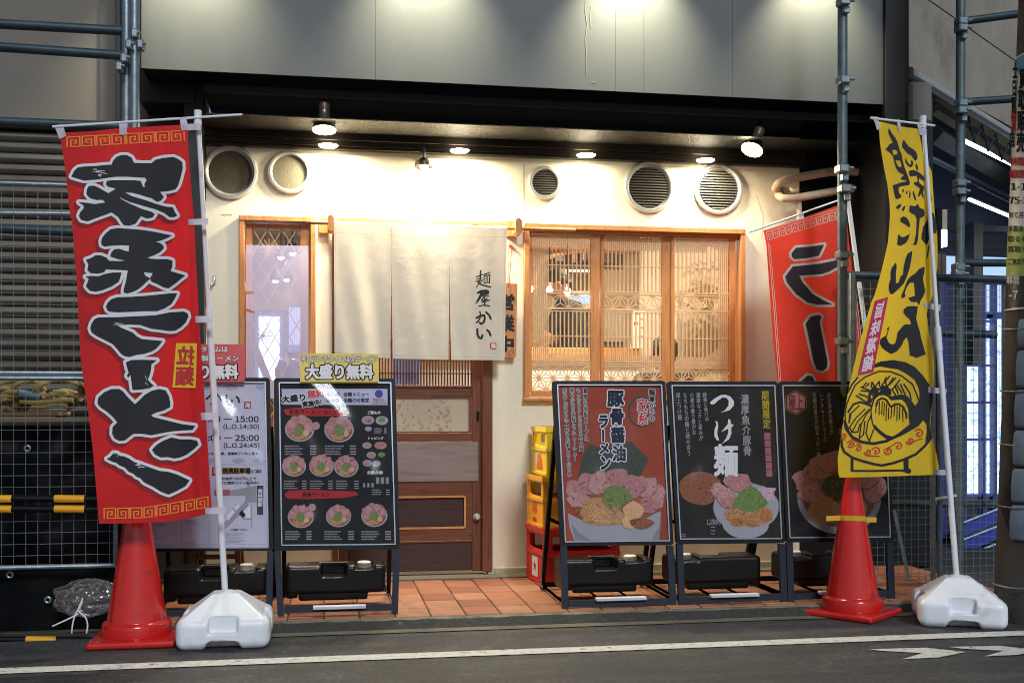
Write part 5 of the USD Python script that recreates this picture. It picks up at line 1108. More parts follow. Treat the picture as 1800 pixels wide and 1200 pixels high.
g3 = unary_union([ZB([(580, 955), (600, 910), (640, 875), (700, 855), (850, 850), (1000, 840), (1150, 825), (1250, 815), (1330, 815), (1310, 860), (1270, 925), (1200, 970), (1120, 1000), (980, 1000), (820, 1008), (690, 1012), (620, 1005), (595, 990)]),
                  ZC([(415, 220), (430, 170), (460, 125), (500, 108), (700, 105), (900, 95), (1100, 85), (1250, 55), (1400, 45), (1440, 65), (1448, 100), (1420, 160), (1370, 210), (1310, 245), (1250, 250), (1150, 235), (1060, 225), (1000, 205), (940, 185), (820, 180), (690, 185), (740, 215), (800, 240), (860, 265), (910, 310), (960, 335), (1060, 345), (1175, 355), (1150, 390), (1110, 435), (1060, 465), (980, 490), (900, 500), (830, 522), (780, 515), (740, 490), (700, 440), (650, 385), (570, 345), (480, 300), (430, 265)])])
g4 = ZC([(790, 580), (850, 555), (950, 552), (1060, 555), (1115, 558), (1060, 600), (1055, 660), (1040, 720), (1020, 760), (1050, 795), (1085, 825), (1040, 850), (950, 865), (860, 870), (850, 800), (840, 710), (815, 740), (800, 720), (820, 690), (805, 640)])
g5 = unary_union([Polygon([P(x, y, 6, 90, 540) for x, y in [(490, 1010), (500, 950), (560, 895), (640, 860), (720, 860), (760, 885), (800, 935), (850, 985), (885, 1020), (930, 980), (990, 920), (1060, 880), (1140, 860), (1210, 875), (1245, 940), (1258, 1010), (1255, 1050), (1190, 1085), (1100, 1110), (1055, 1135)]] + [P(x, y, 6, 120, 730) for x, y in [(900, 15), (1000, 40), (1100, 65), (1200, 90), (1340, 108), (1310, 150), (1200, 155), (1090, 165), (980, 185), (880, 205), (780, 190), (690, 190), (650, 220), (600, 260), (540, 265), (490, 240), (465, 190), (470, 120), (520, 70)]] + [P(x, y, 6, 90, 540) for x, y in [(650, 1150), (590, 1098), (520, 1050)]]).buffer(0),
                  ZD([(885, 360), (930, 310), (1000, 265), (1090, 230), (1180, 250), (1290, 250), (1360, 265), (1375, 305), (1330, 350), (1250, 410), (1180, 440), (1120, 450), (1050, 435), (980, 440), (920, 410)])])
g6 = ZD([(410, 455), (440, 440), (480, 395), (520, 400), (545, 420), (600, 432), (640, 450), (700, 490), (740, 500), (790, 520), (860, 545), (960, 580), (1060, 592), (1150, 620), (1280, 680), (1240, 740), (1150, 790), (1060, 830), (980, 800), (900, 750), (800, 700), (760, 655), (720, 640), (690, 610), (640, 590), (600, 545), (540, 520), (510, 495), (470, 485)])
fig = unary_union([g1, g2, g3, g4, g5, g6])
banner_part(rf, 'character_shadow', affinity.translate(fig.buffer(6.0, quad_segs=3), -5, 6).intersection(RP.buffer(-1)), RF, 1, red_shadow)
banner_part(rf, 'character_outline', fig.buffer(5.2, quad_segs=3), RF, 2, flag_white)
for n, g in enumerate((g1, g2, g3, g4, g5, g6)): banner_part(rf, 'character', g, RF, 3, flag_black)
# dry brush scratches
r4 = random.Random(11); sc = []
for (cx, cy, dx, dy, ln, k) in ((170, 301, 1, .05, 14, 14), (180, 309, 1, 0, 10, 6), (222, 672, .1, 1, 8, 8), (260, 668, 0, 1, 9, 4), (200, 820, .85, .42, 14, 16), (245, 818, .9, .35, 12, 8), (205, 797, .8, .5, 8, 8), (208, 571, 1, -.02, 16, 5)):
    for _ in range(k):
        a = r4.uniform(-8, 8); b = r4.uniform(-3.5, 3.5); l = ln * r4.uniform(.2, .6)
        x, y = cx + dx * a - dy * b, cy + dy * a + dx * b; sc.append(LineString([(x, y), (x + dx * l, y + dy * l)]).buffer(r4.uniform(.25, .6)))
banner_part(rf, 'dry_brush_streak', unary_union(sc).intersection(fig.buffer(1)), RF, 4, flag_white)
banner_part(rf, 'key_border', unary_union([quad_map(affinity.scale(meander(8), 1 / 8, 1, origin=(0, 0)), [(116, 241), (325, 229), (326, 247.5), (117, 259.5)])]), RF, 1, orange_ink)
mb = affinity.scale(meander(8), 1 / 8, 1, origin=(0, 0))
def low(x, y, z=None):
    x, y = np.asarray(x), np.asarray(y); px = 182 + 185 * x; py = 892 - 18 * np.clip(x - .38, 0, 1) * 1.3 - 6 * x * x + 19 * y; return px, py
banner_part(rf, 'key_border', _tf(low, mb).buffer(0), RF, 1, orange_ink)
yb_ = [(310, 603.3), (346.7, 603.3), (344.2, 681.7), (303.8, 680.8)]
banner_part(rf, 'yellow_label', Polygon(yb_), RF, 4, yellow_ink)
mir = lambda ch, b=.035: affinity.scale(glyph(ch)[0].buffer(b, quad_segs=2), -1, 1, origin=(.5, .5))
def in_quad(u, q, a, b, m=.08):
    """Places an em-square figure in the slice a..b (downwards) of a quad."""
    q = np.asarray(q, float); L = lambda t: (q[0] + (q[3] - q[0]) * t, q[1] + (q[2] - q[1]) * t)
    (l0, r0), (l1, r1) = L(a), L(b)
    return quad_map(u, [l0 + (r0 - l0) * m, r0 - (r0 - l0) * m, r1 - (r1 - l1) * m, l1 + (r1 - l1) * m])
banner_part(rf, 'label_characters', unary_union([in_quad(mir('拉'), yb_, .06, .49), in_quad(mir('麺'), yb_, .51, .95)]), RF, 5, red_ink)
def tabs(T, list_, S):
    for q in list_: T.part('strap', sheet(Polygon(q), S, .006, 6), mat('strap_white_%d' % len(_used), 'c4bed0', .6, var=.05, trans=.3), smooth=True)
tabs(rf, [[(96, 221), (111, 219.5), (117, 240), (105, 245)], [(209.5, 214), (222, 213), (224, 237), (210.5, 238)], [(316, 208), (328, 206), (331, 229), (319, 230)], [(328, 219), (354, 217), (354, 229), (329, 230)], [(331, 386), (366, 384), (366, 395), (332, 396)], [(343, 556), (373, 555), (373, 567), (344, 567)], [(353, 725), (383, 724), (383, 737), (354, 738)], [(361, 892), (397, 890), (397, 903), (361, 902)]], RF)
# pole with its cross arm
pp = Thing('banner_stand', 'white banner stand with water filled base beside the left cone', 'banner stand', (*atZ(398, 1126, 0)[:2], 0), 'white banner stands with water filled bases')
pY = float(atZ(398, 1126, 0)[1]); p0, p1, p2 = atY(397, 1064, pY), atY(368, 560, pY * .45 + 5.15 * .55), atY(347.5, 199, 5.15)
pp.part('lower_tube', rod(p0, p1, .0145, 14), white_plastic); pp.part('upper_tube', rod(p1, p2, .011, 14), white_plastic)
pp.part('joint', rod(p1 + (p0 - p1) * .06, p1 - (p0 - p1) * .035, .017, 14), white_plastic)
pp.part('top_cap', rod(p2 - [0, 0, .05], p2 + [0, 0, .012], .0165, 14), white_plastic)
pp.part('cross_arm', rod(atY(92, 223, 5.12), atY(426, 201.5, 5.14), .0055, 8), white_plastic)
# water filled bases
def make_base(T, at, rot=0.0):
    def put(name, m, mt, smooth):
        m.apply_transform(trimesh.transformations.rotation_matrix(rot, [0, 0, 1])); m.apply_translation(at); return T.part(name, m, mt, smooth=smooth)
    w = .205; r = .04
    body = hull_of([((x, y, z), r) for x in (-w + r, w - r) for y in (-w + r, w - r) for z in (r, .10)] , 18)
    hood = hull_of([((x, y, .118), .022) for x in (-.165, .165) for y in (-.165, .165)] + [((x, y, .215), .012) for x in (-.055, .055) for y in (-.055, .055)], 14)
    body = body + hood
    for k in range(4):
        cut = hull_of([((x, y, z), .02) for x, z in ((-.075, -.03), (.075, -.03), (-.05, .02), (.05, .02)) for y in (-w - .1, -w + .07)], 12)
        slot = hull_of([((x, y, z), .014) for x in (-.05, .05) for y in (-w - .1, -w + .03) for z in (.085, .14)], 12)
        body = body - cut.rotate([0, 0, 90 * k]); body = body - slot.rotate([0, 0, 90 * k])
    m = smooth_mesh(body, .014, 10)
    tk_ = put('base_tank', m, white_plastic, 45)
    put('collar', lathe([(0, .235), (.03, .235), (.044, .23), (.044, .205), (.05, .2), (.05, .19)], (0, 0, 0), 24), white_plastic, 30)
    put('filler_cap', lathe([(0, .2), (.022, .2), (.024, .196), (.024, .165)], (.085, -.06, 0), 18), white_plastic, 30)
c0 = atZ(398, 1126, 0); c0[2] = 0
make_base(pp, c0)
# --- the yellow banner at right
YF = Flat(5.26, 0, 0, flag_wave(2.3, .016, 10.0, 2.0))
yf = Thing('banner_flag', 'yellow banner with black brush characters and a ramen bowl drawing', 'banner', atY(1570, 520, 5.26))
yout = [(1543.5, 213), (1580, 222), (1613, 226.5), (1617, 239), (1622, 268), (1630, 285), (1638, 302), (1640, 330), (1643, 375), (1647, 405), (1648, 435), (1648, 470), (1644, 492), (1639, 520), (1632, 540), (1629, 552), (1633, 584), (1640, 613), (1642, 637), (1642, 676), (1639, 700), (1635, 745), (1640, 769), (1646, 797), (1650.6, 822.5), (1640, 834), (1585, 836), (1535, 838), (1475.6, 839), (1473.5, 830), (1472.5, 805), (1479, 764), (1485, 720), (1494, 672), (1497.5, 658), (1508, 613), (1521, 567), (1532, 530), (1537, 520), (1547, 485), (1554.5, 455), (1561, 425), (1564.5, 380), (1564, 360), (1560, 325), (1554, 295), (1550, 272), (1547, 252), (1545.5, 232)]
YP = Polygon(yout).buffer(0)
banner_part(yf, 'cloth', YP, YF, 0, yellow_flag, 8)
yA = lambda p: PL(p, 10, 1500, 200)
yB = lambda p: PL(p, 10, 1500, 310)
yC = lambda p: PL(p, 10, 1500, 420)
yD = lambda p: PL(p, 8.571, 1480, 520)
k1 = unary_union([yA([(625, 255), (660, 320), (700, 380), (740, 430), (770, 490), (790, 560), (815, 650), (850, 730), (865, 830), (890, 920), (920, 1000), (950, 1080), (970, 1140), (995, 1210), (980, 1255), (910, 1265), (820, 1280), (790, 1310), (800, 1400), (835, 1430), (835, 1470), (770, 1505), (735, 1480), (710, 1380), (690, 1260), (770, 1230), (850, 1205), (920, 1195), (930, 1170), (860, 1165), (825, 1145), (850, 1110), (890, 1080), (870, 1070), (800, 1030), (760, 980), (735, 920), (715, 830), (690, 740), (640, 690), (560, 625), (600, 590), (630, 540), (690, 510), (660, 440), (625, 370), (605, 310)]).difference(unary_union([yA([(680, 640), (740, 635), (775, 670), (765, 715), (700, 725)]), yA([(735, 820), (820, 825), (850, 930), (800, 940), (770, 900)])])),
    yA([(885, 455), (920, 510), (970, 580), (1040, 620), (1090, 660), (1125, 740), (1120, 800), (1090, 830), (1060, 800), (1020, 740), (940, 690), (890, 630), (850, 580), (860, 500)]), yA([(915, 765), (950, 850), (990, 900), (1015, 880), (1005, 820), (1040, 830), (1050, 900), (1010, 945), (960, 920), (910, 850)]), yA([(1100, 870), (1135, 940), (1135, 1000), (1105, 980), (1090, 920)]),
    yA([(980, 1000), (1060, 990), (1150, 1030), (1230, 1100), (1250, 1150), (1240, 1190), (1200, 1160), (1150, 1130), (1150, 1200), (1180, 1240), (1245, 1280), (1240, 1330), (1220, 1370), (1240, 1490), (1210, 1460), (1190, 1400), (1150, 1470), (1130, 1440), (1170, 1320), (1140, 1290), (1060, 1240), (1070, 1200), (1120, 1200), (1130, 1150), (1110, 1090), (1000, 1105), (975, 1060)]),
    yB([(880, 220), (890, 250), (870, 290), (850, 260)]), yB([(940, 230), (950, 320), (920, 300)]), yB([(985, 245), (1005, 300), (995, 380), (975, 370)]), yB([(1050, 245), (1100, 380), (1095, 435), (1065, 390), (1040, 290)])])
k2 = unary_union([yB([(745, 540), (790, 500), (840, 485), (830, 540), (770, 585)]), yB([(910, 515), (900, 580), (875, 620), (850, 585), (870, 540)]), yB([(980, 545), (1000, 510), (1080, 530), (1130, 480), (1160, 550), (1230, 580), (1255, 640), (1240, 700), (1165, 740), (1150, 900), (1130, 1130), (1110, 1200), (1045, 1210), (1070, 1150), (1100, 1000), (1110, 760), (1080, 680), (1020, 650), (980, 620)]), yB([(820, 740), (880, 700), (940, 730), (980, 800), (1000, 870), (970, 900), (930, 860), (830, 800)]), yB([(790, 1010), (830, 1060), (880, 1070), (940, 1040), (990, 1010), (970, 1090), (930, 1160), (900, 1185), (820, 1225), (765, 1200), (775, 1100)]),
    yB([(1320, 630), (1400, 640), (1450, 760), (1470, 900), (1455, 1000), (1385, 1000), (1380, 880), (1340, 830), (1310, 880), (1320, 1000), (1330, 1100), (1285, 1210), (1240, 1160), (1190, 1090), (1220, 900), (1285, 780), (1300, 700)]), yB([(1310, 300), (1360, 290), (1375, 420), (1345, 535), (1310, 480), (1305, 380)])])
k3 = unary_union([yC([(745, 410), (760, 490), (745, 600), (745, 780), (790, 770), (830, 650), (870, 630), (880, 500), (910, 360), (950, 260), (1035, 205), (1020, 350), (985, 520), (930, 680), (880, 790), (780, 890), (690, 970), (640, 960), (620, 880), (620, 800), (650, 700), (650, 600), (670, 510)]), yC([(1250, 485), (1245, 580), (1220, 700), (1245, 830), (1260, 920), (1220, 1020), (1180, 1080), (1150, 1170), (1120, 1110), (1010, 1105), (960, 1035), (1080, 1000), (1075, 900), (1060, 760), (990, 770), (930, 860), (900, 950), (915, 1010), (850, 1050), (840, 990), (890, 880), (950, 720), (1010, 650), (1080, 610), (1150, 530)]), yC([(1360, 75), (1330, 180), (1310, 300), (1280, 380), (1290, 260), (1315, 120)])])
k4 = yD([(920, 250), (930, 200), (980, 160), (1060, 150), (1140, 160), (1130, 250), (1115, 330), (1140, 440), (1170, 530), (1190, 640), (1220, 740), (1260, 880), (1190, 905), (1115, 935), (1080, 910), (1020, 900), (1010, 790), (1000, 700), (975, 620), (930, 670), (890, 760), (830, 830), (740, 875), (680, 840), (610, 790), (565, 720), (575, 650), (620, 620), (660, 600), (690, 520), (670, 500), (715, 455), (700, 520), (670, 630), (700, 700), (750, 735), (800, 710), (820, 640), (835, 550), (890, 480), (940, 430), (1040, 430), (1020, 360), (960, 300)])
for g in (k1, k2, k3, k4): banner_part(yf, 'character', g.intersection(YP), YF, 1, flag_black, 8)
strip = [(1537.2, 528.8), (1561, 521.8), (1534.8, 654.2), (1506.8, 660)]
banner_part(yf, 'red_label', Polygon(strip), YF, 1, mat('crimson_print', 'b52a48', .75, var=.06), 8)
banner_part(yf, 'label_characters', unary_union([in_quad(mir(c, .03), strip, .04 + .235 * i, .04 + .235 * i + .22, .16) for i, c in enumerate('旨味凝縮')]), YF, 2, mat('pale_pink_print', 'e0c6d2', .75, var=.03), 8)
E_ = lambda p, w=None: (PL(p, 8, 1460, 620) if w is None else ST(p, w, 8, 1460, 620))
bowl = [E_([(610, 160), (700, 120), (880, 100), (1050, 130), (1180, 195), (1290, 310), (1390, 450), (1440, 600), (1400, 850), (1390, 1000), (1430, 1190), (1380, 1270), (1330, 1250), (1350, 1100), (1345, 1000), (1300, 945), (1230, 1030), (1110, 1000), (1095, 900), (1090, 780), (1130, 700), (1190, 745), (1245, 655), (1250, 570), (1230, 480), (1180, 380), (1080, 300), (950, 230), (830, 215), (700, 190), (610, 210)]),
    E_([(1110, 1000), (1230, 1030), (1000, 1160), (800, 1250), (790, 1215), (700, 1150), (610, 1065), (590, 1000), (620, 1010), (700, 1090), (780, 1150), (870, 1175), (960, 1120)]),
    E_([(850, 610), (1000, 580), (1080, 610), (1150, 690), (1190, 745), (1090, 780), (1050, 700), (1000, 655), (920, 660), (850, 665), (800, 615), (740, 590), (680, 600), (620, 650), (600, 710), (575, 800), (580, 900), (610, 1060), (585, 1010), (560, 900), (560, 760), (600, 640), (680, 570), (780, 570)]),
    E_([(640, 740), (660, 670), (720, 635), (780, 660), (830, 740), (850, 760), (900, 720), (960, 720), (1020, 760), (1060, 850), (1065, 910)], 28), E_([(250, 1070), (205, 960), (200, 860), (225, 720), (265, 620), (345, 450), (480, 340), (680, 258), (850, 265), (1000, 325), (1150, 440), (1215, 600), (1235, 660)], 20),
    E_([(195, 960), (215, 1060), (300, 1180), (430, 1250), (600, 1275), (800, 1235)], 40), E_([(150, 1230), (155, 1310), (190, 1390), (300, 1470), (450, 1520), (600, 1560), (720, 1580), (870, 1550), (1050, 1490), (1200, 1420), (1320, 1310), (1390, 1220)], 36),
    E_([(240, 560), (300, 440), (380, 345)], 24), E_([(300, 1490), (300, 1650)], 42), E_([(300, 1655), (600, 1657), (1000, 1650), (1100, 1680)], 28), E_([(1060, 1500), (1060, 1640), (1095, 1660)], 72),
    E_([(245, 830), (320, 720), (420, 690), (560, 740)], 28), E_([(560, 520), (600, 460), (680, 500), (720, 450), (800, 470), (850, 520), (850, 600), (780, 570), (680, 570), (600, 640), (560, 720), (500, 680), (540, 640), (520, 600)]).difference(unary_union([E_([(560, 600), (600, 570), (600, 610), (570, 650)]), E_([(700, 510), (690, 550), (665, 545)])]))]
for l in ([(640, 740), (630, 840)], [(685, 690), (680, 870)], [(725, 680), (715, 860)], [(755, 700), (745, 880)], [(785, 720), (775, 950)], [(815, 770), (810, 930)], [(860, 770), (845, 920)], [(900, 740), (890, 890)], [(935, 750), (930, 950)], [(970, 760), (965, 930)], [(1010, 790), (1015, 960)]): bowl.append(E_(l, 15))
for l in ([(270, 850), (255, 980)], [(260, 980), (285, 850), (400, 740)], [(260, 1050), (350, 920), (480, 790)], [(300, 1110), (380, 960), (540, 790)], [(400, 1200), (430, 1000), (500, 860), (560, 800)], [(500, 1120), (520, 980), (570, 870)], [(540, 1250), (600, 1080)], [(270, 1050), (300, 1115), (380, 1110), (410, 1000)], [(490, 1120), (545, 1240)], [(400, 1200), (460, 1150), (480, 960)]): bowl.append(E_(l, 18))
for l in ([(360, 600), (450, 660), (540, 720)], [(400, 580), (500, 610), (560, 680)], [(430, 530), (530, 540), (600, 600)], [(430, 480), (560, 530)], [(570, 480), (580, 410), (620, 470)], [(620, 480), (680, 400), (690, 470)], [(720, 450), (760, 400), (790, 460)], [(800, 470), (880, 350)], [(770, 400), (830, 325)], [(830, 440), (915, 350)], [(860, 520), (970, 380)], [(860, 510), (910, 590)], [(900, 460), (950, 570)], [(920, 440), (1000, 560)], [(980, 440), (1050, 590)], [(1030, 440), (1110, 560), (1130, 660)], [(760, 380), (780, 345)], [(460, 470), (500, 420)], [(500, 470), (540, 430)]): bowl.append(E_(l, 21))
banner_part(yf, 'bowl_drawing', unary_union(bowl).intersection(YP), YF, 1, flag_black, 8)
sp = []
for cx, cy, r, s, a0 in ((190, 370, 46, 1, 1.5), (285, 480, 50, -1, 2.5), (385, 540, 54, 1, 4), (520, 590, 50, -1, 3.0), (640, 580, 62, 1, 3.5), (810, 575, 58, -1, 3.0), (950, 510, 60, 1, 3.8), (1115, 430, 56, -1, 2.8), (1240, 330, 66, 1, 3.8)):
    sp.append(E_([(cx + r * (1 - t) * math.cos(a0 + s * t * 9), cy + 800 + r * (1 - t) * math.sin(a0 + s * t * 9)) for t in np.linspace(0, .85, 26)], 17))
for a, b in (((230, 460), (300, 410)), ((300, 415), (420, 470)), ((500, 640), (680, 650)), ((750, 560), (900, 480)), ((1070, 480), (1280, 400))): sp.append(E_([(a[0], a[1] + 800), (b[0], b[1] + 800)], 16))
banner_part(yf, 'red_spirals', unary_union(sp).intersection(YP), YF, 2, red_ink, 8)
tabs(yf, [[(1530, 206), (1541, 206), (1547, 224), (1541, 230), (1536, 214)], [(1574.5, 211), (1581, 211), (1583, 231), (1579.5, 232)], [(1611, 215), (1618, 216), (1619, 234), (1614.5, 236)], [(1615, 226), (1628, 228), (1628, 238), (1616, 238)], [(1624, 531), (1653, 536), (1651, 547), (1625, 541)], [(1631, 679), (1663, 684), (1662, 693), (1631, 690)], [(1641, 825), (1671.5, 825), (1671.5, 835), (1641, 834)]], YF)
c1 = atZ(1684, 1092, 0); c1[2] = 0
yp = Thing('banner_stand', 'white banner stand carrying the yellow banner at the road edge', 'banner stand', c1, 'white banner stands with water filled bases')
p0, p1, p2 = atY(1683.5, 1040, float(c1[1])), atY(1649, 590, float(c1[1]) * .45 + 5.27 * .55), atY(1622.5, 208, 5.27)
yp.part('lower_tube', rod(p0, p1, .0145, 14), white_plastic); yp.part('upper_tube', rod(p1, p2, .011, 14), white_plastic)
yp.part('joint', rod(p1 + (p0 - p1) * .06, p1 - (p0 - p1) * .035, .017, 14), white_plastic); yp.part('top_cap', rod(p2 - [0, 0, .05], p2 + [0, 0, .012], .0165, 14), white_plastic)
yp.part('cross_arm', rod(atY(1530, 207.5, 5.255), atY(1643, 221, 5.26), .006, 8), white_plastic)
make_base(yp, c1, math.radians(-24))
# --- the second red banner behind the scaffold post
BF = Flat(6.12, 0, 0, flag_wave(2.0, .012, 8.0, 1.0))
bf = Thing('banner_flag', 'orange red banner with brown strokes behind the scaffold post', 'banner', atY(1430, 560, 6.12))
bo = [(1342, 405), (1400, 387), (1470, 362), (1487, 356), (1492, 425), (1500, 490), (1509, 560), (1518, 640), (1526, 720), (1374, 720), (1366.7, 671), (1359, 600), (1354, 530), (1347, 430)]
banner_part(bf, 'cloth', Polygon(bo), BF, 0, flag_back, 8)
ZG = lambda p: PL(p, 3.428, 1320, 330)
k = unary_union([ZG([(243, 395), (270, 362), (360, 355), (440, 343), (408, 410), (330, 425), (262, 430), (245, 415)]), ZG([(205, 535), (250, 475), (300, 470), (400, 460), (500, 440), (560, 425), (530, 470), (470, 505), (420, 520), (350, 525), (290, 530), (310, 570), (370, 640), (440, 680), (490, 703), (400, 705), (340, 690), (270, 640), (215, 570)]), ZG([(327, 820), (360, 775), (405, 765), (425, 775), (412, 810), (430, 900), (460, 1050), (455, 1085), (430, 1103), (395, 1095), (375, 1040), (350, 920), (335, 850)]), ZG([(300, 1165), (340, 1130), (368, 1135), (420, 1250), (380, 1300), (330, 1240)])])
banner_part(bf, 'character_outline', k.buffer(4.3), BF, 1, mat('warm_white_print', 'd8c4ba', .75), 8)
banner_part(bf, 'character', k, BF, 2, flag_brown, 8)
bl = quad_map(affinity.scale(meander(12), 1 / 12, 1, origin=(0, 0)), [(1346, 408), (1478, 369), (1480, 383), (1349, 423)])
banner_part(bf, 'key_border', unary_union([bl, LineString([(1347, 405), (1472, 367)]).buffer(.6), LineString([(1350, 426), (1360, 540), (1370, 680)]).buffer(.6), LineString([(1353, 430), (1363, 540), (1373, 680)]).buffer(.5), LineString([(1500, 480), (1510, 560), (1514, 600)]).buffer(.6), LineString([(1496, 480), (1506, 560), (1510, 600)]).buffer(.5)]), BF, 1, mat('warm_white_border', 'd9b9a8', .75), 8)
tabs(bf, [[(1403, 376), (1411, 373), (1413, 384), (1405, 386)]], BF)
bp = Thing('banner_pole', 'thin metal pole and rod of the orange red banner behind the scaffold', 'pole', atY(1530, 700, 6.13))
bp.part('pole', rod(atY(1489, 340, 6.14), atY(1546, 760, 6.14), .013, 12), white_plastic)
bp.part('cross_arm', rod(atY(1317, 408, 6.11), atY(1492, 346, 6.13), .006, 8), steel)

# ================================================================== CONES, TAPE, CRATES
def make_cone(label, at):
    T = Thing('traffic_cone', label, 'traffic cone', at, 'red traffic cones at the road edge')
    a = .178
    base = hull_of([((x, y, z), .012) for x in (-a, a) for y in (-a, a) for z in (.014, .022)], 10)
    T.part('base', from_manifold(base), cone_red, local=True, smooth=40)
    T.part('body', lathe([(.152, .033), (.155, .04), (.155, .085), (.147, .095), (.138, .1), (.133, .105), (.036, .705), (.031, .718), (.02, .724), (0, .725)], (0, 0, 0), 48), cone_red, local=True, smooth=40)
    return T
cc = atZ(241, 1126, 0); cc[2] = 0
cn = make_cone('glossy red traffic cone under the red banner', cc)
c2 = atZ(1498, 1080, 0); c2[2] = 0
cn.copy(c2, 'red traffic cone with a yellow tape round it below the yellow banner', math.radians(38))
tz = .505; tr = .036 + (.705 - tz) * (.097 / .6)
tpth = [(c2[0] + (tr + .003) * math.cos(t), c2[1] + (tr + .003) * math.sin(t)) for t in np.linspace(math.pi * 1.05, math.pi * 1.95, 16)]
tpth = [(c2[0] - tr - .085, c2[1] - .02)] + tpth + [(c2[0] + tr + .06, c2[1] - .01), (c2[0] + tr + .085, c2[1] + .03)]
v = [(x, y, tz + dz + .012 * math.sin(3 * i / len(tpth)) - .02 * i / len(tpth)) for i, (x, y) in enumerate(tpth) for dz in (-.013, .013)]
f = [q for i in range(len(tpth) - 1) for q in ((2 * i, 2 * i + 2, 2 * i + 3), (2 * i, 2 * i + 3, 2 * i + 1))]
tp_ = Thing('barrier_tape', 'yellow tape tied round the red cone', 'tape', (c2[0], c2[1], tz)); tp_.part('tape', tm(v, f), mat('yellow_tape', 'c9a02c', .45, var=.1))

def crate(label, x0, y0, z0, h, m, L=.44, W=.31, logo=None, skew=0.0, grp=None):
    """A bottle crate: ribbed open sides, rim, handles; x0, y0 its front left corner seen from the street."""
    T = Thing('bottle_crate', label, 'crate', (x0 + L / 2, y0 + W / 2, z0), grp)
    t = .014; rot = skew
    def fix(mm):
        mm.apply_transform(trimesh.transformations.rotation_matrix(rot, [0, 0, 1], [x0 + L / 2, y0 + W / 2, 0])); return mm
    def side(a, b, horiz):                 # a wall panel with a hand hole and a window
        ln = b - a
        g = sbox(0, 0, ln, h)
        g = g.difference(rounded(sbox(.045, h * .60, ln - .045, h * .86), .012))
        return g
    gx = side(0, L, 1); gy = side(0, W, 0)
    front = extrude_xz(affinity.translate(gx, x0, z0), y0, y0 + t); back = extrude_xz(affinity.translate(gx, x0, z0), y0 + W - t, y0 + W)
    def yz(g, x):
        mm = trimesh.creation.extrude_polygon(g, t, engine='earcut'); vv = np.array(mm.vertices); mm.vertices = np.c_[x + t - vv[:, 2], y0 + vv[:, 0], z0 + vv[:, 1]]
        if mm.volume < 0: mm.invert()
        return mm
    T.part('front_wall', fix(front), m); T.part('back_wall', fix(back), m); T.part('end_wall', fix(yz(gy, x0 - .001)), m); T.part('end_wall', fix(yz(gy, x0 + L - t + .001)), m)
    rim = sbox(x0 - .01, y0 - .01, x0 + L + .01, y0 + W + .01).difference(sbox(x0 + t, y0 + t, x0 + L - t, y0 + W - t))
    def slab_z(g, za, zb): mm = trimesh.creation.extrude_polygon(g, zb - za, engine='earcut'); mm.apply_translation([0, 0, za]); return mm
    T.part('rim', fix(cat(slab_z(rim, z0 + h - .03, z0 + h))), m); T.part('foot_rim', fix(slab_z(sbox(x0 - .008, y0 - .008, x0 + L + .008, y0 + W + .008), z0, z0 + .016)), m)
    T.part('mid_rail', fix(slab_z(sbox(x0 - .007, y0 - .007, x0 + L + .007, y0 + W + .007).difference(sbox(x0 + t, y0 + t, x0 + L - t, y0 + W - t)), z0 + h * .5, z0 + h * .5 + .02)), m)
    for X in (x0 - .005, x0 + L - .02):
        for Y in (y0 - .005, y0 + W - .02):
            T.part('corner_post', fix(bx(X, X + .025, Y, Y + .025, z0 + .017, z0 + h - .0305, .004)), m)
    for i in (1, 2, 3):
        T.part('divider', fix(bx(x0 + L * i / 4 - .002, x0 + L * i / 4 + .002, y0 + t, y0 + W - t, z0 + .02, z0 + h * .55)), m)
    for i in (1, 2):
        T.part('divider', fix(bx(x0 + t, x0 + L - t, y0 + W * i / 3 - .002, y0 + W * i / 3 + .002, z0 + .02, z0 + h * .52)), m)
    if logo: logo(T, fix, x0, y0, z0, h, L, W)
    return T
def flat_print(T, fix, poly, where, m, x0, y0, L, W, lift=.0015):
    """A print on the left end (where 'e') or the front ('f') of a crate: poly in (along, up)."""
    vv, ff = tri2d(poly)
    if where == 'e': p = np.c_[np.full(len(vv), x0 - .0015 - lift), y0 + W - vv[:, 0], vv[:, 1]]
    else: p = np.c_[x0 + vv[:, 0], np.full(len(vv), y0 - lift), vv[:, 1]]
    T.part('print', fix(tm(p, ff)), m)
star = lambda cx, cy, r: Polygon([(cx + (r if k % 2 == 0 else r * .42) * math.sin(k * math.pi / 5), cy + (r if k % 2 == 0 else r * .42) * math.cos(k * math.pi / 5)) for k in range(10)])
def logo_red(T, fix, x0, y0, z0, h, L, W):
    flat_print(T, fix, sbox(W * .3, z0 + .03, W * .62, z0 + h * .46), 'e', pr_white, x0, y0, L, W); flat_print(T, fix, star(W * .46, z0 + h * .28, .032), 'e', red_ink, x0, y0, L, W, .003)
    flat_print(T, fix, sbox(L * .24, z0 + .03, L * .84, z0 + h * .44), 'f', pr_white, x0, y0, L, W); flat_print(T, fix, star(L * .32, z0 + h * .3, .03), 'f', red_ink, x0, y0, L, W, .003)
orange_logo = mat('orange_logo', 'd9571c', .5)
def logo_fan(T, fix, x0, y0, z0, h, L, W):
    flat_print(T, fix, Polygon([(W * .5 + .06 * math.cos(a), z0 + .035 + .09 * math.sin(a)) for a in np.linspace(0, math.pi, 20)]), 'e', orange_logo, x0, y0, L, W); flat_print(T, fix, sbox(W * .2, z0 + h * .2, W * .36, z0 + h * .45), 'e', pr_white, x0, y0, L, W)
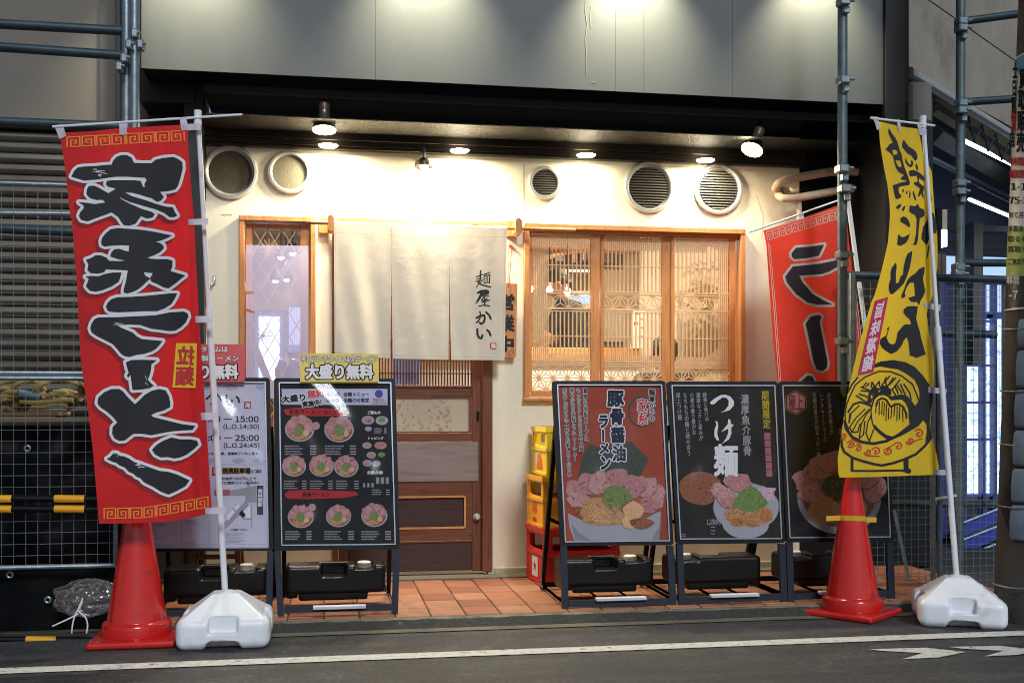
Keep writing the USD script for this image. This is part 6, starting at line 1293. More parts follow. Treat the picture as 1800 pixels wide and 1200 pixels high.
def logo_maple(T, fix, x0, y0, z0, h, L, W):
    lf = unary_union([Polygon([(W * .48, z0 + .07), (W * .48 + .045 * math.cos(a - .25), z0 + .1 + .045 * math.sin(a - .25)), (W * .48 + .06 * math.cos(a), z0 + .1 + .06 * math.sin(a)), (W * .48 + .045 * math.cos(a + .25), z0 + .1 + .045 * math.sin(a + .25))]) for a in np.linspace(-.1, math.pi + .1, 6)])
    flat_print(T, fix, lf, 'e', orange_logo, x0, y0, L, W); flat_print(T, fix, sbox(W * .36, z0 + .025, W * .6, z0 + .05), 'e', red_ink, x0, y0, L, W)
gx_ = 'bottle crates stacked against the shop wall'
qx = wx(948, 6.33); cz = FZ
crate('red bottle crate with a white star label at the bottom of the stack', qx, 6.31, cz, .325, crate_r, .46, .33, logo_red, math.radians(8), gx_)
crate('amber yellow bottle crate with an orange maple mark in the middle of the stack', qx + .0, 6.32, cz + .327, .30, crate_o, .44, .32, logo_maple, math.radians(6), gx_)
crate('bright yellow bottle crate with an orange fan mark on top of the stack', qx + .03, 6.32, cz + .629, .285, crate_y, .43, .32, logo_fan, math.radians(4), gx_)
# wooden stool behind the left boards
sx, sy = wx(372, 6.3), 6.35
so = Thing('wooden_stool', 'brown wooden folding stool behind the white opening hours board', 'stool', (sx, sy, FZ))
for a, b in ((-.07, -.13), (.13, .16)):
    so.part('leg', bar((sx + a, sy - .1, FZ + .42), (sx + b, sy - .12, FZ), .03, .03), door_wood); so.part('leg', bar((sx + a, sy + .1, FZ + .42), (sx + b, sy + .12, FZ), .03, .03), door_wood)
so.part('seat', bx(sx - .15, sx + .18, sy - .16, sy + .16, FZ + .42, FZ + .45, .006), door_wood_x)
so.part('stretcher', bx(sx - .08, sx + .13, sy - .115, sy - .095, FZ + .2, FZ + .225, .003), door_wood_x)

# ================================================================== LEFT SIDE: shuttered building, scaffold, fence, clutter
sb_ = Thing('shuttered_building', 'taupe building with a closed grey roller shutter behind the left scaffold', 'building', (-2.2, 6.5, 0))
SBY = 6.5
sb_.part('wall', bx(-9, wx(205, SBY), SBY, SBY + .3, wz(100, 222, SBY), 7.5), tan_wall)
sb_.part('edge_pillar', bx(wx(206, SBY), wx(216, SBY), SBY - .06, SBY + .3, 0, 7.5, .005), mat('pillar_dark', '3b3a3a', .6))
sb_.part('pilaster', rb(176, 203, -300, 221, SBY - .02, SBY - .001), mat('taupe_dark', '57524c', .7))
sb_.part('shutter_box', bx(-9, wx(205, SBY), SBY - .02, SBY + .1, wz(100, 228, SBY), wz(100, 215, SBY), .004), shutter_m)
sb_.part('opening_back', bx(-9, wx(205, SBY), SBY + .12, SBY + .3, 0, wz(100, 222, SBY)), dark_wall)
zt = wz(100, 230, SBY); ph = .0608
for i in range(44):
    z1 = zt - i * ph
    if z1 - ph < .0: break
    prof = [(SBY + .05, z1 - ph), (SBY + .034, z1 - ph + .003), (SBY + .024, z1 - ph + .012), (SBY + .018, z1 - ph * .55), (SBY + .022, z1 - .012), (SBY + .036, z1 - .003), (SBY + .05, z1 - .0005)]
    V = [(x, y, z) for x in (-4.2, wx(204, SBY)) for y, z in prof]; n = len(prof)
    sb_.part('shutter_slat', tm(V, [q for j in range(n - 1) for q in ((j, n + j, n + j + 1), (j, n + j + 1, j + 1))]), shutter_m)
# scaffold
def clamp(T, c, horizontal=True, s=1.0, m=None):
    m = m or zinc
    x, y, z = c
    T.part('clamp', cat(bx(x - .03 * s, x + .03 * s, y - .05, y + .02, z - .022, z + .022, .006)), m); T.part('clamp_bolt', rod((x + .022 * s, y - .048, z), (x + .05 * s, y - .048, z), .009, 8), m)
LY = 5.72
sc = Thing('scaffold', 'galvanised scaffold poles with dark level pipes at the left edge', 'scaffold', (wx(230, LY), LY, 0))
for px in (222.5, 238.5): sc.part('standard', rod((wx(px, LY), LY + (.0 if px < 230 else -.03), 0), (wx(px, LY), LY + (.0 if px < 230 else -.03), 6.5), .0235, 18), zinc)
for (a, b, yo) in (((-30, 41), (228, 55), .02), ((-30, 81), (212, 97.5), .05), ((-30, 213), (230, 223), .04), ((-30, 401), (230, 412), .04)):
    sc.part('ledger', rod(atY(*a, LY + yo), atY(*b, LY + yo), .0235, 16), zinc_dark)
for px, py in ((239, 63), (229, 82), (249, 82), (221, 106), (212, 121)): clamp(sc, atY(px, py, LY - .045), s=.55)
# mesh fence
wire_m = mat('dull_wire', '6c7276', .5, metal=.5, var=.2)
def mesh_fence(T, quads, Y, pitch, w=.0022, rails=True, frame_r=.012):
    for (x0, x1, y0, y1) in quads:
        fx0, fx1, z0, z1 = rect(x0, x1, y0, y1, Y)
        for zz in (z0, z1): T.part('rail', rod((fx0, Y, zz), (fx1, Y, zz), frame_r, 10), zinc)
        for xx in (fx0, fx1): T.part('upright', rod((xx, Y, z0), (xx, Y, z1), frame_r, 10), zinc)
        wires = []
        x = fx0 + pitch
        while x < fx1 - .2 * pitch: wires.append(bx(x - w / 2, x + w / 2, Y - w, Y, z0, z1)); x += pitch
        z = z0 + pitch
        while z < z1 - .2 * pitch: wires.append(bx(fx0, fx1, Y, Y + w, z - w / 2, z + w / 2)); z += pitch
        T.part('wire_mesh', cat(wires), wire_m, kind='stuff')
FY = 5.60
fe = Thing('mesh_fence', 'welded wire mesh fence panels in front of the roller shutter', 'fence', (-1.4, FY, 0))
mesh_fence(fe, [(-260, 203, 321, 655), (-260, 203, 664, 998)], FY, .0545)
fe.part('rail', rod(atY(-60, 374, FY), atY(203, 377, FY), .012, 10), zinc)
# black and yellow bars
for n, (py, a0, lab) in enumerate([(876, 0, 'upper black and yellow striped bar across the left mesh fence'), (894, 0, 'lower black and yellow striped bar across the left mesh fence'), (1124, -50, 'black and yellow striped bar lying at the foot of the left fence')]):
    YB = FY - .06 if n < 2 else 5.5
    T = Thing('striped_bar', lab, 'barrier bar', atY(60, py, YB))
    T.part('pipe', rod(atY(-120, py - 1, YB), atY(212, py + 1, YB), .017, 14), black_metal)
    for a in (-100 + a0, -2 + a0 - (30 if n < 2 else 0), 96 + a0, ):
        if n == 2 and a > 60: continue
        T.part('yellow_band', rod(atY(a, py, YB), atY(a + 53, py + .3, YB), .0182, 14), yellow_tape)
# dark tarpaulin behind and under the fence
def crumple(x0, x1, z0, z1, Y, amp, nx, nz, seed, lean=0.0):
    xs, zs = np.meshgrid(np.linspace(x0, x1, nx), np.linspace(z0, z1, nz)); p = np.stack([xs * 3, zs * 3, 0 * xs], -1)
    d = amp * (meshkit.fbm(p, 4, seed) - .5) * 2 + .4 * amp * np.sin(xs * 16 + 3 * meshkit.noise(p, seed + 3))
    V = np.stack([xs, Y + d + lean * (z1 - zs), zs], -1).reshape(-1, 3); f = []
    for j in range(nz - 1):
        for i in range(nx - 1): a = j * nx + i; f += [(a, a + 1, a + nx + 1), (a, a + nx + 1, a + nx)]
    return tm(V, f)
tarp_t = Thing('tarpaulin', 'black tarpaulin hanging behind and below the left mesh fence', 'tarpaulin', (-1.6, 5.9, 0))
tarp_t.part('sheet', crumple(-4.0, wx(262, 5.95), .0, wz(100, 748, 5.95), 5.95, .06, 90, 40, 3), tarp, smooth=True)
tarp_t.part('skirt', crumple(-4.0, wx(205, 5.68), .0, wz(100, 1002, 5.68), 5.68, .02, 80, 14, 9), tarp, smooth=True)
for px, py in ((17, 1010), (84, 1054), (48, 788)):
    c = atY(px, py, 5.64 if py > 900 else 5.84); tarp_t.part('eyelet', lathe([(.008, 0), (.013, .003), (.018, 0)], c, 14, 'y'), zinc)
# plank with coils of rope
pl_ = Thing('shelf_plank', 'grey weathered planks stacked behind the left mesh fence', 'planks', atY(50, 733, 5.95))
for k, py in enumerate((727, 735)): pl_.part('plank', rb(-60, 104 - 6 * k, py - 3.5, py + 3.5, 5.82, 6.08, .003), plank_m)
rp = Thing('rope_pile', 'tangled coils of yellow rope on the planks behind the fence', 'rope', atY(75, 715, 5.92))
r6 = random.Random(21)
for k in range(11):
    cx_, cy_ = r6.uniform(5, 130), r6.uniform(678, 712); pts = []
    a0 = r6.random() * 6; R = r6.uniform(16, 38)
    for t in np.linspace(0, r6.uniform(3.5, 7), 8): q = atY(cx_ + R * math.cos(a0 + t) * 1.2, cy_ + R * .5 * math.sin(a0 + t), 5.92 + .08 * math.sin(a0 + t * 1.3)); q[2] = max(q[2], wz(50, 722, 5.9)); pts.append(q)
    rp.part('rope', tube(spline(pts, 5), .0125, 8), rope_m)
for k, (py, a, b) in enumerate(((705, 35, 128), (714, 55, 118))): rp.part('rope', tube(spline([atY(a + (b - a) * t, py + 2 * math.sin(5 * t + k), 5.85) for t in np.linspace(0, 1, 6)], 4), .013, 8), rope_m)
tb = Thing('teal_tube', 'short teal tube lying among the yellow ropes', 'tube', atY(50, 692, 5.84)); tb.part('tube', rod(atY(32, 691, 5.83), atY(70, 697, 5.86), .022, 14), mat('teal_tube', '3a565e', .5))
tb.part('tube_end', rod(atY(31.5, 691, 5.829), atY(32.5, 691, 5.83), .014, 12), black_plain)
# clear plastic bag with a white string
ico = trimesh.creation.icosphere(4, 1.0); vv = np.array(ico.vertices)
d = 1 + .28 * (meshkit.fbm(vv * 2.2 + 5, 4, 5) - .5) * 2 + .12 * np.abs(meshkit.noise(vv * 6, 8) - .5)
c = atY(155, 1050, 5.52)
vv = vv * d[:, None] * [.15, .09, .085] + c
bag = Thing('plastic_bag', 'crumpled clear plastic bag on the ground beside the left cone', 'plastic bag', c)
bag.part('bag', tm(vv, ico.faces), pane('bag_film', (.86, .86, .85), .07, 1.5, bump=.9, bs=9, haze='9a9a96', haze_f=.13), smooth=True)
sg = Thing('white_string', 'loop of thin white string hanging from the plastic bag', 'string', atY(140, 1060, 5.4))
sg.part('string', tube(spline([atY(x, y, 5.40) for x, y in ((145, 1050), (143, 1062), (133, 1078), (128, 1095), (126, 1112))], 5), .0035, 6), white_plastic)
sg.part('string', tube(spline([atY(x, y, 5.395) for x, y in ((145, 1052), (138, 1072), (150, 1084), (154, 1098), (152, 1112))], 5), .0035, 6), white_plastic)
sg.part('string', tube(spline([atY(x, y, 5.40) for x, y in ((138, 1078), (118, 1088), (92, 1100))], 5), .0035, 6), white_plastic)

# ================================================================== RIGHT SIDE: viaduct, scaffold, fence, utility pole
AZ = math.radians(51.5); VU = np.array([math.sin(AZ), math.cos(AZ), 0]); VN = np.array([math.cos(AZ), -math.sin(AZ), 0])
VO = atY(1592, HY, 6.75)
def atV(px, py, off=0.0):
    """On the vertical plane along the viaduct, off metres behind its face."""
    o = VO - VN * off * -1 * -1; o = VO + np.array([-math.cos(AZ), math.sin(AZ), 0]) * off
    r = ray(px, py); t = ((o - EYE) @ VN) / (r @ VN); return EYE + r * t
vd = Thing('railway_viaduct', 'grey concrete viaduct wall with pipes and girders receding at upper right', 'viaduct', (VO[0], VO[1], 0))
zb = atV(1600, 128)[2]
def vplate(s0, s1, z0, z1, off, th, m, name, c=0.0):
    """A plate along the viaduct from s0 to s1 metres, z0 to z1."""
    bk_ = np.array([-math.cos(AZ), math.sin(AZ), 0]); P_ = [VO + VU * s + bk_ * o + UP * z for s in (s0, s1) for o in (off, off + th) for z in (z0, z1)]
    P_ = [np.array([p[0], p[1], q]) for p, q in zip(P_, [z for s in (s0, s1) for o in (off, off + th) for z in (z0, z1)])]
    vd.part(name, from_manifold(m3.Manifold.hull_points(np.array(P_))), m)
zs1 = atV(1632, 0)[2]; 
for (a, b) in ((-.3, .62), (.625, 1.9), (1.905, 3.3), (3.305, 4.8), (4.805, 7), (7.005, 10), (10.005, 14)):
    vplate(a, b, zb + .02, zs1 - .006, 0, .2, concrete, 'wall_panel'); vplate(a, b, zs1 + .006, 9, .0, .2, concrete, 'wall_panel')
vplate(-.3, 14, zb + .03, 9, .201, .05, concrete_d, 'joint_backing')
def vbar(p0, p1, off, r, m, name, ext=1.0, sq=False):
    a, b = atV(*p0, off), atV(*p1, off); b = a + (b - a) * ext
    vd.part(name, rod(a, b, r, 4 if sq else 12), m)
led = glow('led_tube', (.72, .85, 1.0), 9.0)
vbar((1597, 127), (1690, 184), -.06, .035, steel, 'pipe', 2.6)
vbar((1640, 168), (1780, 258), .15, .05, mat('cream_girder', 'a79c78', .5, var=.2, vs=9), 'girder', 2.0, True)
vbar((1640, 182), (1780, 272), .12, .03, concrete_d, 'girder', 2.0, True)
vbar((1640, 195), (1780, 284), .15, .035, mat('cream_girder_low', '8f8568', .5, var=.2, vs=9), 'girder', 2.0, True)
vbar((1640, 235), (1780, 318), .6, .09, concrete_d, 'beam', 2.0, True)
vbar((1632, 275), (1770, 345), .7, .02, zinc, 'conduit', 2.0); vbar((1632, 281), (1770, 351), .7, .016, zinc_dark, 'conduit', 2.0)
for k in range(5):
    x = 1702 + 24 * k; y = 205 + 15.5 * k
    vd.part('truss_strut', rod(atV(x, y, .1), atV(x + 11, y + 45, .1), .009, 6), zinc_dark); vd.part('truss_strut', rod(atV(x + 11, y + 45, .1), atV(x + 24, y + 15, .1), .009, 6), zinc_dark)
for n, (p0, p1, off) in enumerate((((1693, 247), (1776, 287.5), .3), ((1704, 350.5), (1771, 378.5), .9))):
    T = Thing('tube_light', ('upper', 'lower')[n] + ' glowing white tube light under the viaduct', 'tube light', atV(*p0, off)); a, b = atV(*p0, off), atV(*p1, off)
    T.part('tube', rod(a, b + (b - a) * .3, .016, 10), led); T.part('fitting', rod(a + [0, 0, .028], b + (b - a) * .3 + [0, 0, .028], .014, 6), zinc_dark)
dk_blue = mat('blue_grey_wall', '3b4256', .7, var=.12, vs=1.5)
vd.part('under_wall', rb(1540, 2300, 200, 1000, 11.0, 11.2), dk_blue); vd.part('column', rb(1712, 1728, 390, 640, 9.2, 9.4), concrete_d); vd.part('cross_beam', rb(1600, 2000, 398, 408, 9.4, 9.6), concrete_d)
vd.part('ledge', rb(1600, 1900, 424, 436, 9.6, 9.7), concrete_d)
ob = Thing('wall_box', 'grey metal box with a pipe stub at the end of the viaduct wall', 'box', atY(1620, 180, 6.4)); ob.part('box', rb(1600, 1641, 143, 216, 6.35, 6.6, .02), mat('grey_box', '85837b', .5, var=.08)); ob.part('bracket', rb(1596, 1606, 117, 140, 6.4, 6.5, .005), mat('rusty_bracket', '4d3b34', .7))
# cream lagged pipes on the corner of the shop
pi = Thing('lagged_pipe', 'cream lagged pipes bending out of the wall beside the right vents', 'pipe', atY(1380, 330, WY))
pi.part('upper_run', tube(spline([atY(1372, 342, WY + .02), atY(1364, 330, WY - .1), atY(1378, 318, WY - .14), atY(1420, 309, WY - .12), atY(1480, 301, WY - .1), atY(1565, 307, WY - .1)], 6), .027, 14), cream_pipe)
pi.part('lower_run', tube(spline([atY(1368, 330, WY + .02), atY(1370, 345, WY - .1), atY(1390, 349, WY - .14), atY(1440, 341, WY - .12), atY(1490, 332, WY - .1), atY(1500, 332, WY - .1)], 6), .025, 14), cream_pipe)
pi.part('drop', tube([atY(1404, 344, WY - .12), atY(1405, 370, WY - .12), atY(1405, 400, WY - .12)], .016, 12), cream_pipe); pi.part('strap', tube(spline([atY(1388, 330, WY - .14), atY(1395, 336, WY - .17), atY(1402, 333, WY - .14)], 5), .012, 8), cream_pipe)
# right scaffold
RY = 5.81
s2 = Thing('scaffold', 'grey scaffold poles with square clamps at the right of the shop', 'scaffold', (wx(1480, RY), RY, 0))
zinc_r = mat('weathered_scaffold', '5d6b70', .5, metal=.5, var=.3, vs=14)
s2.part('standard', rod((wx(1480, RY), RY, 0), (wx(1482, RY), RY, 6.5), .027, 18), zinc_r); s2.part('standard', rod((wx(1499, RY + .06), RY + .06, 0), (wx(1498, RY + .06), RY + .06, wz(1498, 478, RY)), .02, 14), zinc)
R2 = 6.2
s2.part('standard', rod((wx(1686, R2), R2, 0), (wx(1691, R2), R2, 6.5), .027, 18), zinc_r)
for px, py, Y in ((1482, 143, RY), (1482, 6, RY), (1480, 298, RY), (1484, 333, RY), (1480, 449, RY), (1480, 600, RY), (1480, 757, RY), (1689, 52, R2), (1689, 40, R2), (1688, 196, R2), (1689, 183, R2), (1686, 338, R2), (1686, 323, R2), (1683, 482, R2), (1684, 470, R2)):
    clamp(s2, atY(px - 2, py, Y - .03), s=1.0); s2.part('clamp_plate', bx(*[float(v) for v in (lambda q: (q[0] - .018, q[0] + .018, Y - .05, Y - .005, q[2] - .07, q[2] - .03))(atY(px, py, Y))], .004), zinc)
for a, b in (((1692, 38), (1900, 10)), ((1692, 180), (1900, 166)), ((1690, 462), (1900, 462)), ((1495, 580), (1750, 588)), ((1515, 885), (1750, 886))):
    s2.part('ledger', rod(atY(*a, R2 + .03), atY(*b, R2 + .03), .024, 14), zinc_dark)
# right mesh fence and what is lit behind it
f2 = Thing('mesh_fence', 'wire mesh fence panels with steel frames right of the boards', 'fence', (wx(1600, 6.0), 6.0, 0))
wire_m = zinc
mesh_fence(f2, [(1494, 1640, 492, 1052), (1652, 1768, 492, 1045)], 6.02, .043, .0022, frame_r=.016)
f2.part('rail', rod(atY(1488, 483, 6.0), atY(1800, 492, 6.0), .022, 12), zinc_dark)
f2.part('leaning_strip', bar(atY(1572, 896, 6.15), atY(1598, 1020, 6.1), .02, .006), zinc)
f2.part('bright_pin', rod(atY(1645, 877, 5.98), atY(1680, 871, 5.98), .012, 10), steel)
kb = Thing('blue_hoarding', 'dark blue hoarding behind the right mesh fence', 'hoarding', (wx(1660, 8.4), 8.4, 0))
kb.part('board', rb(1500, 1690, 500, 1075, 8.4, 8.45), mat('deep_blue', '1c2450', .5, var=.2, vs=3)); kb.part('post', rb(1648, 1662, 480, 1080, 8.3, 8.38, .01), mat('cobalt_post', '27368f', .4))
kc = Thing('lit_shop_window', 'bright blue white lit shop window seen through the right fence', 'window', (wx(1720, 9.6), 9.6, 0))
sh_g = usdkit.material(stage, '/World/Looks/lit_display', {'g': ('geometry', {}), 'mp': ('mapping', {'scale': (6, 1, 9)}), 'v': ('voronoi_texture', {'scale': 2.2}), 'n': ('noise_texture', {'scale': 3.0, 'detail': 3.0}), 'r': ('rgb_ramp', {'ramp': [(.3, (.16, .30, .95)), (.48, (.5, .72, 1.0)), (.66, (1.0, 1.0, 1.0))]}), 'e': ('emission', {'strength': 2.0})}, [('g.position', 'mp.vector'), ('mp.vector', 'n.vector'), ('n.fac', 'r.fac'), ('r.color', 'e.color')], surface='e.emission') and '/World/Looks/lit_display'
kc.part('lit_glass', rb(1684, 1760, 560, 868, 9.6, 9.62), sh_g); kc.part('upper_lit_glass', rb(1684, 1760, 500, 548, 9.6, 9.62), glow('upper_glow', (.5, .68, 1.0), 1.2)); kc.part('blue_band', rb(1684, 1760, 548.5, 559.5, 9.58, 9.62), mat('band_blue', '3a4c9c', .4))
for a in (1694, 1728, 1748): kc.part('mullion', rb(a, a + 5, 498, 1000, 9.5, 9.58), mat('mullion_blue_%d' % a, '34407c', .4))
for y in (548, 562, 640, 705, 770, 868): kc.part('transom', rb(1684, 1752, y, y + 4, 9.52, 9.59), mat('transom_blue_%d' % y, '4c5aa0', .4))
kc.part('awning', rb(1600, 1900, 452, 486, 9.4, 9.45), glow('awning_lit', (.45, .65, 1.0), 1.1))
kr = Thing('blue_ramp', 'blue painted ramp with pale edge strips behind the right fence', 'ramp', (wx(1720, 8.0), 8.0, 0))
for k in range(5): kr.part('step', from_manifold(m3.Manifold.hull_points(np.array([atY(x, y, Y) for Y in (7.9, 8.3) for x, y in ((1678, 925 + 30 * k), (1760, 893 + 30 * k), (1760, 915 + 30 * k), (1678, 948 + 30 * k))]))), mat('ramp_blue_%d' % k, '2d3f96', .4)); kr.part('edge_strip', rod(atY(1678, 924 + 30 * k, 7.88), atY(1760, 892 + 30 * k, 7.88), .008, 6), mat('strip_pale_%d' % k, '9fb0e0', .4))
sn = Thing('lit_sign', 'narrow lit vertical sign under the viaduct right of the yellow banner', 'sign', atY(1660, 400, 7.6)); sn.part('case', rb(1644, 1656, 366, 440, 7.6, 7.8, .01), black_metal); sn.part('upper_face', rb(1656.5, 1665, 368, 403, 7.62, 7.78), mat('sign_cream', 'a8a08c', .5)); sn.part('lit_face', rb(1656.5, 1665, 404, 433, 7.62, 7.78), glow('sign_white', (.8, .9, 1.0), 3.5))
bw = Thing('brown_cupboard', 'dark brown cupboard under the lit vertical sign', 'cupboard', atY(1650, 480, 7.8)); bw.part('body', rb(1648, 1664, 446, 484, 7.8, 8.0, .004), mat('cupboard_brown', '4b352e', .6)); bw.part('door_gap', rb(1655.5, 1656.5, 447, 483, 7.795, 7.799), black_plain)

# utility pole at the right edge
UYc = 5.12
cb = atY(1806, HY, UYc); UC = np.array([cb[0], UYc]); LEAN = np.array([.045, 0.0]); UR = .16
up_ = Thing('utility_pole', 'leaning utility pole with posters and grey padding at the right edge', 'utility pole', (UC[0], UC[1], 0))
def drum_band(z0, z1, r, m, name, a0=0, a1=2 * math.pi, n=40, label=None):
    t = np.linspace(a0, a1, n); rows = np.linspace(z0, z1, 3); V = [(UC[0] + LEAN[0] * z + r * math.cos(a), UC[1] + LEAN[1] * z + r * math.sin(a), z) for z in rows for a in t]
    f = [q for j in range(2) for i in range(n - 1) for q in ((j * n + i, j * n + i + 1, (j + 1) * n + i + 1), (j * n + i, (j + 1) * n + i + 1, (j + 1) * n + i))]
    up_.part(name, tm(V, f), m, smooth=True, label=label)
def uz(py): return wz(1790, py, UYc - UR)
drum_band(-.02, 7, UR, mat('pole_concrete', '352e29', .7, var=.25, vs=8, bump=.3, bs=60), 'shaft')
drum_band(uz(480), uz(75), UR + .004, mat('pole_poster', 'c3c3bf', .45, var=.05), 'poster')
drum_band(uz(108), uz(78), UR + .006, mat('poster_blue_band', '3f7d9c', .45), 'blue_band')
drum_band(uz(478), uz(392), UR + .006, mat('poster_green_band', '8fa04a', .45, var=.15), 'green_band')
drum_band(uz(536), uz(484), UR + .005, mat('pole_plate', '23282c', .4), 'name_plate'); drum_band(uz(540), uz(536.5), UR + .008, steel, 'plate_edge')
DR = Drum(UC.tolist() + [0], LEAN, UR)
DR.c0 = np.array([UC[0], UC[1], 0])
def on_pole(name, poly, m, lift=.008):
    v, f = tri2d(poly.intersection(sbox(1600, 0, 1846, 1100)))
    if not len(f): return
    p = DR.put(v, lift); n_ = np.cross(p[f[:, 1]] - p[f[:, 0]], p[f[:, 2]] - p[f[:, 0]]); c_ = p[f].mean(1); fl2 = ((EYE - c_) * n_).sum(1) < 0; f = np.array(f); f[fl2] = f[fl2][:, ::-1]
    up_.part(name, tm(p, f), m)
on_pole('poster_letters', unary_union([text_v('士日買', 1785, 110, 200, 9, .04, -4), text_v('買取販売', 1800, 120, 268, 17, .04, -6), text_v('店', 1779, 230, 260, 9, .04)]), pr_black)
on_pole('poster_red_letters', unary_union([text_v('貴', 1781, 192, 232, 8, .05), text_h('林間駅より', 1775, 276, 1838, 292, .03), text_h('線路沿い', 1774, 298, 1834, 314, .03)]), pr_red)
on_pole('poster_numbers', unary_union([text_h('1-1-', 1775, 320, 1812, 336, .02), text_h('75-326', 1773, 344, 1826, 360, .02), text_h('年て月', 1772, 372, 1800, 384, .02)]), pr_black)
on_pole('poster_notice', unary_union([text_h(t_, 1771, y, 1818, y + 12, .02) for t_, y in (('多数ありの', 396), ('取るもの', 414), ('買取です', 432), ('ご来店下さい', 454))]), tone('olive_ink', '3f3c22'))
on_pole('plate_letters', unary_union([text_h('林間', 1769, 484, 1792, 500, .02), text_h('-7', 1773, 508, 1790, 528, .02)]), pr_white)
pad = mat('pole_padding', '66727c', .6, var=.18, vs=7, bump=.2, bs=30, dirt=('3f4348', 4, .58, .3))
for k, (a, b) in enumerate(((558, 610), (614, 680), (684, 752), (757, 820), (825, 885), (890, 952))):
    h0, h1 = uz(b), uz(a); t = np.linspace(math.pi * 1.13, math.pi * 2.1, 26)
    pr_ = [(h0, .0), (h0 + .012, .018), ((h0 + h1) / 2, .026), (h1 - .012, .018), (h1, .0)]
    V = [(UC[0] + LEAN[0] * z + (UR + .003 + q) * math.cos(a_), UC[1] + (UR + .003 + q) * math.sin(a_), z) for z, q in pr_ for a_ in t]; n = len(t)
    up_.part('pad', tm(V, [q for j in range(4) for i in range(n - 1) for q in ((j * n + i, j * n + i + 1, (j + 1) * n + i + 1), (j * n + i, (j + 1) * n + i + 1, (j + 1) * n + i))]), pad, smooth=True)
for py in (574, 686, 782, 893, 1035):
    z = uz(py); up_.part('wire_tie', tube([(UC[0] + LEAN[0] * z + (UR + .026) * math.cos(a), UC[1] + (UR + .026) * math.sin(a), z + .004 * math.sin(3 * a)) for a in np.linspace(math.pi * .95, math.pi * 2.05, 30)], .0035, 6), zinc)

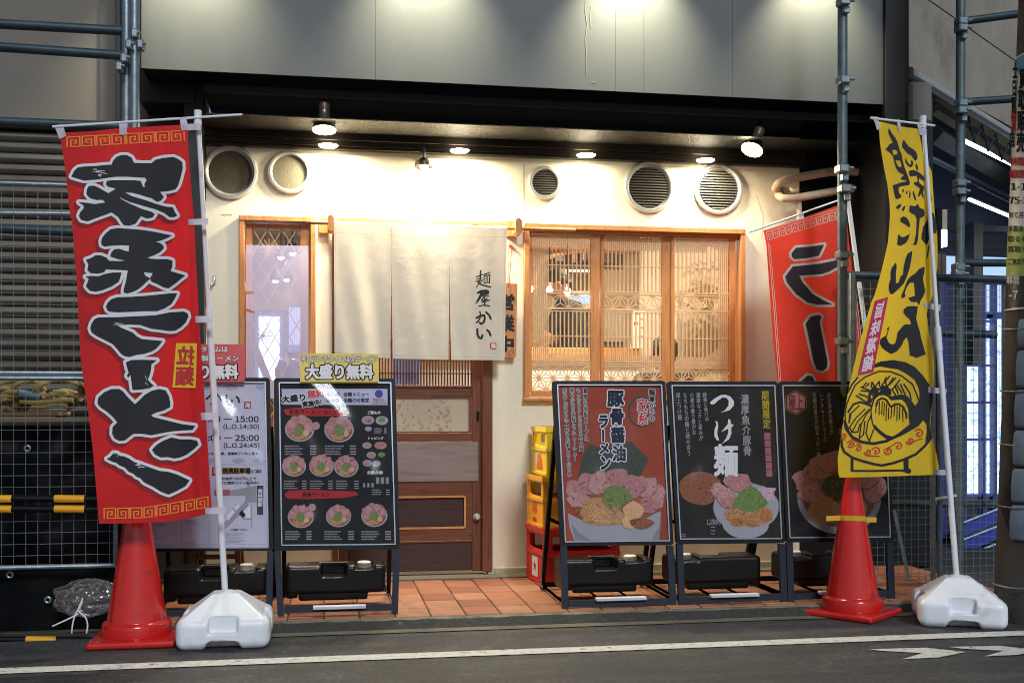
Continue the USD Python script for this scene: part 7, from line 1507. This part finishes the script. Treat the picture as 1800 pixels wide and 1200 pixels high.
# ================================================================== PEOPLE INSIDE
skin = mat('skin', 'b98264', .5, var=.06); hair_m = mat('black_hair', '17110e', .55, var=.3, vs=60, bump=.5, bs=120); shirt_k = mat('black_shirt', '17161a', .8, var=.15); shirt_w = mat('pale_apron', 'cfc6b6', .8, var=.05); trouser = mat('dark_trousers', '1f2026', .8)
def person(label, at, J, rot, shirt, cover, apron=False):
    """J: joint name -> (x, y, z) with x to the person's right... built facing +y, then turned by rot."""
    R = trimesh.transformations.rotation_matrix(rot, [0, 0, 1])
    ho = R[:3, :3] @ np.array(J['head']); at = (at[0] - ho[0], at[1] - ho[1], at[2])   # given: where the head is
    T = Thing('person', label, 'person', at, rot=0)
    rad = dict(pelvis=.115, waist=.105, chest=.12, neck0=.058, neck1=.052, sh=.058, el=.043, wr=.03, hip=.088, kn=.06, an=.042, toe=.035)
    def H(a, b, ra, rb): return hull_of([(J[a], ra), (J[b], rb)], 14)
    parts = []
    for s in 'lr':
        parts += [H('sh' + s, 'el' + s, .052, .042), H('el' + s, 'wr' + s, .041, .028), H('hip' + s, 'kn' + s, .085, .058), H('kn' + s, 'an' + s, .056, .04), hull_of([(J['an' + s], .042), (np.array(J['an' + s]) + [0, .14, -.04], .03), (np.array(J['an' + s]) + [0, -.03, -.04], .034)], 12)]
    sl, sr, hl, hr = (np.array(J[k]) for k in ('shl', 'shr', 'hipl', 'hipr'))
    parts += [hull_of([(sl, .055), (sr, .055), (J['chest'], .118), (J['waist'], .105)], 16), hull_of([(J['waist'], .105), (hl, .095), (hr, .095)], 16), hull_of([(J['chest'], .09), (J['neck1'], .052)], 14)]
    hd = np.array(J['head']); fw = np.array(J['face'], float); fw /= np.linalg.norm(fw); sd = np.cross(fw, [0, 0, 1.0]); sd /= np.linalg.norm(sd); u_ = np.cross(sd, fw)
    L = lambda x, y, z: hd + sd * x + fw * y + u_ * z
    parts += [hull_of([(L(0, -.015, .035), .088), (L(0, .03, .03), .078), (L(0, .045, -.06), .042), (L(.02, .02, -.05), .05), (L(-.02, .02, -.05), .05)], 20), hull_of([(L(0, .105, .0), .012), (L(0, .122, -.022), .013)], 10), hull_of([(J['neck1'], .05), (L(0, -.01, -.05), .05)], 12)]
    parts += [hull_of([(L(x, -.005, .015), .016), (L(x * 1.04, -.012, -.02), .012)], 8) for x in (-.088, .088)]
    parts += [hull_of([(L(-.018, .083, -.052), .009), (L(.018, .083, -.052), .009)], 8)]
    for s, sg_ in (('l', -1), ('r', 1)):                       # hands: palm, four bent fingers and a thumb
        w = np.array(J['wr' + s]); e = np.array(J['el' + s]); d = (w - e) / np.linalg.norm(w - e); q = np.cross(d, [0, 0, 1.0]); q = q / (np.linalg.norm(q) + 1e-9); n_ = np.cross(q, d)
        pm = w + d * .085
        parts.append(hull_of([(w, .025), (pm - q * .03, .013), (pm + q * .03, .013)], 10))
        for i, ln in enumerate((.058, .068, .064, .05)):
            b0 = pm + q * (-.03 + .02 * i); b1 = b0 + d * ln * .55 - n_ * .008; b2 = b1 + d * ln * .35 - n_ * .026
            parts += [hull_of([(b0, .009), (b1, .0085)], 8), hull_of([(b1, .0085), (b2, .0075)], 8)]
        tb0 = w + d * .03 - q * sg_ * -.024; tb1 = tb0 + d * .035 + q * sg_ * .03; tb2 = tb1 + d * .03 - n_ * .01
        parts += [hull_of([(tb0, .012), (tb1, .010)], 8), hull_of([(tb1, .010), (tb2, .0085)], 8)]
    body = m3.Manifold.batch_boolean(parts, m3.OpType.Add)
    def out(m): m.apply_transform(R); m.apply_translation(at); return m
    T.part('body', out(smooth_mesh(body, .02, 6)), skin, smooth=60)
    hr_ = hull_of([(L(0, -.022, .048), .094), (L(0, .02, .058), .082), (L(0, -.045, -.005), .07)], 20) - hull_of([(L(x, .16, z), .07) for x in (-.05, .05) for z in (-.12, .0)], 12)
    hm = smooth_mesh(hr_, .012, 4); hv = np.array(hm.vertices); hm.vertices = hv + hm.vertex_normals * ((meshkit.fbm(hv * 45, 3, 4) - .4) * .014)[:, None]
    T.part('hair', out(hm), hair_m, smooth=60)
    for x in (-.03, .03): T.part('eye', out(trimesh.creation.icosphere(2, .011).apply_translation(L(x, .098, .012))), pr_black)
    cl_ = []
    for s in 'lr':
        m_ = np.array(J['sh' + s]) * .25 + np.array(J['el' + s]) * .75; cl_.append(hull_of([(J['sh' + s], .066), (m_, .056)], 14))
    cl_ += [hull_of([(sl, .066), (sr, .066), (J['chest'], .13), (J['waist'], .118)], 16), hull_of([(J['waist'], .118), (hl, .107), (hr, .107)], 16)]
    T.part('shirt', out(smooth_mesh(m3.Manifold.batch_boolean(cl_, m3.OpType.Add), .025, 6)), shirt, smooth=60)
    tr_ = []
    for s in 'lr': tr_ += [hull_of([(J['hip' + s], .1), (J['kn' + s], .072)], 14), hull_of([(J['kn' + s], .072), (J['an' + s], .055)], 14)]
    T.part('trousers', out(smooth_mesh(m3.Manifold.batch_boolean(tr_, m3.OpType.Add), .025, 5)), trouser, smooth=60)
    return T
# cook standing behind the counter, bent over the bench
ch = atY(983, 502, 8.85)
JZ = dict(hipl=(-.09, 0, .93), hipr=(.09, 0, .93), waist=(0, .02, 1.12), chest=(0, .09, 1.33), shl=(-.18, .08, 1.42), shr=(.18, .08, 1.42), neck1=(0, .12, 1.5), head=(0, .17, 1.60), face=(-.2, .8, -.35), ell=(-.24, .2, 1.17), elr=(.24, .2, 1.17), wrl=(-.12, .42, 1.08), wrr=(.13, .42, 1.08), knl=(-.1, .02, .5), knr=(.1, .0, .5), anl=(-.1, 0, .09), anr=(.1, -.02, .09))
sc_h = 1.0
zh = ch[2]; dz = zh - 1.60
person('cook in a black shirt with dark hair bending over the kitchen bench', (ch[0], ch[1], dz if dz > -.2 else FZ), JZ, math.radians(60), shirt_k, None)
# customer seated with their back to the window
cu = atY(1168, 626, 7.35); dz = cu[2] - 1.16
JS = dict(hipl=(-.09, 0, .5), hipr=(.09, 0, .5), waist=(0, .0, .68), chest=(0, .02, .9), shl=(-.17, .02, .98), shr=(.17, .02, .98), neck1=(0, .03, 1.06), head=(0, .05, 1.16), face=(.1, 1, -.15), ell=(-.22, .14, .74), elr=(.22, .14, .74), wrl=(-.1, .36, .78), wrr=(.1, .36, .78), knl=(-.1, .42, .5), knr=(.1, .42, .5), anl=(-.1, .4, .09), anr=(.1, .4, .09))
person('seated customer with short dark hair seen from behind through the lattice', (cu[0], cu[1], dz), JS, 0.0, mat('brown_shirt', '5b4334', .8), None)
st_ = Thing('dining_stool', 'round dining stool under the seated customer', 'stool', (cu[0], cu[1], 0)); st_.part('seat', lathe([(0, dz + .39), (.17, dz + .39), (.175, dz + .36), (.16, dz + .34), (0, dz + .34)], (cu[0], cu[1], 0), 28), door_wood_x); st_.part('post', rod((cu[0], cu[1], 0.045), (cu[0], cu[1], dz + .34), .03, 14), steel)
